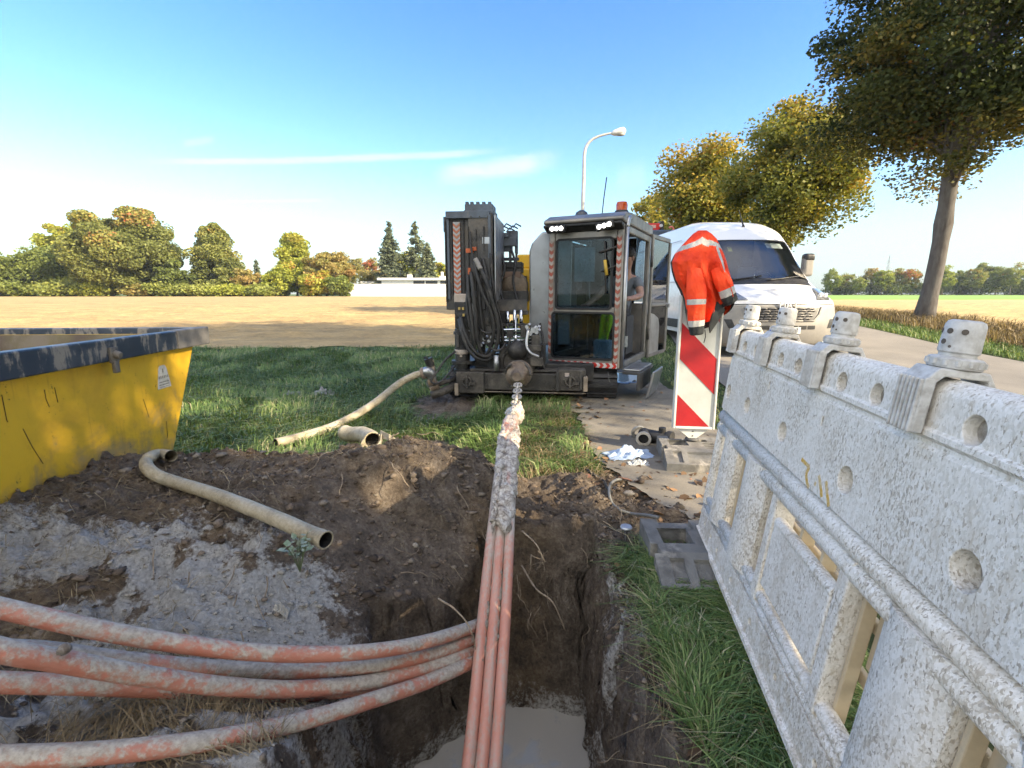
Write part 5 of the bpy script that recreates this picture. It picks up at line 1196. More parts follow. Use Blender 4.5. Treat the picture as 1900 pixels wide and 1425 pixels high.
# gearbox and pump behind
mb = MB(); c = rl(953, 532, .7); mb.lathe([(.05, -.16), (.16, -.12), (.18, -.02), (.17, .06), (.10, .12), (.04, .14)], 20, Matrix.Translation(c) @ Matrix.Rotation(R(90), 4, 'X'))
mb.lathe([(.06, -.1), (.10, -.06), (.10, .08), (.05, .1)], 16, Matrix.Translation(rl(940, 502, .75)) @ Matrix.Rotation(R(90), 4, 'X')); mb.build('gearbox', pm('gearbox_brown', (.16, .12, .08), .6, .2, col2=(.08, .065, .05), nscale=9, bump=.5, dirt=(.30, .23, .16), damt=.4), rig, smooth=True, ang=40)
rpart('pump_tray', STEELD, [(924, 486, 968, 497, .6, .3), (925, 497, 968, 505, .62, .3)], .006); rpart('pump_tray', STEELD, [(926, 540, 978, 560, .55, .3)], .006)
rpart('pump_cover', pm('cover_brown', (.20, .13, .09), .6, dirt=(.1, .08, .06), damt=.4), [(926, 504, 966, 516, .6, .25)], .01)
mb = MB(); 
for i, (x0, y0, x1, y1) in enumerate(((922, 432, 944, 440), (926, 440, 958, 456), (940, 428, 960, 448), (930, 452, 950, 466), (955, 430, 960, 470), (928, 462, 934, 490), (944, 462, 948, 488), (956, 466, 959, 488), (925, 478, 962, 483))): rbox(mb, x0, y0, x1, y1, .8 + .03 * i, .1)
for i in range(6): a = rl(922 + i * 6, 430 - (i % 3) * 4, .8); mb.tube([a, a + Vector((.03, .05, .05)), a + Vector((.09, .08, .02))], .010, 6)
mb.build('pipe_loader', STEELB, rig, bevel=.004)
mb = MB(); rbox(mb, 960, 472, 985, 498, 1.5, 1.2); rbox(mb, 962, 498, 984, 610, 1.4, 1.3); mb.build('engine_housing', YEL, rig, bevel=.02)
mb = MB(); rbox(mb, 972, 512, 977, 540, 1.38, .02); rbox(mb, 963, 545, 980, 552, 1.38, .02); mb.build('housing_vent', STEELD, rig)
# silver tank left of the cab
mb = MB(); a0, a1 = rl(984, 455, .75), rl(1020, 640, .75); x0, x1 = a0.x, a1.x; zt, zb_ = rl(1000, 431, .75).z, a1.z
mb.prism([(x0, zb_), (x0 - .01, zt - .22), (x0 + .02, zt - .13), (x0 + .14, zt), (x1 + .25, zt + .02), (x1 + .25, zb_)], .72, 1.7, 'xz'); mb.build('side_tank', SILV, rig, bevel=.02, seg=3)
# drill head: big ring, cone and reamer pointing at the camera
c = rl(958, 672, .1); ax = Matrix.Rotation(R(90), 4, 'X')
mb = MB(); mb.lathe([(.07, -.12), (.20, -.11), (.215, -.07), (.215, .02), (.19, .04), (.15, .05), (.14, .02), (.06, .0)], 30, Matrix.Translation(c) @ ax); mb.build('drive_ring', STEELM, rig, smooth=True, ang=35)
c2 = rl(960, 650, .05); MB().lathe([(.06, -.1), (.11, -.06), (.105, .02), (.06, .07), (.02, .08)], 20, Matrix.Translation(c2) @ ax).build('motor_nose', STEELD, rig, smooth=True, ang=35)
cr = rl(963, 692, -.12); MB().lathe([(.05, -.16), (.075, -.14), (.10, -.08), (.13, -.03), (.145, .02), (.118, .04), (.118, .055), (.14, .065), (.138, .09), (.105, .10), (.105, .115), (.12, .125), (.085, .15), (.065, .20), (.05, .22), (.045, .26)], 28, Matrix.Translation(cr) @ ax).build('reamer', pm('reamer_rust', (.13, .095, .07), .6, .35, col2=(.2, .16, .12), nscale=12, bump=.5, dirt=(.28, .22, .16), damt=.42), rig, smooth=True, ang=35)
mb = MB()
for k in range(3):
    hx = [cr + Vector((.132 * math.cos(t_), -.10 + .2 * (i / 20) - .06, .132 * math.sin(t_))) * 1.0 for i, t_ in [(i, k * 2.09 + i * .13) for i in range(21)]]; mb.tube(hx, .014, 7)
mb.build('reamer_flight', STEELM, rig, smooth=True)
mb = MB(); a, b_ = rl(957, 590, .05), rl(957, 640, .05); mb.cyl(a, b_, .008, n=8).cyl(rl(957, 622, .05), rl(957, 634, .05), .02, .012, 10); mb.build('grease_line', CHROME, rig, smooth=True)
mb = MB(); rcyl(mb, 921, 660, 688, .0, .03); mb.build('guide_pin', ALU, rig, smooth=True)
# hydraulic hoses
def hoses(name, lines, mat=BLACK):
    for pts, r_ in lines:
        mb = MB(); mb.tube(catmull([rl(px, py, yl) for px, py, yl in pts], 7), r_, 9); mb.build(name, mat, rig, smooth=True)
hoses('hydraulic_hose', [
    ([(884, 482, .0), (893, 500, -.04), (905, 530, -.06), (914, 562, -.05), (922, 590, -.03), (925, 620, .0), (918, 650, .02), (905, 664, .05)], .022),
    ([(880, 485, .0), (888, 520, -.04), (898, 550, -.05), (910, 575, -.04), (916, 605, -.02), (912, 640, .02), (902, 660, .06)], .020),
    ([(874, 505, .0), (878, 540, -.05), (882, 580, -.05), (884, 620, -.03), (890, 650, .0), (898, 668, .05)], .022),
    ([(868, 510, .02), (870, 545, -.03), (876, 600, -.04), (880, 640, -.02), (886, 664, .05)], .020),
    ([(855, 588, .0), (860, 610, -.08), (872, 640, -.10), (888, 658, -.08), (905, 661, -.02), (912, 655, .04)], .020),
    ([(852, 592, .0), (857, 616, -.09), (868, 646, -.11), (884, 664, -.09), (902, 668, -.02), (914, 660, .04)], .020),
    ([(896, 480, .02), (902, 510, -.02), (906, 548, -.03), (912, 580, -.02), (914, 610, .03)], .018),
    ([(872, 520, .01), (866, 560, -.03), (872, 606, -.03), (884, 640, .0)], .016),
    ([(900, 500, .02), (890, 540, .0), (893, 590, -.01), (900, 630, .03)], .016),
    ([(845, 652, .02), (826, 668, -.05), (812, 688, -.12), (800, 706, -.2), (806, 712, -.2)], .012),
    ([(844, 678, .02), (832, 694, -.06), (818, 708, -.14), (804, 714, -.2)], .012),
    ([(1128, 690, .05), (1130, 706, .0), (1136, 716, -.02)], .006)])
mb = MB(); mb.tube(catmull([rl(882, 480, -.02), rl(886, 488, -.03), rl(892, 500, -.045)], 4), .026, 10); mb.build('hose_sleeve', pm('sleeve_light', (.30, .28, .25), .6), rig, smooth=True)
# pump elbow at the left with valve
mb = MB(); e_ = [rl(785, 692, -.15), rl(793, 689, -.15), rl(800, 694, -.12), rl(801, 706, -.10), rl(801, 716, -.08)]; mb.tube(catmull(e_, 5), .052, 14); mb.build('pump_elbow', ALU, rig, smooth=True)
mb = MB(); t_ = (rl(788, 692, -.15) - rl(782, 694, -.15)).normalized(); mb.cyl(rl(783, 693, -.15), rl(788, 692, -.15), .066, n=16).cyl(rl(796, 708, -.1), rl(808, 706, -.1), .06, n=14).cyl(rl(798, 720, -.09), rl(814, 714, -.07), .05, n=14); mb.build('pipe_clamp', pm('clamp_mud', (.24, .18, .13), .7, dirt=(.4, .36, .3), damt=.4), rig, smooth=True, ang=40)
mb = MB(); mb.tube([rl(800, 734, -.12), rl(822, 726, -.08), rl(846, 716, .02)], .048, 12); mb.tube([rl(806, 716, -.06), rl(826, 708, -.02), rl(846, 702, .05)], .03, 10); mb.build('suction_pipe', STEELM, rig, smooth=True)
mb = MB(); mb.cyl(rl(798, 668, -.10), rl(803, 692, -.09), .04, n=12); mb.build('valve_body', pm('valve_beige', (.3, .25, .2), .6, dirt=(.15, .12, .09), damt=.4), rig, smooth=True, ang=40)
mb = MB(); mb.cyl(rl(794, 665, -.11), rl(800, 680, -.1), .05, .045, 12).tube([rl(786, 664, -.12), rl(791, 663, -.12), rl(795, 668, -.11)], .012, 6); mb.build('valve_handle', STEELD, rig, smooth=True, ang=40)

# ---- operator cab, swung out to the right
CO = Vector((.42, 5.72, .43)); CRZ = R(-27); CWd, CH_, CD = .86, 1.68, 1.38
MC = Matrix.Translation(CO) @ Euler((0, 0, CRZ)).to_matrix().to_4x4(); MCR = RMI @ MC        # cab -> rig local
def cpart(mb, name, mat, parent=None, **kw):
    m2 = MB(); m2.v = [MCR @ v for v in mb.v]; m2.f = mb.f; m2.m = mb.m
    return m2.build(name, mat, parent if parent is not None else rig, **kw)
P_ = .075
fr = MB()
fr.bx(0, P_, 0, .07, 0, CH_ - .12); fr.bx(CWd - P_, CWd, 0, .07, 0, CH_ - .12)                      # front pillars
fr.bx(P_, CWd - P_, .0, .06, 0, .11); fr.bx(P_, CWd - P_, .0, .06, .60, .68); fr.bx(P_, CWd - P_, .005, .06, CH_ - .28, CH_ - .12)
fr.bx(0, .05, .071, CD, 0, .12); fr.bx(.0, .05, .071, CD - .07, CH_ - .2, CH_ - .12); fr.bx(0, .06, CD - .069, CD, .121, CH_ - .12); fr.bx(CWd - .06, CWd, CD - .07, CD, -.02, CH_ - .12)
fr.bx(.06, CWd - .06, CD - .05, CD, 0, .7); fr.bx(CWd - .05, CWd, .071, CD - .071, CH_ - .2, CH_ - .12); fr.bx(CWd - .05, CWd, .071, CD - .071, -.02, .06)
frame = cpart(fr, 'cab_frame', CABM, bevel=.014, seg=3)
mb = MB(); mb.cyl((CWd + .018, .05, .0), (CWd + .018, .05, CH_ - .16), .024, n=12); mb.tube(catmull([(CWd + .018, .05, CH_ - .16), (CWd + .018, .09, CH_ - .07), (CWd + .01, .2, CH_ - .04)], 4), .024, 10); cpart(mb, 'corner_tube', ALU, smooth=True)
mb = MB(); mb.prism([(-.10, CH_ - .10), (-.10, CH_ - .06), (.05, CH_ - .0), (.3, CH_ + .02), (CD, CH_ + .01), (CD + .03, CH_ - .03), (CD + .03, CH_ - .118), (.0, CH_ - .118)], -.03, CWd + .015, 'yz'); roof = cpart(mb, 'cab_roof', CABM, bevel=.03, seg=4)
mb = MB(); mb.prism([(-.12, CH_ - .135), (-.12, CH_ - .112), (.0, CH_ - .122), (.0, CH_ - .19)], -.02, CWd + .0, 'yz'); cpart(mb, 'visor', STEELD, bevel=.006)
lamp_m = bpy.data.materials.new('work_light_glow'); lamp_m.use_nodes = True; l_ = lamp_m.node_tree.nodes['Principled BSDF']; l_.inputs['Emission Color'].default_value = (1, .96, .88, 1); l_.inputs['Emission Strength'].default_value = 2.2
for xc, rot in ((.16, 0), (.69, R(-12))):
    hb = MB(); hb.box((xc, -.145, CH_ - .16), (.19, .06, .075), rot=(0, rot, 0)); hs_ = cpart(hb, 'work_light', STEELD, bevel=.008)
    lm = MB()
    for k in (-1, 0, 1):
        lm.cyl((xc + k * .053, -.1765, CH_ - .16 - k * .053 * math.sin(rot)), (xc + k * .053, -.184, CH_ - .16 - k * .053 * math.sin(rot)), .024, .018, 14)
    cpart(lm, 'lens', lamp_m, hs_)
# glass
def glassmat(name, tint, refl=.5, clear=.75, dust=(.30, .32, .33), dfac=.25):
    m = bpy.data.materials.new(name); m.use_nodes = True; nt = NT(m.node_tree); m.node_tree.nodes.clear(); out = nt.new('ShaderNodeOutputMaterial')
    tr = nt.new('ShaderNodeBsdfTransparent'); tr.inputs[0].default_value = (*tint, 1)
    gl = nt.new('ShaderNodeBsdfGlossy'); gl.inputs['Roughness'].default_value = .03
    fz = nt.new('ShaderNodeFresnel'); fz.inputs[0].default_value = 1.5
    mx = nt.new('ShaderNodeMixShader'); nt.put(mx.inputs[0], nt.math('MULTIPLY_ADD', fz.outputs[0], 1.0, refl)); nt.l.new(tr.outputs[0], mx.inputs[1]); nt.l.new(gl.outputs[0], mx.inputs[2])
    df = nt.new('ShaderNodeBsdfDiffuse'); df.inputs[0].default_value = (*dust, 1); co = objco(nt)
    f = nt.math('MULTIPLY', nt.step(nt.noise(co, 34, 6, .75), .5, .72), dfac)
    m2 = nt.new('ShaderNodeMixShader'); nt.put(m2.inputs[0], f); nt.l.new(mx.outputs[0], m2.inputs[1]); nt.l.new(df.outputs[0], m2.inputs[2]); nt.l.new(m2.outputs[0], out.inputs[0]); return m
GL_F = glassmat('cab_glass', (.52, .62, .68), .0, dust=(.10, .14, .17), dfac=.22)
GL_D = glassmat('door_glass', (.62, .68, .70), .12, dfac=.12)
RUB = pm('window_seal', (.012, .012, .013), .6)
def rounded(x0, x1, z0, z1, r, n=5):
    out = []
    for cx, cz, a0 in ((x1 - r, z0 + r, -90), (x1 - r, z1 - r, 0), (x0 + r, z1 - r, 90), (x0 + r, z0 + r, 180)):
        out += [(cx + r * math.cos(R(a0 + 90 * i / n)), cz + r * math.sin(R(a0 + 90 * i / n))) for i in range(n + 1)]
    return out
def window(x0, x1, z0, z1, y, name):
    po = rounded(x0, x1, z0, z1, .05); pi_ = rounded(x0 + .022, x1 - .022, z0 + .022, z1 - .022, .035); k = len(po)
    mb = MB(); vs = [(a, y - .012, b_) for a, b_ in po] + [(a, y - .012, b_) for a, b_ in pi_] + [(a, y + .01, b_) for a, b_ in po] + [(a, y + .01, b_) for a, b_ in pi_]
    fs = []
    for i in range(k):
        j = (i + 1) % k; fs += [(i, j, k + j, k + i), (2 * k + i, 3 * k + i, 3 * k + j, 2 * k + j), (i, 2 * k + i, 2 * k + j, j), (k + i, k + j, 3 * k + j, 3 * k + i)]
    mb.add(vs, fs); w = cpart(mb, name, RUB)
    g_ = MB(); g_.prism(pi_, y - .004, y + .001, 'xz'); cpart(g_, 'pane', GL_F, w); return w
window(P_ + .012, CWd - P_ - .03, .645, CH_ - .25, -.0005, 'upper_window'); window(P_ - .03, CWd - P_ + .012, .085, .625, -.0005, 'lower_window')
mb = MB(); chevron(mb, .036, .13, CH_ - .27, .052, -.006, 16); cpart(mb, 'hazard_strip', [CHR_W2, CHR_R2]); mb = MB(); chevron(mb, CWd - .045, .02, CH_ - .24, .052, -.006, 18); cpart(mb, 'hazard_strip', [CHR_W2, CHR_R2]); mb = MB(); chevron_h(mb, .015, CWd - .02, .03, .055, -.0085, 11); cpart(mb, 'hazard_strip', [CHR_W, CHR_R])
mb = MB(); mb.tube([(.66, -.03, CH_ - .30), (.68, -.035, CH_ - .55), (.69, -.035, CH_ - .86)], .008, 6).tube([(.60, -.04, CH_ - .42), (.74, -.045, CH_ - .38), (.80, -.03, CH_ - .36)], .010, 6).tube([(.63, -.035, CH_ - .62), (.79, -.04, CH_ - .56)], .006, 6); cpart(mb, 'wiper', STEEL, smooth=True)
mb = MB(); mb.cyl((.675, -.05, CH_ - .50), (.70, -.05, CH_ - .66), .018, n=10); cpart(mb, 'yellow_reservoir', pm('amber_plastic', (.60, .40, .06), .4), smooth=True)
mb = MB(); mb.lathe([(.085, CH_ + .012), (.085, CH_ + .035), (.07, CH_ + .06)], 20, Matrix.Translation((.73, .35, 0))); bcn = cpart(mb, 'beacon_base', STEELD, smooth=True, ang=40)
mb = MB(); mb.lathe([(.062, CH_ + .061), (.064, CH_ + .12), (.055, CH_ + .15), (.01, CH_ + .156)], 20, Matrix.Translation((.73, .35, 0))); am = pm('amber_lens', (.55, .10, .015), .2, col2=(.35, .03, .01), nscale=26); cpart(mb, 'beacon_lens', am, bcn, smooth=True, ang=40)
mb = MB(); mb.tube([(.52, .3, CH_ + .015), (.535, .3, CH_ + .2), (.56, .3, CH_ + .42)], .006, 6); cpart(mb, 'antenna', BLACK)
mb = MB(); mb.lathe([(.085, CH_ - .02), (.085, CH_ + .09), (.07, CH_ + .14), (.03, CH_ + .165), (.002, CH_ + .17)], 18, Matrix.Translation((.12, .75, 0))); cpart(mb, 'exhaust_cap', STEELB, smooth=True)
# left and rear glass, interior
mb = MB(); mb.bx(.018, .03, .08, CD - .08, .125, 1.02); cpart(mb, 'side_panel', STEELD); mb = MB(); mb.bx(.02, .026, .08, CD - .08, 1.021, CH_ - .22); lf = cpart(mb, 'side_pane', GL_F)
mb = MB(); mb.bx(.07, .68, CD - .045, CD - .02, .70, CH_ - .14); cpart(mb, 'rear_panel', STEELD); mb = MB(); mb.bx(.681, CWd - .07, CD - .03, CD - .024, .72, CH_ - .14); cpart(mb, 'rear_pane', GL_D)
SEATM = pm('seat_black', (.018, .018, .02), .7, col2=(.035, .035, .038), nscale=12, bump=.2)
mb = MB(); mb.bx(.04, CWd - .02, .07, CD - .06, .0, .03); cpart(mb, 'cab_floor', STEELD)
mb = MB(); mb.box((.48, .95, .50), (.42, .44, .12)); mb.box((.48, 1.19, .82), (.42, .11, .58), rot=(R(-8), 0, 0)); mb.box((.48, 1.22, 1.2), (.24, .09, .18)); mb.box((.48, .95, .27), (.3, .3, .33)); cpart(mb, 'seat', SEATM, bevel=.03, seg=3)
mb = MB(); mb.box((.76, .58, .34), (.14, .34, .46)); mb.lathe([(.06, .57), (.05, .6), (.055, .62), (.04, .65), (.045, .67), (.03, .70)], 14, Matrix.Translation((.76, .55, 0))); mb.box((.76, .55, .73), (.035, .035, .08)); cs = cpart(mb, 'control_console', SEATM, bevel=.01)
mb = MB(); mb.box((.79, .405, .27), (.11, .012, .13)); cpart(mb, 'notice_plate', pm('notice_white', (.60, .60, .57), .5, col2=(.4, .42, .42), nscale=30), cs)
mb = MB(); mb.box((.15, .55, .42), (.13, .5, .5)); mb.box((.16, .35, .85), (.12, .06, .5), rot=(0, 0, R(12))); mb.box((.16, .33, 1.02), (.10, .03, .12)); mb.box((.24, .38, .92), (.06, .03, .10)); cpart(mb, 'side_console', pm('console_grey', (.09, .10, .11), .5, col2=(.05, .05, .055), nscale=9), bevel=.01)
mb = MB(); mb.bx(.26, .50, .15, .152, .96, 1.34); mb.bx(.30, .34, .15, .156, 1.05, 1.15); cpart(mb, 'paper_sheet', pm('paper', (.55, .60, .64), .7, col2=(.42, .47, .5), nscale=6))
rl_ = thing('paper_roll', 'pale blue paper towel roll behind the lower cab window', 'paper roll', tuple(MC @ Vector((.63, .17, .035)))); MB().lathe([(.02, .0), (.115, 0), (.118, .02), (.118, .25), (.112, .262), (.03, .262), (.028, .2)], 28).build('roll', pm('paper_blue', (.30, .42, .50), .8, col2=(.24, .35, .43), nscale=9), rl_, smooth=True, ang=40); MB().lathe([(.019, .0), (.0195, .24)], 16, cap=False).build('core', pm('cardboard', (.3, .22, .14), .8), rl_, smooth=True)
vt = MB(); rows = [[MC @ Vector((.47 + .13 * i / 8 + .10 * (j / 10), .30 + .05 * math.sin(i * 1.1 + j * .5), .06 + .54 * j / 10 - .02 * math.sin(i))) for i in range(9)] for j in range(11)]
vt.grid(rows); tag(vt.build('safety_vest', pm('vest_yellow', (.38, .75, .02), .7, col2=(.28, .55, .02), nscale=8), smooth=True, solid=.008), 'fluorescent yellow green vest hanging behind the lower cab window', 'vest')
# open door hinged at the rear edge
DH = MC @ Vector((CWd + .02, CD - .02, 0)); dd = Vector((.55, .835, 0)).normalized(); DLEN = .84
dm = Matrix(((dd.x, -dd.y, 0, DH.x), (dd.y, dd.x, 0, DH.y), (0, 0, 1, CO.z - .03), (0, 0, 0, 1))); DMR = RMI @ dm
def dpart(mb, name, mat, parent=None, **kw):
    m2 = MB(); m2.v = [DMR @ v for v in mb.v]; m2.f = mb.f; m2.m = mb.m
    return m2.build(name, mat, parent if parent is not None else rig, **kw)
mb = MB(); H2 = 1.62
mb.bx(0, .05, -.02, .02, 0, H2); mb.bx(DLEN - .06, DLEN, -.02, .02, .02, H2 - .05); mb.bx(.05, DLEN - .06, -.02, .02, H2 - .06, H2); mb.bx(.05, DLEN - .06, -.02, .02, 0, .05); mb.bx(.05, DLEN - .06, -.024, .024, .68, .73)
door = dpart(mb, 'cab_door', CABM, bevel=.012, seg=3)
mb = MB(); mb.bx(.05, DLEN - .06, -.003, .003, .73, H2 - .06); dpart(mb, 'pane', GL_D, door)
mb = MB(); mb.prism([(.05, .05), (.46, .05), (.46, .42), (.40, .52), (.2, .58), (.05, .60)], -.012, .012, 'xz'); dpart(mb, 'door_panel', ALU, door)
mb = MB(); mb.prism([(.462, .05), (DLEN - .06, .05), (DLEN - .06, .68), (.05, .68), (.05, .602), (.2, .582), (.402, .522), (.462, .42)], -.003, .003, 'xz'); dpart(mb, 'lower_pane', GL_D, door)
mb = MB(); mb.box((DLEN - .12, .05, .72), (.18, .03, .03)); mb.box((DLEN - .1, -.04, .69), (.05, .05, .06)); dpart(mb, 'door_handle', ALU, door, bevel=.004)
mb = MB(); mb.cyl((-.01, -.01, .25), (-.01, -.01, .40), .018, n=10).cyl((-.01, -.01, 1.2), (-.01, -.01, 1.34), .018, n=10); dpart(mb, 'hinge', STEEL, door, smooth=True)
# steps below the door
mb = MB(); mb.box((CWd + .14, .35, -.04), (.20, .70, .03)); mb.box((CWd + .22, .30, -.13), (.03, .62, .2)); cpart(mb, 'step_frame', STEEL, bevel=.006)
mb = MB(); mb.box((CWd + .32, .42, -.18), (.025, .52, .30), rot=(0, R(12), 0)); mb.box((CWd + .12, .38, -.012), (.2, .64, .02)); cpart(mb, 'step_plate', ALU, bevel=.006)
# extra rig detail: bolts, small hoses, brackets, data plates
rd = random.Random(12)
def bolts(name, pts, yl, r=.011, mat=None):
    for px, py in pts:
        mb = MB(); p = rl(px, py, yl); mb.cyl(p + Vector((0, .008, 0)), p + Vector((0, -.010, 0)), r, n=6); mb.build(name, mat or STEELM, rig)
bolts('bolt', [(902, 697), (902, 720), (1028, 697), (1028, 718), (852, 696), (892, 697), (852, 724), (940, 697), (940, 720), (1000, 697)], -.002)
bolts('bolt', [(874, 402), (890, 402), (905, 402), (874, 634), (912, 634)], .058, .009)
for i, (pts, r_) in enumerate((
    ([(872, 430, .03), (876, 470, .0), (890, 520, -.02), (904, 560, -.03), (908, 600, -.01)], .011), ([(910, 470, .03), (914, 520, .01), (920, 560, .02), (930, 600, .05), (934, 640, .08)], .013),
    ([(884, 600, .08), (892, 612, .0), (904, 618, -.02), (918, 616, .02), (930, 606, .1)], .012), ([(940, 600, .15), (946, 620, .08), (944, 640, .05), (936, 656, .06)], .012),
    ([(972, 600, .2), (978, 625, .1), (980, 650, .06), (976, 668, .05)], .011), ([(905, 640, .05), (918, 650, .0), (930, 648, .0), (938, 636, .05)], .014),
    ([(1002, 600, .3), (1008, 640, .2), (1006, 670, .1), (1012, 690, .1)], .014), ([(930, 470, .6), (936, 500, .55), (928, 530, .5), (934, 560, .4)], .016), ([(948, 460, .7), (956, 490, .6), (952, 520, .55), (960, 560, .4)], .014))):
    mb = MB(); mb.tube(catmull([rl(*p) for p in pts], 7), r_, 8); mb.build('small_hose', BLACK, rig, smooth=True)
for (x0, y0, x1, y1, yl, dep, mt) in ((874, 540, 884, 552, .03, .03, STEELB), (888, 552, 900, 574, .02, .05, STEEL), (900, 590, 916, 604, .04, .06, STEELM), (940, 612, 952, 626, .05, .06, STEELD), (966, 604, 976, 626, .08, .08, STEELM),
        (886, 600, 896, 650, .12, .04, STEELD), (930, 660, 944, 688, .1, .1, STEELD), (1000, 640, 1012, 684, .12, .1, STEELD), (868, 576, 880, 598, .05, .05, STEELB), (846, 618, 852, 644, .03, .04, STEEL), (864, 600, 872, 640, .06, .05, STEELD), (912, 520, 920, 552, .08, .04, STEEL)):
    mb = MB(); rbox(mb, x0, y0, x1, y1, yl, dep); mb.build('bracket', mt, rig, bevel=.004)
for (x0, y0, x1, y1, yl, mt) in ((895, 440, 908, 452, .044, ALU), (1048, 692, 1056, 699, -.026, BEIGE), (851, 600, 859, 606, .045, BEIGE)):
    mb = MB(); rbox(mb, x0, y0, x1, y1, yl, .005); mb.build('data_plate', mt, rig)
# ------------------------------------------------------------------ white delivery van
VX, VY = 4.62, 8.25
van = thing('delivery_van', 'white high roof delivery van with grey bumper parked facing the camera', 'van', (VX, VY, Hs(VX, VY + 1) - .03), R(2))
m, nt, b = newmat('van_white'); co = objco(nt)
n1 = nt.noise(co, 2.2, 6, .65); sp = nt.new('ShaderNodeSeparateXYZ'); nt.put(sp.inputs[0], co)
f = nt.math('MULTIPLY', nt.step(nt.math('SUBTRACT', nt.noise(co, 9, 6, .7), nt.math('MULTIPLY', sp.outputs[2], .2)), .15, .45), .4)
nt.put(b.inputs['Base Color'], nt.mix(f, (.78, .78, .77), (.50, .46, .40))); b.inputs['Roughness'].default_value = .28; b.inputs['Coat Weight'].default_value = .6; b.inputs['Coat Roughness'].default_value = .05; VW = m
VG = pm('van_bumper_grey', (.22, .21, .195), .5, col2=(.27, .255, .23), nscale=4, dirt=(.24, .21, .17), damt=.3, dscale=4)
VB = pm('van_black', (.014, .014, .015), .45, col2=(.03, .03, .03), nscale=8)
VCH = pm('van_chrome', (.5, .5, .5), .25, .9)
ST = [(.16, .20, .84, .18, 0), (.06, .28, .93, .19, 0), (.01, .42, .98, .20, 0), (.0, .60, 1.0, .21, 0), (.03, .78, 1.01, .22, 0), (.07, .93, 1.0, .21, 0), (.15, 1.05, .985, .20, .02), (.45, 1.22, .97, .20, .05), (.72, 1.37, .985, .24, .05),
      (1.02, 1.68, .955, .30, .03), (1.28, 1.97, .915, .28, .02), (1.48, 2.16, .885, .26, .02), (1.74, 2.38, .835, .20, .04), (2.15, 2.56, .81, .12, .09), (2.8, 2.66, .80, .05, .12), (6.0, 2.68, .80, .0, .12)]
STA = np.array(ST)
def S(u, t, off=0.0):
    def ev(uu):
        i = int(min(max(math.floor(uu), 0), len(ST) - 2)); f = uu - i
        p1, p2 = STA[i], STA[i + 1]; p0 = STA[i - 1] if i > 0 else 2 * p1 - p2; p3 = STA[i + 2] if i + 2 < len(ST) else 2 * p2 - p1
        if i >= 13: return p1 + (p2 - p1) * f
        return .5 * (2 * p1 + (p2 - p0) * f + (2 * p0 - 5 * p1 + 4 * p2 - p3) * f * f + (3 * p1 - p0 - 3 * p2 + p3) * f ** 3)
    def pos(uu, tt): y, z, hw, c, r = ev(uu); return Vector((hw * tt, y + c * abs(tt) ** 3, z - r * abs(tt) ** 4))
    p = pos(u, t)
    if off:
        du = pos(u + .02, t) - pos(u - .02, t); dt = pos(u, t + .02) - pos(u, t - .02); n = dt.cross(du).normalized()
        if n.dot(Vector((0, -1, .6))) < 0: n = -n
        p = p + n * off
    return p
TS = [i / 12 for i in range(-12, 13)]; WT = .935
TS = sorted(set(TS + [-WT, WT]))
def surf(us, ts, off=0.0, skip=None):
    mb = MB(); n = len(ts); vs = [S(u, t, off) for u in us for t in ts]; fs = []
    for i in range(len(us) - 1):
        for j in range(n - 1):
            if skip and skip((us[i] + us[i + 1]) / 2, (ts[j] + ts[j + 1]) / 2): continue
            fs.append((i * n + j, i * n + j + 1, (i + 1) * n + j + 1, (i + 1) * n + j))
    return mb.add(vs, fs)
US = [5.0 + .25 * i for i in range(37)]; US = sorted(set(US + [8.1, 10.85] + [14 + k / 8 for k in range(9)]))
body = surf(US, TS, 0, lambda u, t: 8.1 < u < 10.85 and abs(t) < WT)
us2 = [u for u in US if u >= 5]
for sg in (-1, 1):
    rows = []
    for u in us2:
        e = S(u, sg); col = []
        for k in range(9):
            f = k / 8; z = .33 + (e.z - .33) * f; zb = .95
            hw = 1.02 - .06 * max(0, (.6 - z)) if z < zb else 1.02 + (abs(e.x) - 1.02) * ((z - zb) / max(.01, e.z - zb)) if e.z > zb else 1.02
            if k == 8: col.append(e)
            else: col.append(Vector((sg * min(hw, 1.02), e.y, z)))
        rows.append(col)
    body.grid(rows)
body.add([(-1.0, 6.0, .33), (1.0, 6.0, .33), (.8, 6.0, 2.56), (-.8, 6.0, 2.56)], [(0, 1, 2, 3)])
body.build('body', VW, van, smooth=True, ang=40)
bumper = surf([0 + .25 * i for i in range(21)], TS, .006)
for sg in (-1, 1):
    rows = []
    for i in range(21):
        e = S(.25 * i, sg, .006); rows.append([e, Vector((sg * max(abs(e.x), 1.0), e.y + .12, e.z)), Vector((sg * 1.028, .72, max(e.z, .30)))])
    bumper.grid(rows)
bumper.build('bumper', VG, van, smooth=True, ang=50)
GLV = glassmat('windshield_glass', (.72, .82, .92), .085, dfac=.05)
surf([8.1 + 2.75 * i / 10 for i in range(11)], [-WT + 2 * WT * i / 16 for i in range(17)], .002).build('windshield', GLV, van, smooth=True)
sl = MB()
for ts_, us_ in (([-WT - .012 + .024 * k for k in range(2)], None), ([WT - .012 + .024 * k for k in range(2)], None)):
    sub = surf([8.1 + 2.75 * i / 10 for i in range(11)], ts_, .006); sl.add(sub.v, sub.f)
for u0 in (8.0, 10.82): sub = surf([u0, u0 + .12], [-.94 + 1.88 * i / 16 for i in range(17)], .006); sl.add(sub.v, sub.f)
sl.build('windshield_seal', VB, van, smooth=True)
surf([7.55, 7.75, 8.0], [-.9 + 1.8 * i / 16 for i in range(17)], .004).build('scuttle', VB, van, smooth=True)
mb = MB()
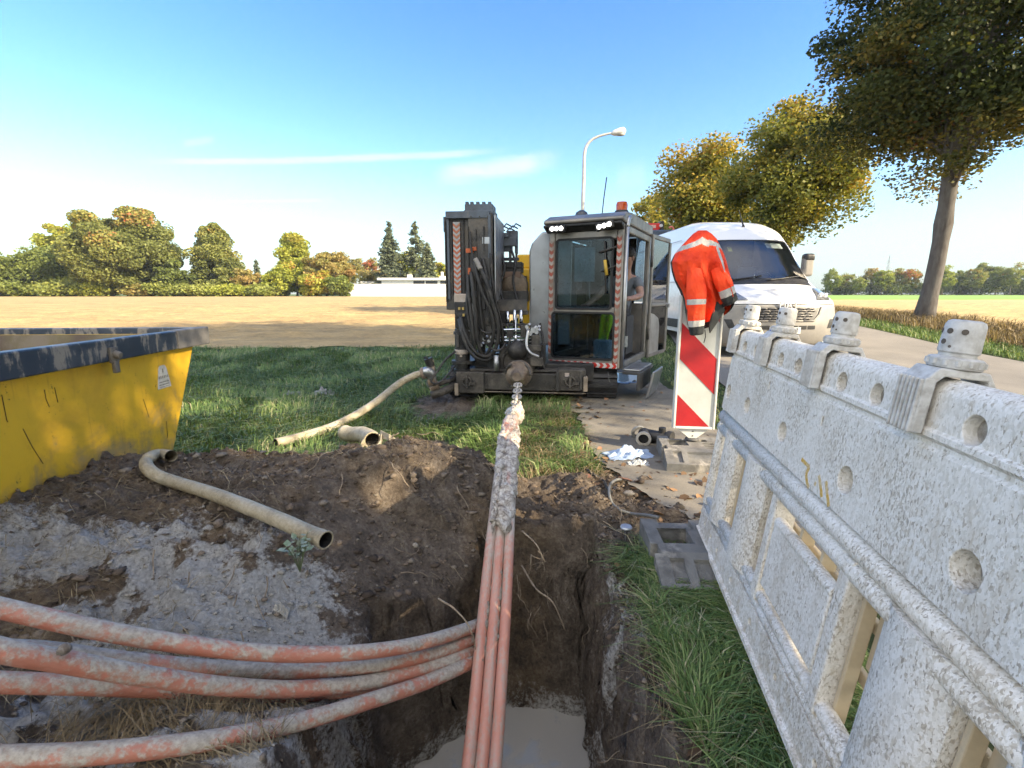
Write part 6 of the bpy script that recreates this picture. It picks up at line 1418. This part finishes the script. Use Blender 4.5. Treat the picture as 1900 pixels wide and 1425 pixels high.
for (ua, ta, ub, tb) in ((7.9, -.75, 8.25, -.05), (7.9, .0, 8.25, .7)):
    mb.tube([S(ua + (ub - ua) * i / 8, ta + (tb - ta) * i / 8, .02) for i in range(9)], .011, 6)
mb.build('wiper', VB, van, smooth=True)
# grille, slots, emblem, plate, lamps
def patch(u0, u1, t0, t1, off, nu=6, nt_=12, shape=None):
    mb = MB(); rows = []
    for i in range(nu + 1):
        f = i / nu; a, b_ = (t0, t1) if shape is None else shape(f)
        rows.append([S(u0 + (u1 - u0) * f, a + (b_ - a) * j / nt_, off) for j in range(nt_ + 1)])
    return mb.grid(rows)
patch(3.42, 4.72, -.62, .62, .012, shape=lambda f: (-.50 - .12 * f, .50 + .12 * f)).build('grille', VB, van, smooth=True)
gl = MB()
for k in range(5):
    u = 3.55 + k * .25; w = .50 + .1 * k / 4
    for j in range(7):
        a = -w + 2 * w * (j + (.25 if k % 2 else 0)) / 7.4; pts = [S(u + .06 * math.sin(q), a + 2 * w / 7.4 * .8 * q / 3.14, .022) for q in (0, 1.05, 2.1, 3.14)]; gl.tube(pts, .011, 5)
gl.build('grille_mesh', pm('grille_grey', (.22, .21, .20), .4, .4), van, smooth=True)
fr_ = MB()
for sg in (-1, 1): fr_.tube([S(3.38, sg * .3, .014), S(3.38, sg * .5, .014), S(4.0, sg * .60, .016), S(4.75, sg * .66, .016)], .016, 6)
fr_.tube([S(3.38, -.3 + .6 * i / 6, .014) for i in range(7)], .014, 6).build('grille_frame', VG, van, smooth=True)
sl = MB()
for k in range(7): a = -.56 + .16 * k; p = patch(2.62, 2.95, a, a + .135, .012, 2, 3); sl.add(p.v, p.f)
sl.build('lower_grille', VB, van)
mb = patch(.35, 1.0, -.6, .6, .012); mb.build('lower_intake', VB, van, smooth=True)
def text(name, s_, loc, size, mat, parent, rot=(R(90), 0, 0), ext=.002, al='CENTER'):
    cu = bpy.data.curves.new(name, 'FONT'); cu.body = s_; cu.size = size; cu.extrude = ext; cu.align_x = al; cu.align_y = 'CENTER'
    to = bpy.data.objects.new(name, cu); C.objects.link(to); bpy.context.view_layer.update()
    me = bpy.data.meshes.new_from_object(to.evaluated_get(bpy.context.evaluated_depsgraph_get())); bpy.data.objects.remove(to); me.materials.clear()
    o = bpy.data.objects.new(name, me); C.objects.link(o); o.location = loc; o.rotation_euler = rot; o.data.materials.append(mat); o.parent = parent; return o
EMB = pm('emblem_white', (.75, .75, .74), .35)
text('emblem', 'FIAT', (.05, S(4.9, 0).y - .03, .93), .17, EMB, van, ext=.012)
py_ = S(1.9, 0).y - .03
PLW = pm('plate_white', (.72, .72, .69), .4); pb_ = MB(); pb_.bx(-.27, .27, py_, py_ + .012, .455, .565); 
plate = pb_.build('number_plate', PLW, van, bevel=.003); MB().bx(-.268, -.225, py_ - .002, py_ - .0003, .457, .563).build('plate_band', pm('plate_blue', (.02, .06, .30), .4), plate)
PBK = pm('plate_black', (.01, .01, .01), .5)
text('plate_lettering', 'N', (-.175, py_ - .0015, .51), .105, PBK, plate, ext=.001); text('plate_lettering', '68', (.175, py_ - .0015, .51), .105, PBK, plate, ext=.001)
LGT = pm('headlamp_clear', (.16, .17, .18), .10, .3, col2=(.34, .35, .36), nscale=11, coat=1)
for sg in (-1, 1):
    def hs_(f, sg=sg):
        a, b_ = .60 + .20 * f, .90 + .095 * min(1, f * 1.6)
        return (sg * a, sg * b_)
    h_ = patch(5.75, 7.15, 0, 0, .014, 6, 8, hs_); hl = h_.build('headlight', LGT, van, smooth=True)
    lb = MB()
    for t_ in (.78, .90): p = S(6.3, sg * t_, .02); lb.blob(p, .045, 2, 0, squash=(1, .35, 1))
    lb.build('lens', pm('lens_glass', (.72, .72, .72), .08, .5), hl, smooth=True)
    fg = MB(); p = S(1.1, sg * .80, .01); fg.blob(p, .055, 2, 0, squash=(1.2, .5, .8)); fg.build('fog_light', LGT, van, smooth=True)
    vt_ = patch(2.7, 3.5, sg * .80, sg * .93, .012, 3, 3, lambda f, sg=sg: (sg * (.80 + .05 * f), sg * (.90 + .06 * f))); vt_.build('air_slot', VB, van)
    mr = MB(); mr.box((sg * 1.05, 1.22, 1.66), (.19, .16, .42)); mr.box((sg * .95, 1.26, 1.50), (.22, .12, .10)); wmr = mr.build('wing_mirror', VG, van, bevel=.05, seg=4); mt_ = MB(); mt_.box((sg * 1.055, 1.215, 1.80), (.20, .17, .15)); mt_.build('mirror_cap', VB, wmr, bevel=.055, seg=4)
    for yw in (1.08, 4.95):
        wm = MB(); wm.lathe([(.20, -.11), (.30, -.115), (.335, -.08), (.34, 0), (.335, .08), (.30, .115), (.20, .11)], 28, Matrix.Translation((sg * .93, yw, .335)) @ Matrix.Rotation(R(90), 4, 'Y')); w_ = wm.build('wheel', BLACK, van, smooth=True, ang=50)
        MB().lathe([(.0, .03), (.10, .05), (.19, .085), (.205, .10)], 20, Matrix.Translation((sg * .93, yw, .335)) @ Matrix.Rotation(R(90 * sg), 4, 'Y'), cap=False).build('rim', pm('rim_grey', (.3, .3, .3), .5, .4), w_, smooth=True)
        ar = MB(); ar.lathe([(.02, 0), (.40, 0), (.405, .01), (.38, .014)], 26, Matrix.Translation((sg * 1.018, yw, .36)) @ Matrix.Rotation(R(90 * sg), 4, 'Y')); ar.build('wheel_arch', VB, van)
    sw_ = MB(); sw_.add([(sg * 1.015, 1.25, 1.38), (sg * 1.01, 2.25, 1.40), (sg * .925, 2.25, 2.05), (sg * .925, 1.75, 2.05)], [(0, 1, 2, 3)]); sw_.build('side_window', VB, van, solid=.008)
    MB().bx(sg * 1.02, sg * 1.035, 1.6, 4.4, .42, .60).bx(sg * 1.02, sg * 1.035, 5.4, 5.95, .42, .60).build('side_trim', VB, van, bevel=.006)
    ln = MB(); ln.tube([(sg * .985, 2.4, 1.38), (sg * .985, 5.8, 1.38)], .006, 5).tube([(sg * .885, 2.6, 2.25), (sg * .885, 5.8, 2.25)], .007, 5); ln.build('body_line', pm('groove_grey', (.35, .35, .36), .5), van)
ln = MB(); ln.tube([S(5.12, -.97 + 1.94 * i / 20, .004) for i in range(21)], .007, 5); ln.build('bonnet_gap', VB, van, smooth=True)
mb = MB(); p = S(12.3, .08); mb.tube([p, p + Vector((.0, .03, .05)), p + Vector((-.06, .12, .34))], [.03, .016, .006], 8); mb.build('antenna', VB, van, smooth=True)
# cabin seen through the windscreen
CABD = pm('van_cabin', (.13, .165, .21), .7, col2=(.18, .21, .25), nscale=3)
mb = MB(); mb.box((0, 1.42, 1.18), (1.74, .55, .18)); mb.bx(-.86, .86, 1.2, 2.75, .55, .62); mb.bx(-.80, .80, 2.75, 2.80, .6, 2.30); mb.build('dashboard', CABD, van, bevel=.04, seg=3)
mb = MB()
for xx in (-.52, -.08, .52): mb.box((xx, 2.45, 1.35), (.42, .14, .70), rot=(R(-10), 0, 0)); mb.box((xx, 2.5, 1.82), (.26, .10, .2), rot=(R(-10), 0, 0)); mb.box((xx, 2.2, .95), (.44, .5, .14))
mb.build('seat', CABD, van, bevel=.04, seg=3)
mb = MB(); sc_ = Vector((.47, 1.66, 1.40)); mb.tube([sc_ + Vector((.20 * math.cos(a), .12 * math.sin(a) * .9, .17 * math.sin(a))) for a in [2 * math.pi * i / 24 for i in range(25)]], .017, 8, cap=False); mb.box(sc_, (.3, .05, .05)); mb.build('steering_wheel', pm('wheel_grey', (.10, .10, .11), .5), van, smooth=True)
vz = MB(); rows = [[S(10.15 + .55 * i / 2, .34 + .42 * j / 4, -.03) for j in range(5)] for i in range(3)]; vz.grid(rows); vz.build('sun_visor', pm('visor_cream', (.72, .66, .52), .7), van, solid=.012)
MB().box((-.30, 1.58, 1.98), (.08, .004, .11), rot=(R(-40), 0, 0)).build('yellow_badge', pm('badge_yellow', (.65, .60, .12), .6, col2=(.4, .4, .15), nscale=30), van)
MB().box((.10, 1.30, 1.285), (.34, .12, .012)).box((-.10, 1.26, 1.30), (.08, .10, .06)).build('papers', pm('papers', (.62, .62, .60), .7, col2=(.45, .45, .44), nscale=12), van)
# ------------------------------------------------------------------ loader crane truck further down the road
TY = 17.5; tx = WY(1250, 430, TY).x
ct = thing('crane_truck', 'truck with red folded loader crane standing behind the white van', 'truck', (tx, TY, Hs(tx, TY)))
def tl(px, py, dy=0): p = WY(px, py, TY + dy); return Vector((p.x - tx, dy, p.z - Hs(tx, TY)))
NAVY = pm('truck_navy', (.035, .055, .09), .4, col2=(.05, .07, .11), nscale=3); REDP = pm('crane_red', (.62, .025, .015), .4, col2=(.50, .02, .015), nscale=6, dirt=(.3, .12, .08), damt=.2)
z0 = tl(1240, 424).z
mb = MB(); mb.bx(-1.15, .75, .3, 2.4, .55, z0); mb.bx(-1.15, 1.0, 2.4, 8.0, .8, 1.2); mb.build('cab', NAVY, ct, bevel=.06, seg=3)
mb = MB(); mb.bx(-.85, .45, .285, .299, 1.75, z0 - .35); mb.build('windscreen', VB, ct)
mb = MB()
for xx in (-.95, .55):
    for yy in (1.0, 4.5, 6.5): mb.cyl((xx - .12, yy, .48), (xx + .12, yy, .48), .48, n=20)
mb.build('wheel', BLACK, ct, smooth=True, ang=40)
p = [tl(1228, 396), tl(1262, 396), tl(1263, 407), tl(1247, 421), tl(1228, 421)]
mb = MB(); mb.prism([(q.x, q.z) for q in p], 2.3, 2.75, 'xz'); mb.build('crane_boom', REDP, ct, bevel=.03)
mb = MB(); a = tl(1236, 400); mb.bx(a.x, a.x + .32, 2.285, 2.298, a.z - .12, a.z); mb.build('boom_marking', pm('marking_pale', (.6, .25, .2), .5, col2=(.7, .5, .45), nscale=30), ct)
mb = MB(); mb.cyl(tl(1246, 417) + Vector((0, 2.2, 0)), tl(1246, 417) + Vector((0, 2.299, 0)), .07, n=14).cyl(tl(1263, 402) + Vector((0, 2.2, 0)), tl(1263, 402) + Vector((0, 2.299, 0)), .06, n=14); mb.build('pivot_pin', EMB, ct, smooth=True, ang=40)
mb = MB(); a, b_ = tl(1263, 394), tl(1270, 422); mb.bx(a.x, b_.x, 2.35, 2.7, b_.z - 1.0, a.z + .05); mb.bx(a.x - .3, b_.x + .2, 2.45, 2.75, b_.z - .6, b_.z - .1); mb.build('crane_column', STEELD, ct, bevel=.02)
mb = MB(); c = tl(1285, 409) + Vector((0, 2.3, 0)); mb.tube([c + Vector((.09 * math.cos(a), 0, .09 * math.sin(a))) for a in [R(-140 + 20 * i) for i in range(16)]], [.035] * 15 + [.015], 8); mb.tube([c + Vector((-.06, 0, -.06)), c + Vector((-.16, 0, -.10)), c + Vector((-.25, 0, -.16))], .035, 8); mb.build('hook', pm('hook_red', (.62, .16, .13), .4), ct, smooth=True)
# ------------------------------------------------------------------ operator in the cab
def skel(name, V, E, rad, mat, parent, sub=2, root=0):
    me = bpy.data.meshes.new(name); me.from_pydata([tuple(v) for v in V], E, []); o = bpy.data.objects.new(name, me); C.objects.link(o); o.parent = parent
    md = o.modifiers.new('skin', 'SKIN'); md.branch_smoothing = .6
    if not me.skin_vertices: 
        bpy.context.view_layer.objects.active = o
    sv = me.skin_vertices[0].data
    for i, r_ in enumerate(rad): sv[i].radius = r_ if isinstance(r_, tuple) else (r_, r_); sv[i].use_root = (i == root)
    md.use_smooth_shade = True
    ms = o.modifiers.new('sub', 'SUBSURF'); ms.levels = sub; ms.render_levels = sub
    me.materials.append(mat); return o
pw_ = MC @ Vector((.58, 1.0, .55))
per = thing('person', 'operator in grey shirt sitting in the cab with one hand on the lever', 'person', tuple(pw_))
PI_ = Matrix.Translation(-pw_) @ MC
K = lambda x, y, z: PI_ @ Vector((x, y, z))
SKIN = pm('skin', (.42, .235, .165), .55, col2=(.30, .19, .15), nscale=26)
SHIRT = pm('grey_shirt', (.17, .19, .215), .9, col2=(.13, .145, .165), nscale=9, bump=.3, bscale=120)
TROU = pm('dark_trousers', (.025, .028, .034), .9); HAIR = pm('dark_hair', (.018, .015, .013), .7, nscale=60, bump=.6)
V = [K(.56, 1.0, .52), K(.58, 1.0, .72), K(.63, .97, .93), K(.665, .93, 1.09), K(.675, .91, 1.16), K(.685, .875, 1.235), K(.685, .885, 1.32),
     K(.80, .97, 1.0), K(.875, .86, .80), K(.82, .68, .77), K(.775, .585, .765),
     K(.47, .93, 1.0), K(.37, .74, .80), K(.31, .52, .70), K(.29, .44, .69),
     K(.655, .82, .90 - .30), K(.64, .60, .60), K(.62, .46, .15), K(.61, .34, .07), K(.48, .82, .60), K(.45, .60, .60), K(.44, .46, .15), K(.44, .34, .07)]
E = [(0, 1), (1, 2), (2, 3), (3, 4), (4, 5), (5, 6), (2, 7), (7, 8), (8, 9), (9, 10), (2, 11), (11, 12), (12, 13), (13, 14), (0, 15), (15, 16), (16, 17), (17, 18), (0, 19), (19, 20), (20, 21), (21, 22)]
rad = [.13, .125, .13, .06, .055, (.082, .095), (.076, .088), .062, .046, .034, (.036, .024), .062, .046, .034, (.036, .024), .08, .06, .045, .035, .08, .06, .045, .035]
for base_, dx in ((10, 1), (14, -1)):
    w0 = V[base_]
    for k in range(5):
        ang_ = (-.03 + .016 * k) if k < 4 else .045 * -dx
        L_ = [.032, .037, .035, .028, .026][k]
        f1 = w0 + PI_.to_3x3() @ Vector((ang_, -.035 if k < 4 else -.012, -.004)); f2 = f1 + PI_.to_3x3() @ Vector((ang_ * .25, -L_ * .6, -L_ * .75))
        i0 = len(V); V += [f1, f2]; E += [(base_, i0), (i0, i0 + 1)]; rad += [.0095, .008]
skel('body', V, E, rad, SKIN, per)
sv_ = [0, 1, 2, 3, 7, 11]
Vs = [V[0], V[1], V[2], V[3].lerp(V[2], .25), V[7], V[7].lerp(V[8], .62), V[11], V[11].lerp(V[12], .62)]
skel('shirt', Vs, [(0, 1), (1, 2), (2, 3), (2, 4), (4, 5), (2, 6), (6, 7)], [.145, .142, .148, .072, .078, .066, .078, .066], SHIRT, per)
skel('trousers', [V[0], V[15], V[16], V[17], V[19], V[20], V[21]], [(0, 1), (1, 2), (2, 3), (0, 4), (4, 5), (5, 6)], [.15, .095, .075, .055, .095, .075, .055], TROU, per)
hm = MB(); hc = K(.685, .895, 1.305); hm.blob(hc, .102, 3, .12, 4, 2, (.92, 1.0, 1.0)); hair = hm.build('hair', HAIR, per, smooth=True)
# face details: nose, brow and ears are small children of the head
fm = MB(); fd = (PI_.to_3x3() @ Vector((-.35, -1, 0))).normalized(); fs = fd.cross(Vector((0, 0, 1)))
hc2 = K(.685, .875, 1.25); fm.blob(hc2 + fd * .095, .018, 2, .1, 2, 1, (.8, 1, 1.3)); 
for sg in (-1, 1): fm.blob(hc2 + fs * sg * .085, .022, 2, .1, 2, 1, (.6, .9, 1.4))
fm.build('face_features', SKIN, per, smooth=True)
em = MB()
for sg in (-1, 1): em.blob(hc2 + fd * .088 + fs * sg * .034 + Vector((0, 0, .028)), .010, 1, 0)
em.build('eyes', pm('eye_dark', (.02, .02, .02), .3), per, smooth=True)
# ------------------------------------------------------------------ street lamp
LX = WY(1081, 395, 21).x; lp = thing('street_lamp', 'tall slim grey street lamp with curved arm rising behind the cab', 'street lamp', (LX, 21, Hs(LX, 21))); zg = Hs(LX, 21)
pts = [Vector((0, 0, 0))]; 
for px, py in ((1081, 390), (1083, 330), (1084, 290), (1087, 274), (1095, 262), (1108, 254), (1125, 249), (1136, 247)): q = WY(px, py, 21); pts.append(Vector((q.x - LX, 0, q.z - zg)))
GALV = pm('galvanised', (.50, .50, .48), .5, .3, col2=(.40, .40, .39), nscale=5)
mb = MB(); q = catmull(pts, 6); mb.tube(q, [.085 - .045 * i / (len(q) - 1) for i in range(len(q))], 12); mb.build('pole', GALV, lp, smooth=True)
a, b_ = WY(1134, 248, 21), WY(1161, 242, 21); a = Vector((a.x - LX, 0, a.z - zg)); b_ = Vector((b_.x - LX, 0, b_.z - zg))
mb = MB(); mb.tube([a, a.lerp(b_, .2), a.lerp(b_, .6), a.lerp(b_, .9), b_], [.05, .11, .15, .14, .05], 14); o_ = mb.build('lamp_head', pm('lamp_shell', (.66, .66, .64), .4), lp, smooth=True)
mb = MB(); c = a.lerp(b_, .62) - Vector((0, 0, .10)); mb.blob(c, .14, 2, 0, squash=(1.5, .8, .5)); mb.build('diffuser', pm('lamp_diffuser', (.5, .5, .47), .2), lp, smooth=True)
# ------------------------------------------------------------------ buildings beyond the field
WHW = pm('white_render', (.80, .79, .76), .8, col2=(.74, .73, .70), nscale=2); BRK = pm('pale_brick', (.40, .28, .19), .9, col2=(.33, .23, .16), nscale=6); DKW = pm('dark_glass', (.03, .035, .04), .2); ROOFG = pm('flat_roof_grey', (.14, .14, .15), .8)
HY = 99.0
def hp(px, py, Y): return WY(px, py, Y)
a, b_ = hp(643, 548, HY), hp(850, 528, HY); gw = thing('garden_wall', 'long white rendered garden wall beyond the field', 'wall', (a.x, HY, a.z - .6))
mb = MB(); L_ = b_.x - a.x; mb.prism([(0, .6), (0 + .9, 0), (L_, 0), (L_, b_.z - a.z + .6), (-.35, b_.z - a.z + .6), (-.25, 1.2)], 0, .3, 'xz'); mb.build('wall', WHW, gw); mb = MB(); mb.bx(-.4, L_, -.06, .36, b_.z - a.z + .603, b_.z - a.z + .72); mb.build('coping', WHW, gw)
BY2 = 104.0; a, b_ = hp(709, 548, BY2), hp(860, 518, BY2); bg_ = thing('bungalow', 'white flat roofed bungalow with a long window band behind the wall', 'house', (a.x, BY2, Hs(a.x, BY2))); zt = b_.z - Hs(a.x, BY2); L_ = b_.x - a.x
MB().bx(0, L_, 0, 9, -.3, zt - .2).build('wall', WHW, bg_); mb = MB(); mb.bx(-.7, L_ + .5, -.7, 9.5, zt - .195, zt + .25); rf = mb.build('roof', WHW, bg_)
x0 = hp(766, 525, BY2).x - a.x; z0, z1 = hp(766, 529, BY2).z - Hs(a.x, BY2), hp(766, 521, BY2).z - Hs(a.x, BY2)
for i, (p0, p1) in enumerate(((767, 788), (790, 812), (817, 832))):
    xa, xb = hp(p0, 525, BY2).x - a.x, hp(p1, 525, BY2).x - a.x; wn = MB().bx(xa, xb, -.05, .02, z0, z1).build('window', DKW, bg_); MB().bx(xa - .08, xa - .002, -.08, .0, z0 - .05, z1 + .05).bx(xb + .002, xb + .08, -.08, .0, z0 - .05, z1 + .05).build('frame', WHW, wn)
for p0, w_, h_ in ((756, .9, 1.0), (818, .45, 1.6)): xx = hp(p0, 515, BY2).x - a.x; MB().bx(xx - w_ / 2, xx + w_ / 2, 2, 2 + w_, zt + .252, zt + h_).build('chimney', WHW, rf)
xx = hp(822, 515, BY2).x - a.x; MB().bx(xx - 1.2, xx + 3, 3.5, 7, zt + .252, zt + .75).build('roof_box', WHW, rf)
sx = hp(672, 548, 112).x; sh = thing('garden_shed', 'small white flat shed just showing above the white wall', 'shed', (sx, 112, Hs(sx, 112))); zt = hp(672, 523, 112).z - Hs(sx, 112); MB().bx(0, 3.2, 0, 3, -.2, zt - .15).build('wall', WHW, sh); MB().bx(-.2, 3.6, -.2, 3.2, zt - .148, zt + .05).build('roof', WHW, sh)
BY3 = 112.0; a = hp(430, 548, BY3); bb = thing('bungalow', 'low brick bungalow with dark flat roof among the bushes', 'house', (a.x, BY3, Hs(a.x, BY3))); zt = hp(430, 520, BY3).z - Hs(a.x, BY3)
L_ = hp(502, 548, BY3).x - a.x; MB().bx(0, L_, 0, 8, -.3, zt - .25).build('wall', BRK, bb); MB().bx(-.4, L_ + .4, -.5, 8.4, zt - .248, zt + .05).build('roof', ROOFG, bb)
MB().bx(.5, L_ * .55, -.04, .02, zt - 1.9, zt - .7).build('window', DKW, bb); MB().bx(L_ * .62, L_ * .95, -.06, .02, zt - 2.3, zt - .6).build('garage_door', pm('garage_tan', (.50, .36, .25), .7), bb)
# electricity pylon far away
PX = WY(1641, 545, 620).x; py_l = thing('electricity_pylon', 'faint lattice electricity pylon far beyond the right tree line', 'pylon', (PX, 620, .8)); mb = MB(); hp_ = WY(1641, 474, 620).z
for sx_, sy_ in ((-1, -1), (1, -1), (-1, 1), (1, 1)): mb.tube([(sx_ * 3, sy_ * 3, 0), (sx_ * 1.0, sy_ * 1.0, hp_ * .55), (0, 0, hp_)], .22, 4)
for i in range(12): z_ = hp_ * i / 12; w_ = 3 * (1 - i / 13); mb.tube([(-w_, -w_, z_), (w_, -w_, z_ + hp_ / 12)], .14, 4); mb.tube([(w_, -w_, z_), (-w_, -w_, z_ + hp_ / 12)], .14, 4)
mb.build('lattice_tower', pm('pylon_grey', (.42, .45, .48), .6), py_l); am_ = MB()
for f, w_ in ((.68, 7), (.82, 5.5)): am_.tube([(-w_, 0, hp_ * f), (0, 0, hp_ * f + 1.5), (w_, 0, hp_ * f)], .2, 4); am_.tube([(-w_, 0, hp_ * f), (w_, 0, hp_ * f)], .2, 4)
am_.build('cross_arm', bpy.data.materials['pylon_grey'], py_l)
# ------------------------------------------------------------------ small things on the ground
pf = thing('pipe_fitting', 'black plastic pipe coupling with pale rings lying on the path', 'pipe fitting', tuple(GH(1205, 825, .0)), R(0)); o0 = pf.location
zc = .062; mb = MB(); mb.tube([(-.03, .10, zc), (.06, .02, zc), (.16, -.04, zc)], .052, 16); mb.tube([(-.06, -.03, zc), (-.02, .10, zc + .005)], .052, 16); mb.build('body', BLACK, pf, smooth=True, ang=40)
mb = MB(); mb.cyl((.10, .0, zc + .04), (.10, -.0, zc + .085), .03, n=12).cyl((.14, -.02, zc), (.17, -.045, zc), .062, n=16); mb.build('collar', BLACK, pf, smooth=True, ang=40)
d = (Vector((-.06, -.03, 0)) - Vector((-.02, .10, 0))).normalized(); tq = d.to_track_quat('Z', 'Y').to_matrix().to_4x4()
MB().lathe([(.040, 0), (.062, 0), (.064, .012), (.060, .022), (.042, .024), (.040, .0)], 22, Matrix.Translation(Vector((-.06, -.03, zc))) @ tq, cap=False).build('ring', pm('ring_pale', (.45, .41, .34), .6, dirt=(.2, .17, .13), damt=.4), pf, smooth=True, ang=40)
MB().lathe([(.040, 0), (.064, 0), (.066, .014), (.060, .028), (.042, .03)], 22, Matrix.Translation(Vector((-.055, .13, zc))) @ Matrix.Rotation(R(-70), 4, 'X'), cap=False).build('ring', pm('ring_grey', (.30, .29, .26), .6), pf, smooth=True, ang=40)
MB().lathe([(.001, 0.002), (.041, 0.002)], 20, Matrix.Translation(Vector((-.06, -.03, zc))) @ tq, cap=False).build('bore', DARKIN, pf)
def crumple(name, label, cat, px, py, w, d_, h, mat, seed, rz=0):
    c = GH(px, py, 0); mb = MB(); rows = []; n = 34
    for i in range(n):
        row = []
        for j in range(n):
            u, v = i / (n - 1) - .5, j / (n - 1) - .5
            e = mnoise.fractal(Vector((u * 4.5 + seed, v * 4.5, seed)), 1, 2, 4); rg = abs(mnoise.noise(Vector((u * 6 + seed, v * 3, 1.7))))
            edge = 1 - max(0, 4 * (u * u + v * v) - .35)
            x = u * w * (1 + .22 * mnoise.noise(Vector((v * 5, seed, 0)))); y = v * d_ * (1 + .3 * mnoise.noise(Vector((u * 5, seed, 4))))
            X_, Y_ = c.x + x * math.cos(rz) - y * math.sin(rz), c.y + x * math.sin(rz) + y * math.cos(rz)
            row.append(Vector((X_ - c.x, Y_ - c.y, Hs(X_, Y_) - c.z + .012 + h * max(.06, (.45 + .8 * e - .5 * rg)) * max(edge, .1))))
        rows.append(row)
    mb.grid(rows); o = mb.build(name, mat, smooth=True, solid=.002); o.location = c; return tag(o, label, cat)
m, nt, b = newmat('pale_plastic_film'); b.inputs['Base Color'].default_value = (.36, .45, .58, 1); b.inputs['Roughness'].default_value = .35; PLF = m
crumple('plastic_sheet', 'crumpled pale blue plastic sheet lying on the path edge', 'plastic sheet', 1166, 847, .36, .20, .06, PLF, 2.3, .2)
crumple('plastic_bag', 'thin clear plastic scrap beside the pale blue sheet', 'plastic bag', 1184, 864, .15, .08, .035, pm('clear_film', (.42, .44, .44), .25), 5.1)
PAP = pm('scrap_grey', (.26, .27, .28), .6, col2=(.16, .165, .175), nscale=20)
crumple('paper_scrap', 'flat pale scrap lying in the grass, nearer the skip', 'scrap', 543, 734, .22, .10, .06, PAP, 3.1)
crumple('paper_scrap', 'crumpled dark and white scrap lying in the grass, nearer the rig', 'scrap', 602, 734, .26, .10, .08, PAP, 7.7)
crumple('paper_scrap', 'dry grey leaf lying on the whitish mud by the pit', 'scrap', 482, 1166, .045, .02, .012, PAP, 9.2, .5)
crumple('paper_scrap', 'torn grey leaf on the mud heap just above the pipes', 'scrap', 524, 1141, .05, .035, .016, pm('scrap_mud', (.36, .34, .29), .8), 11.2)
cb = MB(); pts = [GH(px, py, .012 if py != 868 else .03) for px, py in ((1140, 842), (1112, 852), (1092, 858), (1088, 868), (1100, 880), (1118, 890), (1126, 904), (1134, 914))]
cb.tube(catmull(pts, 6), .010, 8); tag(cb.build('cable', BLACK, smooth=True), 'short dark cable loop on the soil left of the plastic sheet', 'cable')
cb = MB(); pts = [GH(px, py, dz) for px, py, dz in ((1158, 900, .01), (1152, 890, .03), (1140, 892, .05), (1131, 903, .04), (1131, 920, .02), (1137, 935, .012), (1150, 946, .012), (1172, 953, .02), (1200, 956, .13), (1222, 960, .13))]
cb.tube(catmull(pts, 6), .0085, 8); tag(cb.build('cable', pm('grey_cable', (.17, .17, .16), .6, dirt=(.35, .32, .27), damt=.35), smooth=True), 'grey cable curling over the soil to the foot plate', 'cable')
np_ = GH(1160, 1018, 0); nl = thing('steel_peg', 'steel peg with flat head standing in the pit rim by the foot plate', 'peg', tuple(np_)); zt_ = WY(1160, 980, np_.y).z - np_.z
MB().cyl((0, 0, -.05), (0, 0, zt_), .008, n=10).build('shaft', STEEL, nl, smooth=True); MB().lathe([(.001, zt_), (.028, zt_), (.030, zt_ + .006), (.026, zt_ + .012), (.001, zt_ + .013)], 18).build('head', pm('peg_head', (.45, .47, .50), .4, .5, dirt=(.3, .27, .22), damt=.35), nl, smooth=True, ang=40)
stn = MB(); stn.blob(GH(1166, 915, .012), .030, 2, .3, 1.6, 4, (1.3, .9, .55)); tag(stn.build('stone', pm('stone_tan', (.33, .29, .23), .9, col2=(.25, .22, .18), nscale=30, bump=.4), smooth=True), 'flat pale stone lying by the cable on the soil', 'stone')
stn = MB(); stn.blob(GH(770, 1012, .01), .018, 2, .35, 2, 9, (1, .8, .8)); tag(stn.build('stone', bpy.data.materials['stone_tan'], smooth=True), 'small tan stone on the dark soil left of the pipe bundle', 'stone')
pu = MB(); rows = [[Vector((.95 + 1.0 * j / 14, 6.2 + 1.0 * i / 14, Hs(1.4, 6.2 + i / 14) + .018 + (.0 if (j - 7) ** 2 + (i - 7) ** 2 < 40 else -.03))) for j in range(15)] for i in range(15)]
pu.grid(rows); m, nt, b = newmat('puddle_water'); b.inputs['Base Color'].default_value = (.10, .095, .085, 1); b.inputs['Roughness'].default_value = .06; pd_ = pu.build('water', m, smooth=True); tag(pd_, kind='structure')
# ------------------------------------------------------------------ haze
hzb = MB().bx(-700, 700, -90, 900, -2.2, 62)
m = bpy.data.materials.new('haze_air'); m.use_nodes = True; m.node_tree.nodes.clear(); nt = NT(m.node_tree); out = nt.new('ShaderNodeOutputMaterial'); pv = nt.new('ShaderNodeVolumePrincipled')
pv.inputs['Color'].default_value = (.74, .84, .95, 1); pv.inputs['Density'].default_value = .00026; pv.inputs['Anisotropy'].default_value = .1; nt.l.new(pv.outputs[0], out.inputs['Volume'])
try: m.cycles.homogeneous_volume = True
except Exception: pass
hzo = hzb.build('haze', m); tag(hzo, 'thin pale air haze over the fields', 'haze', kind='stuff')
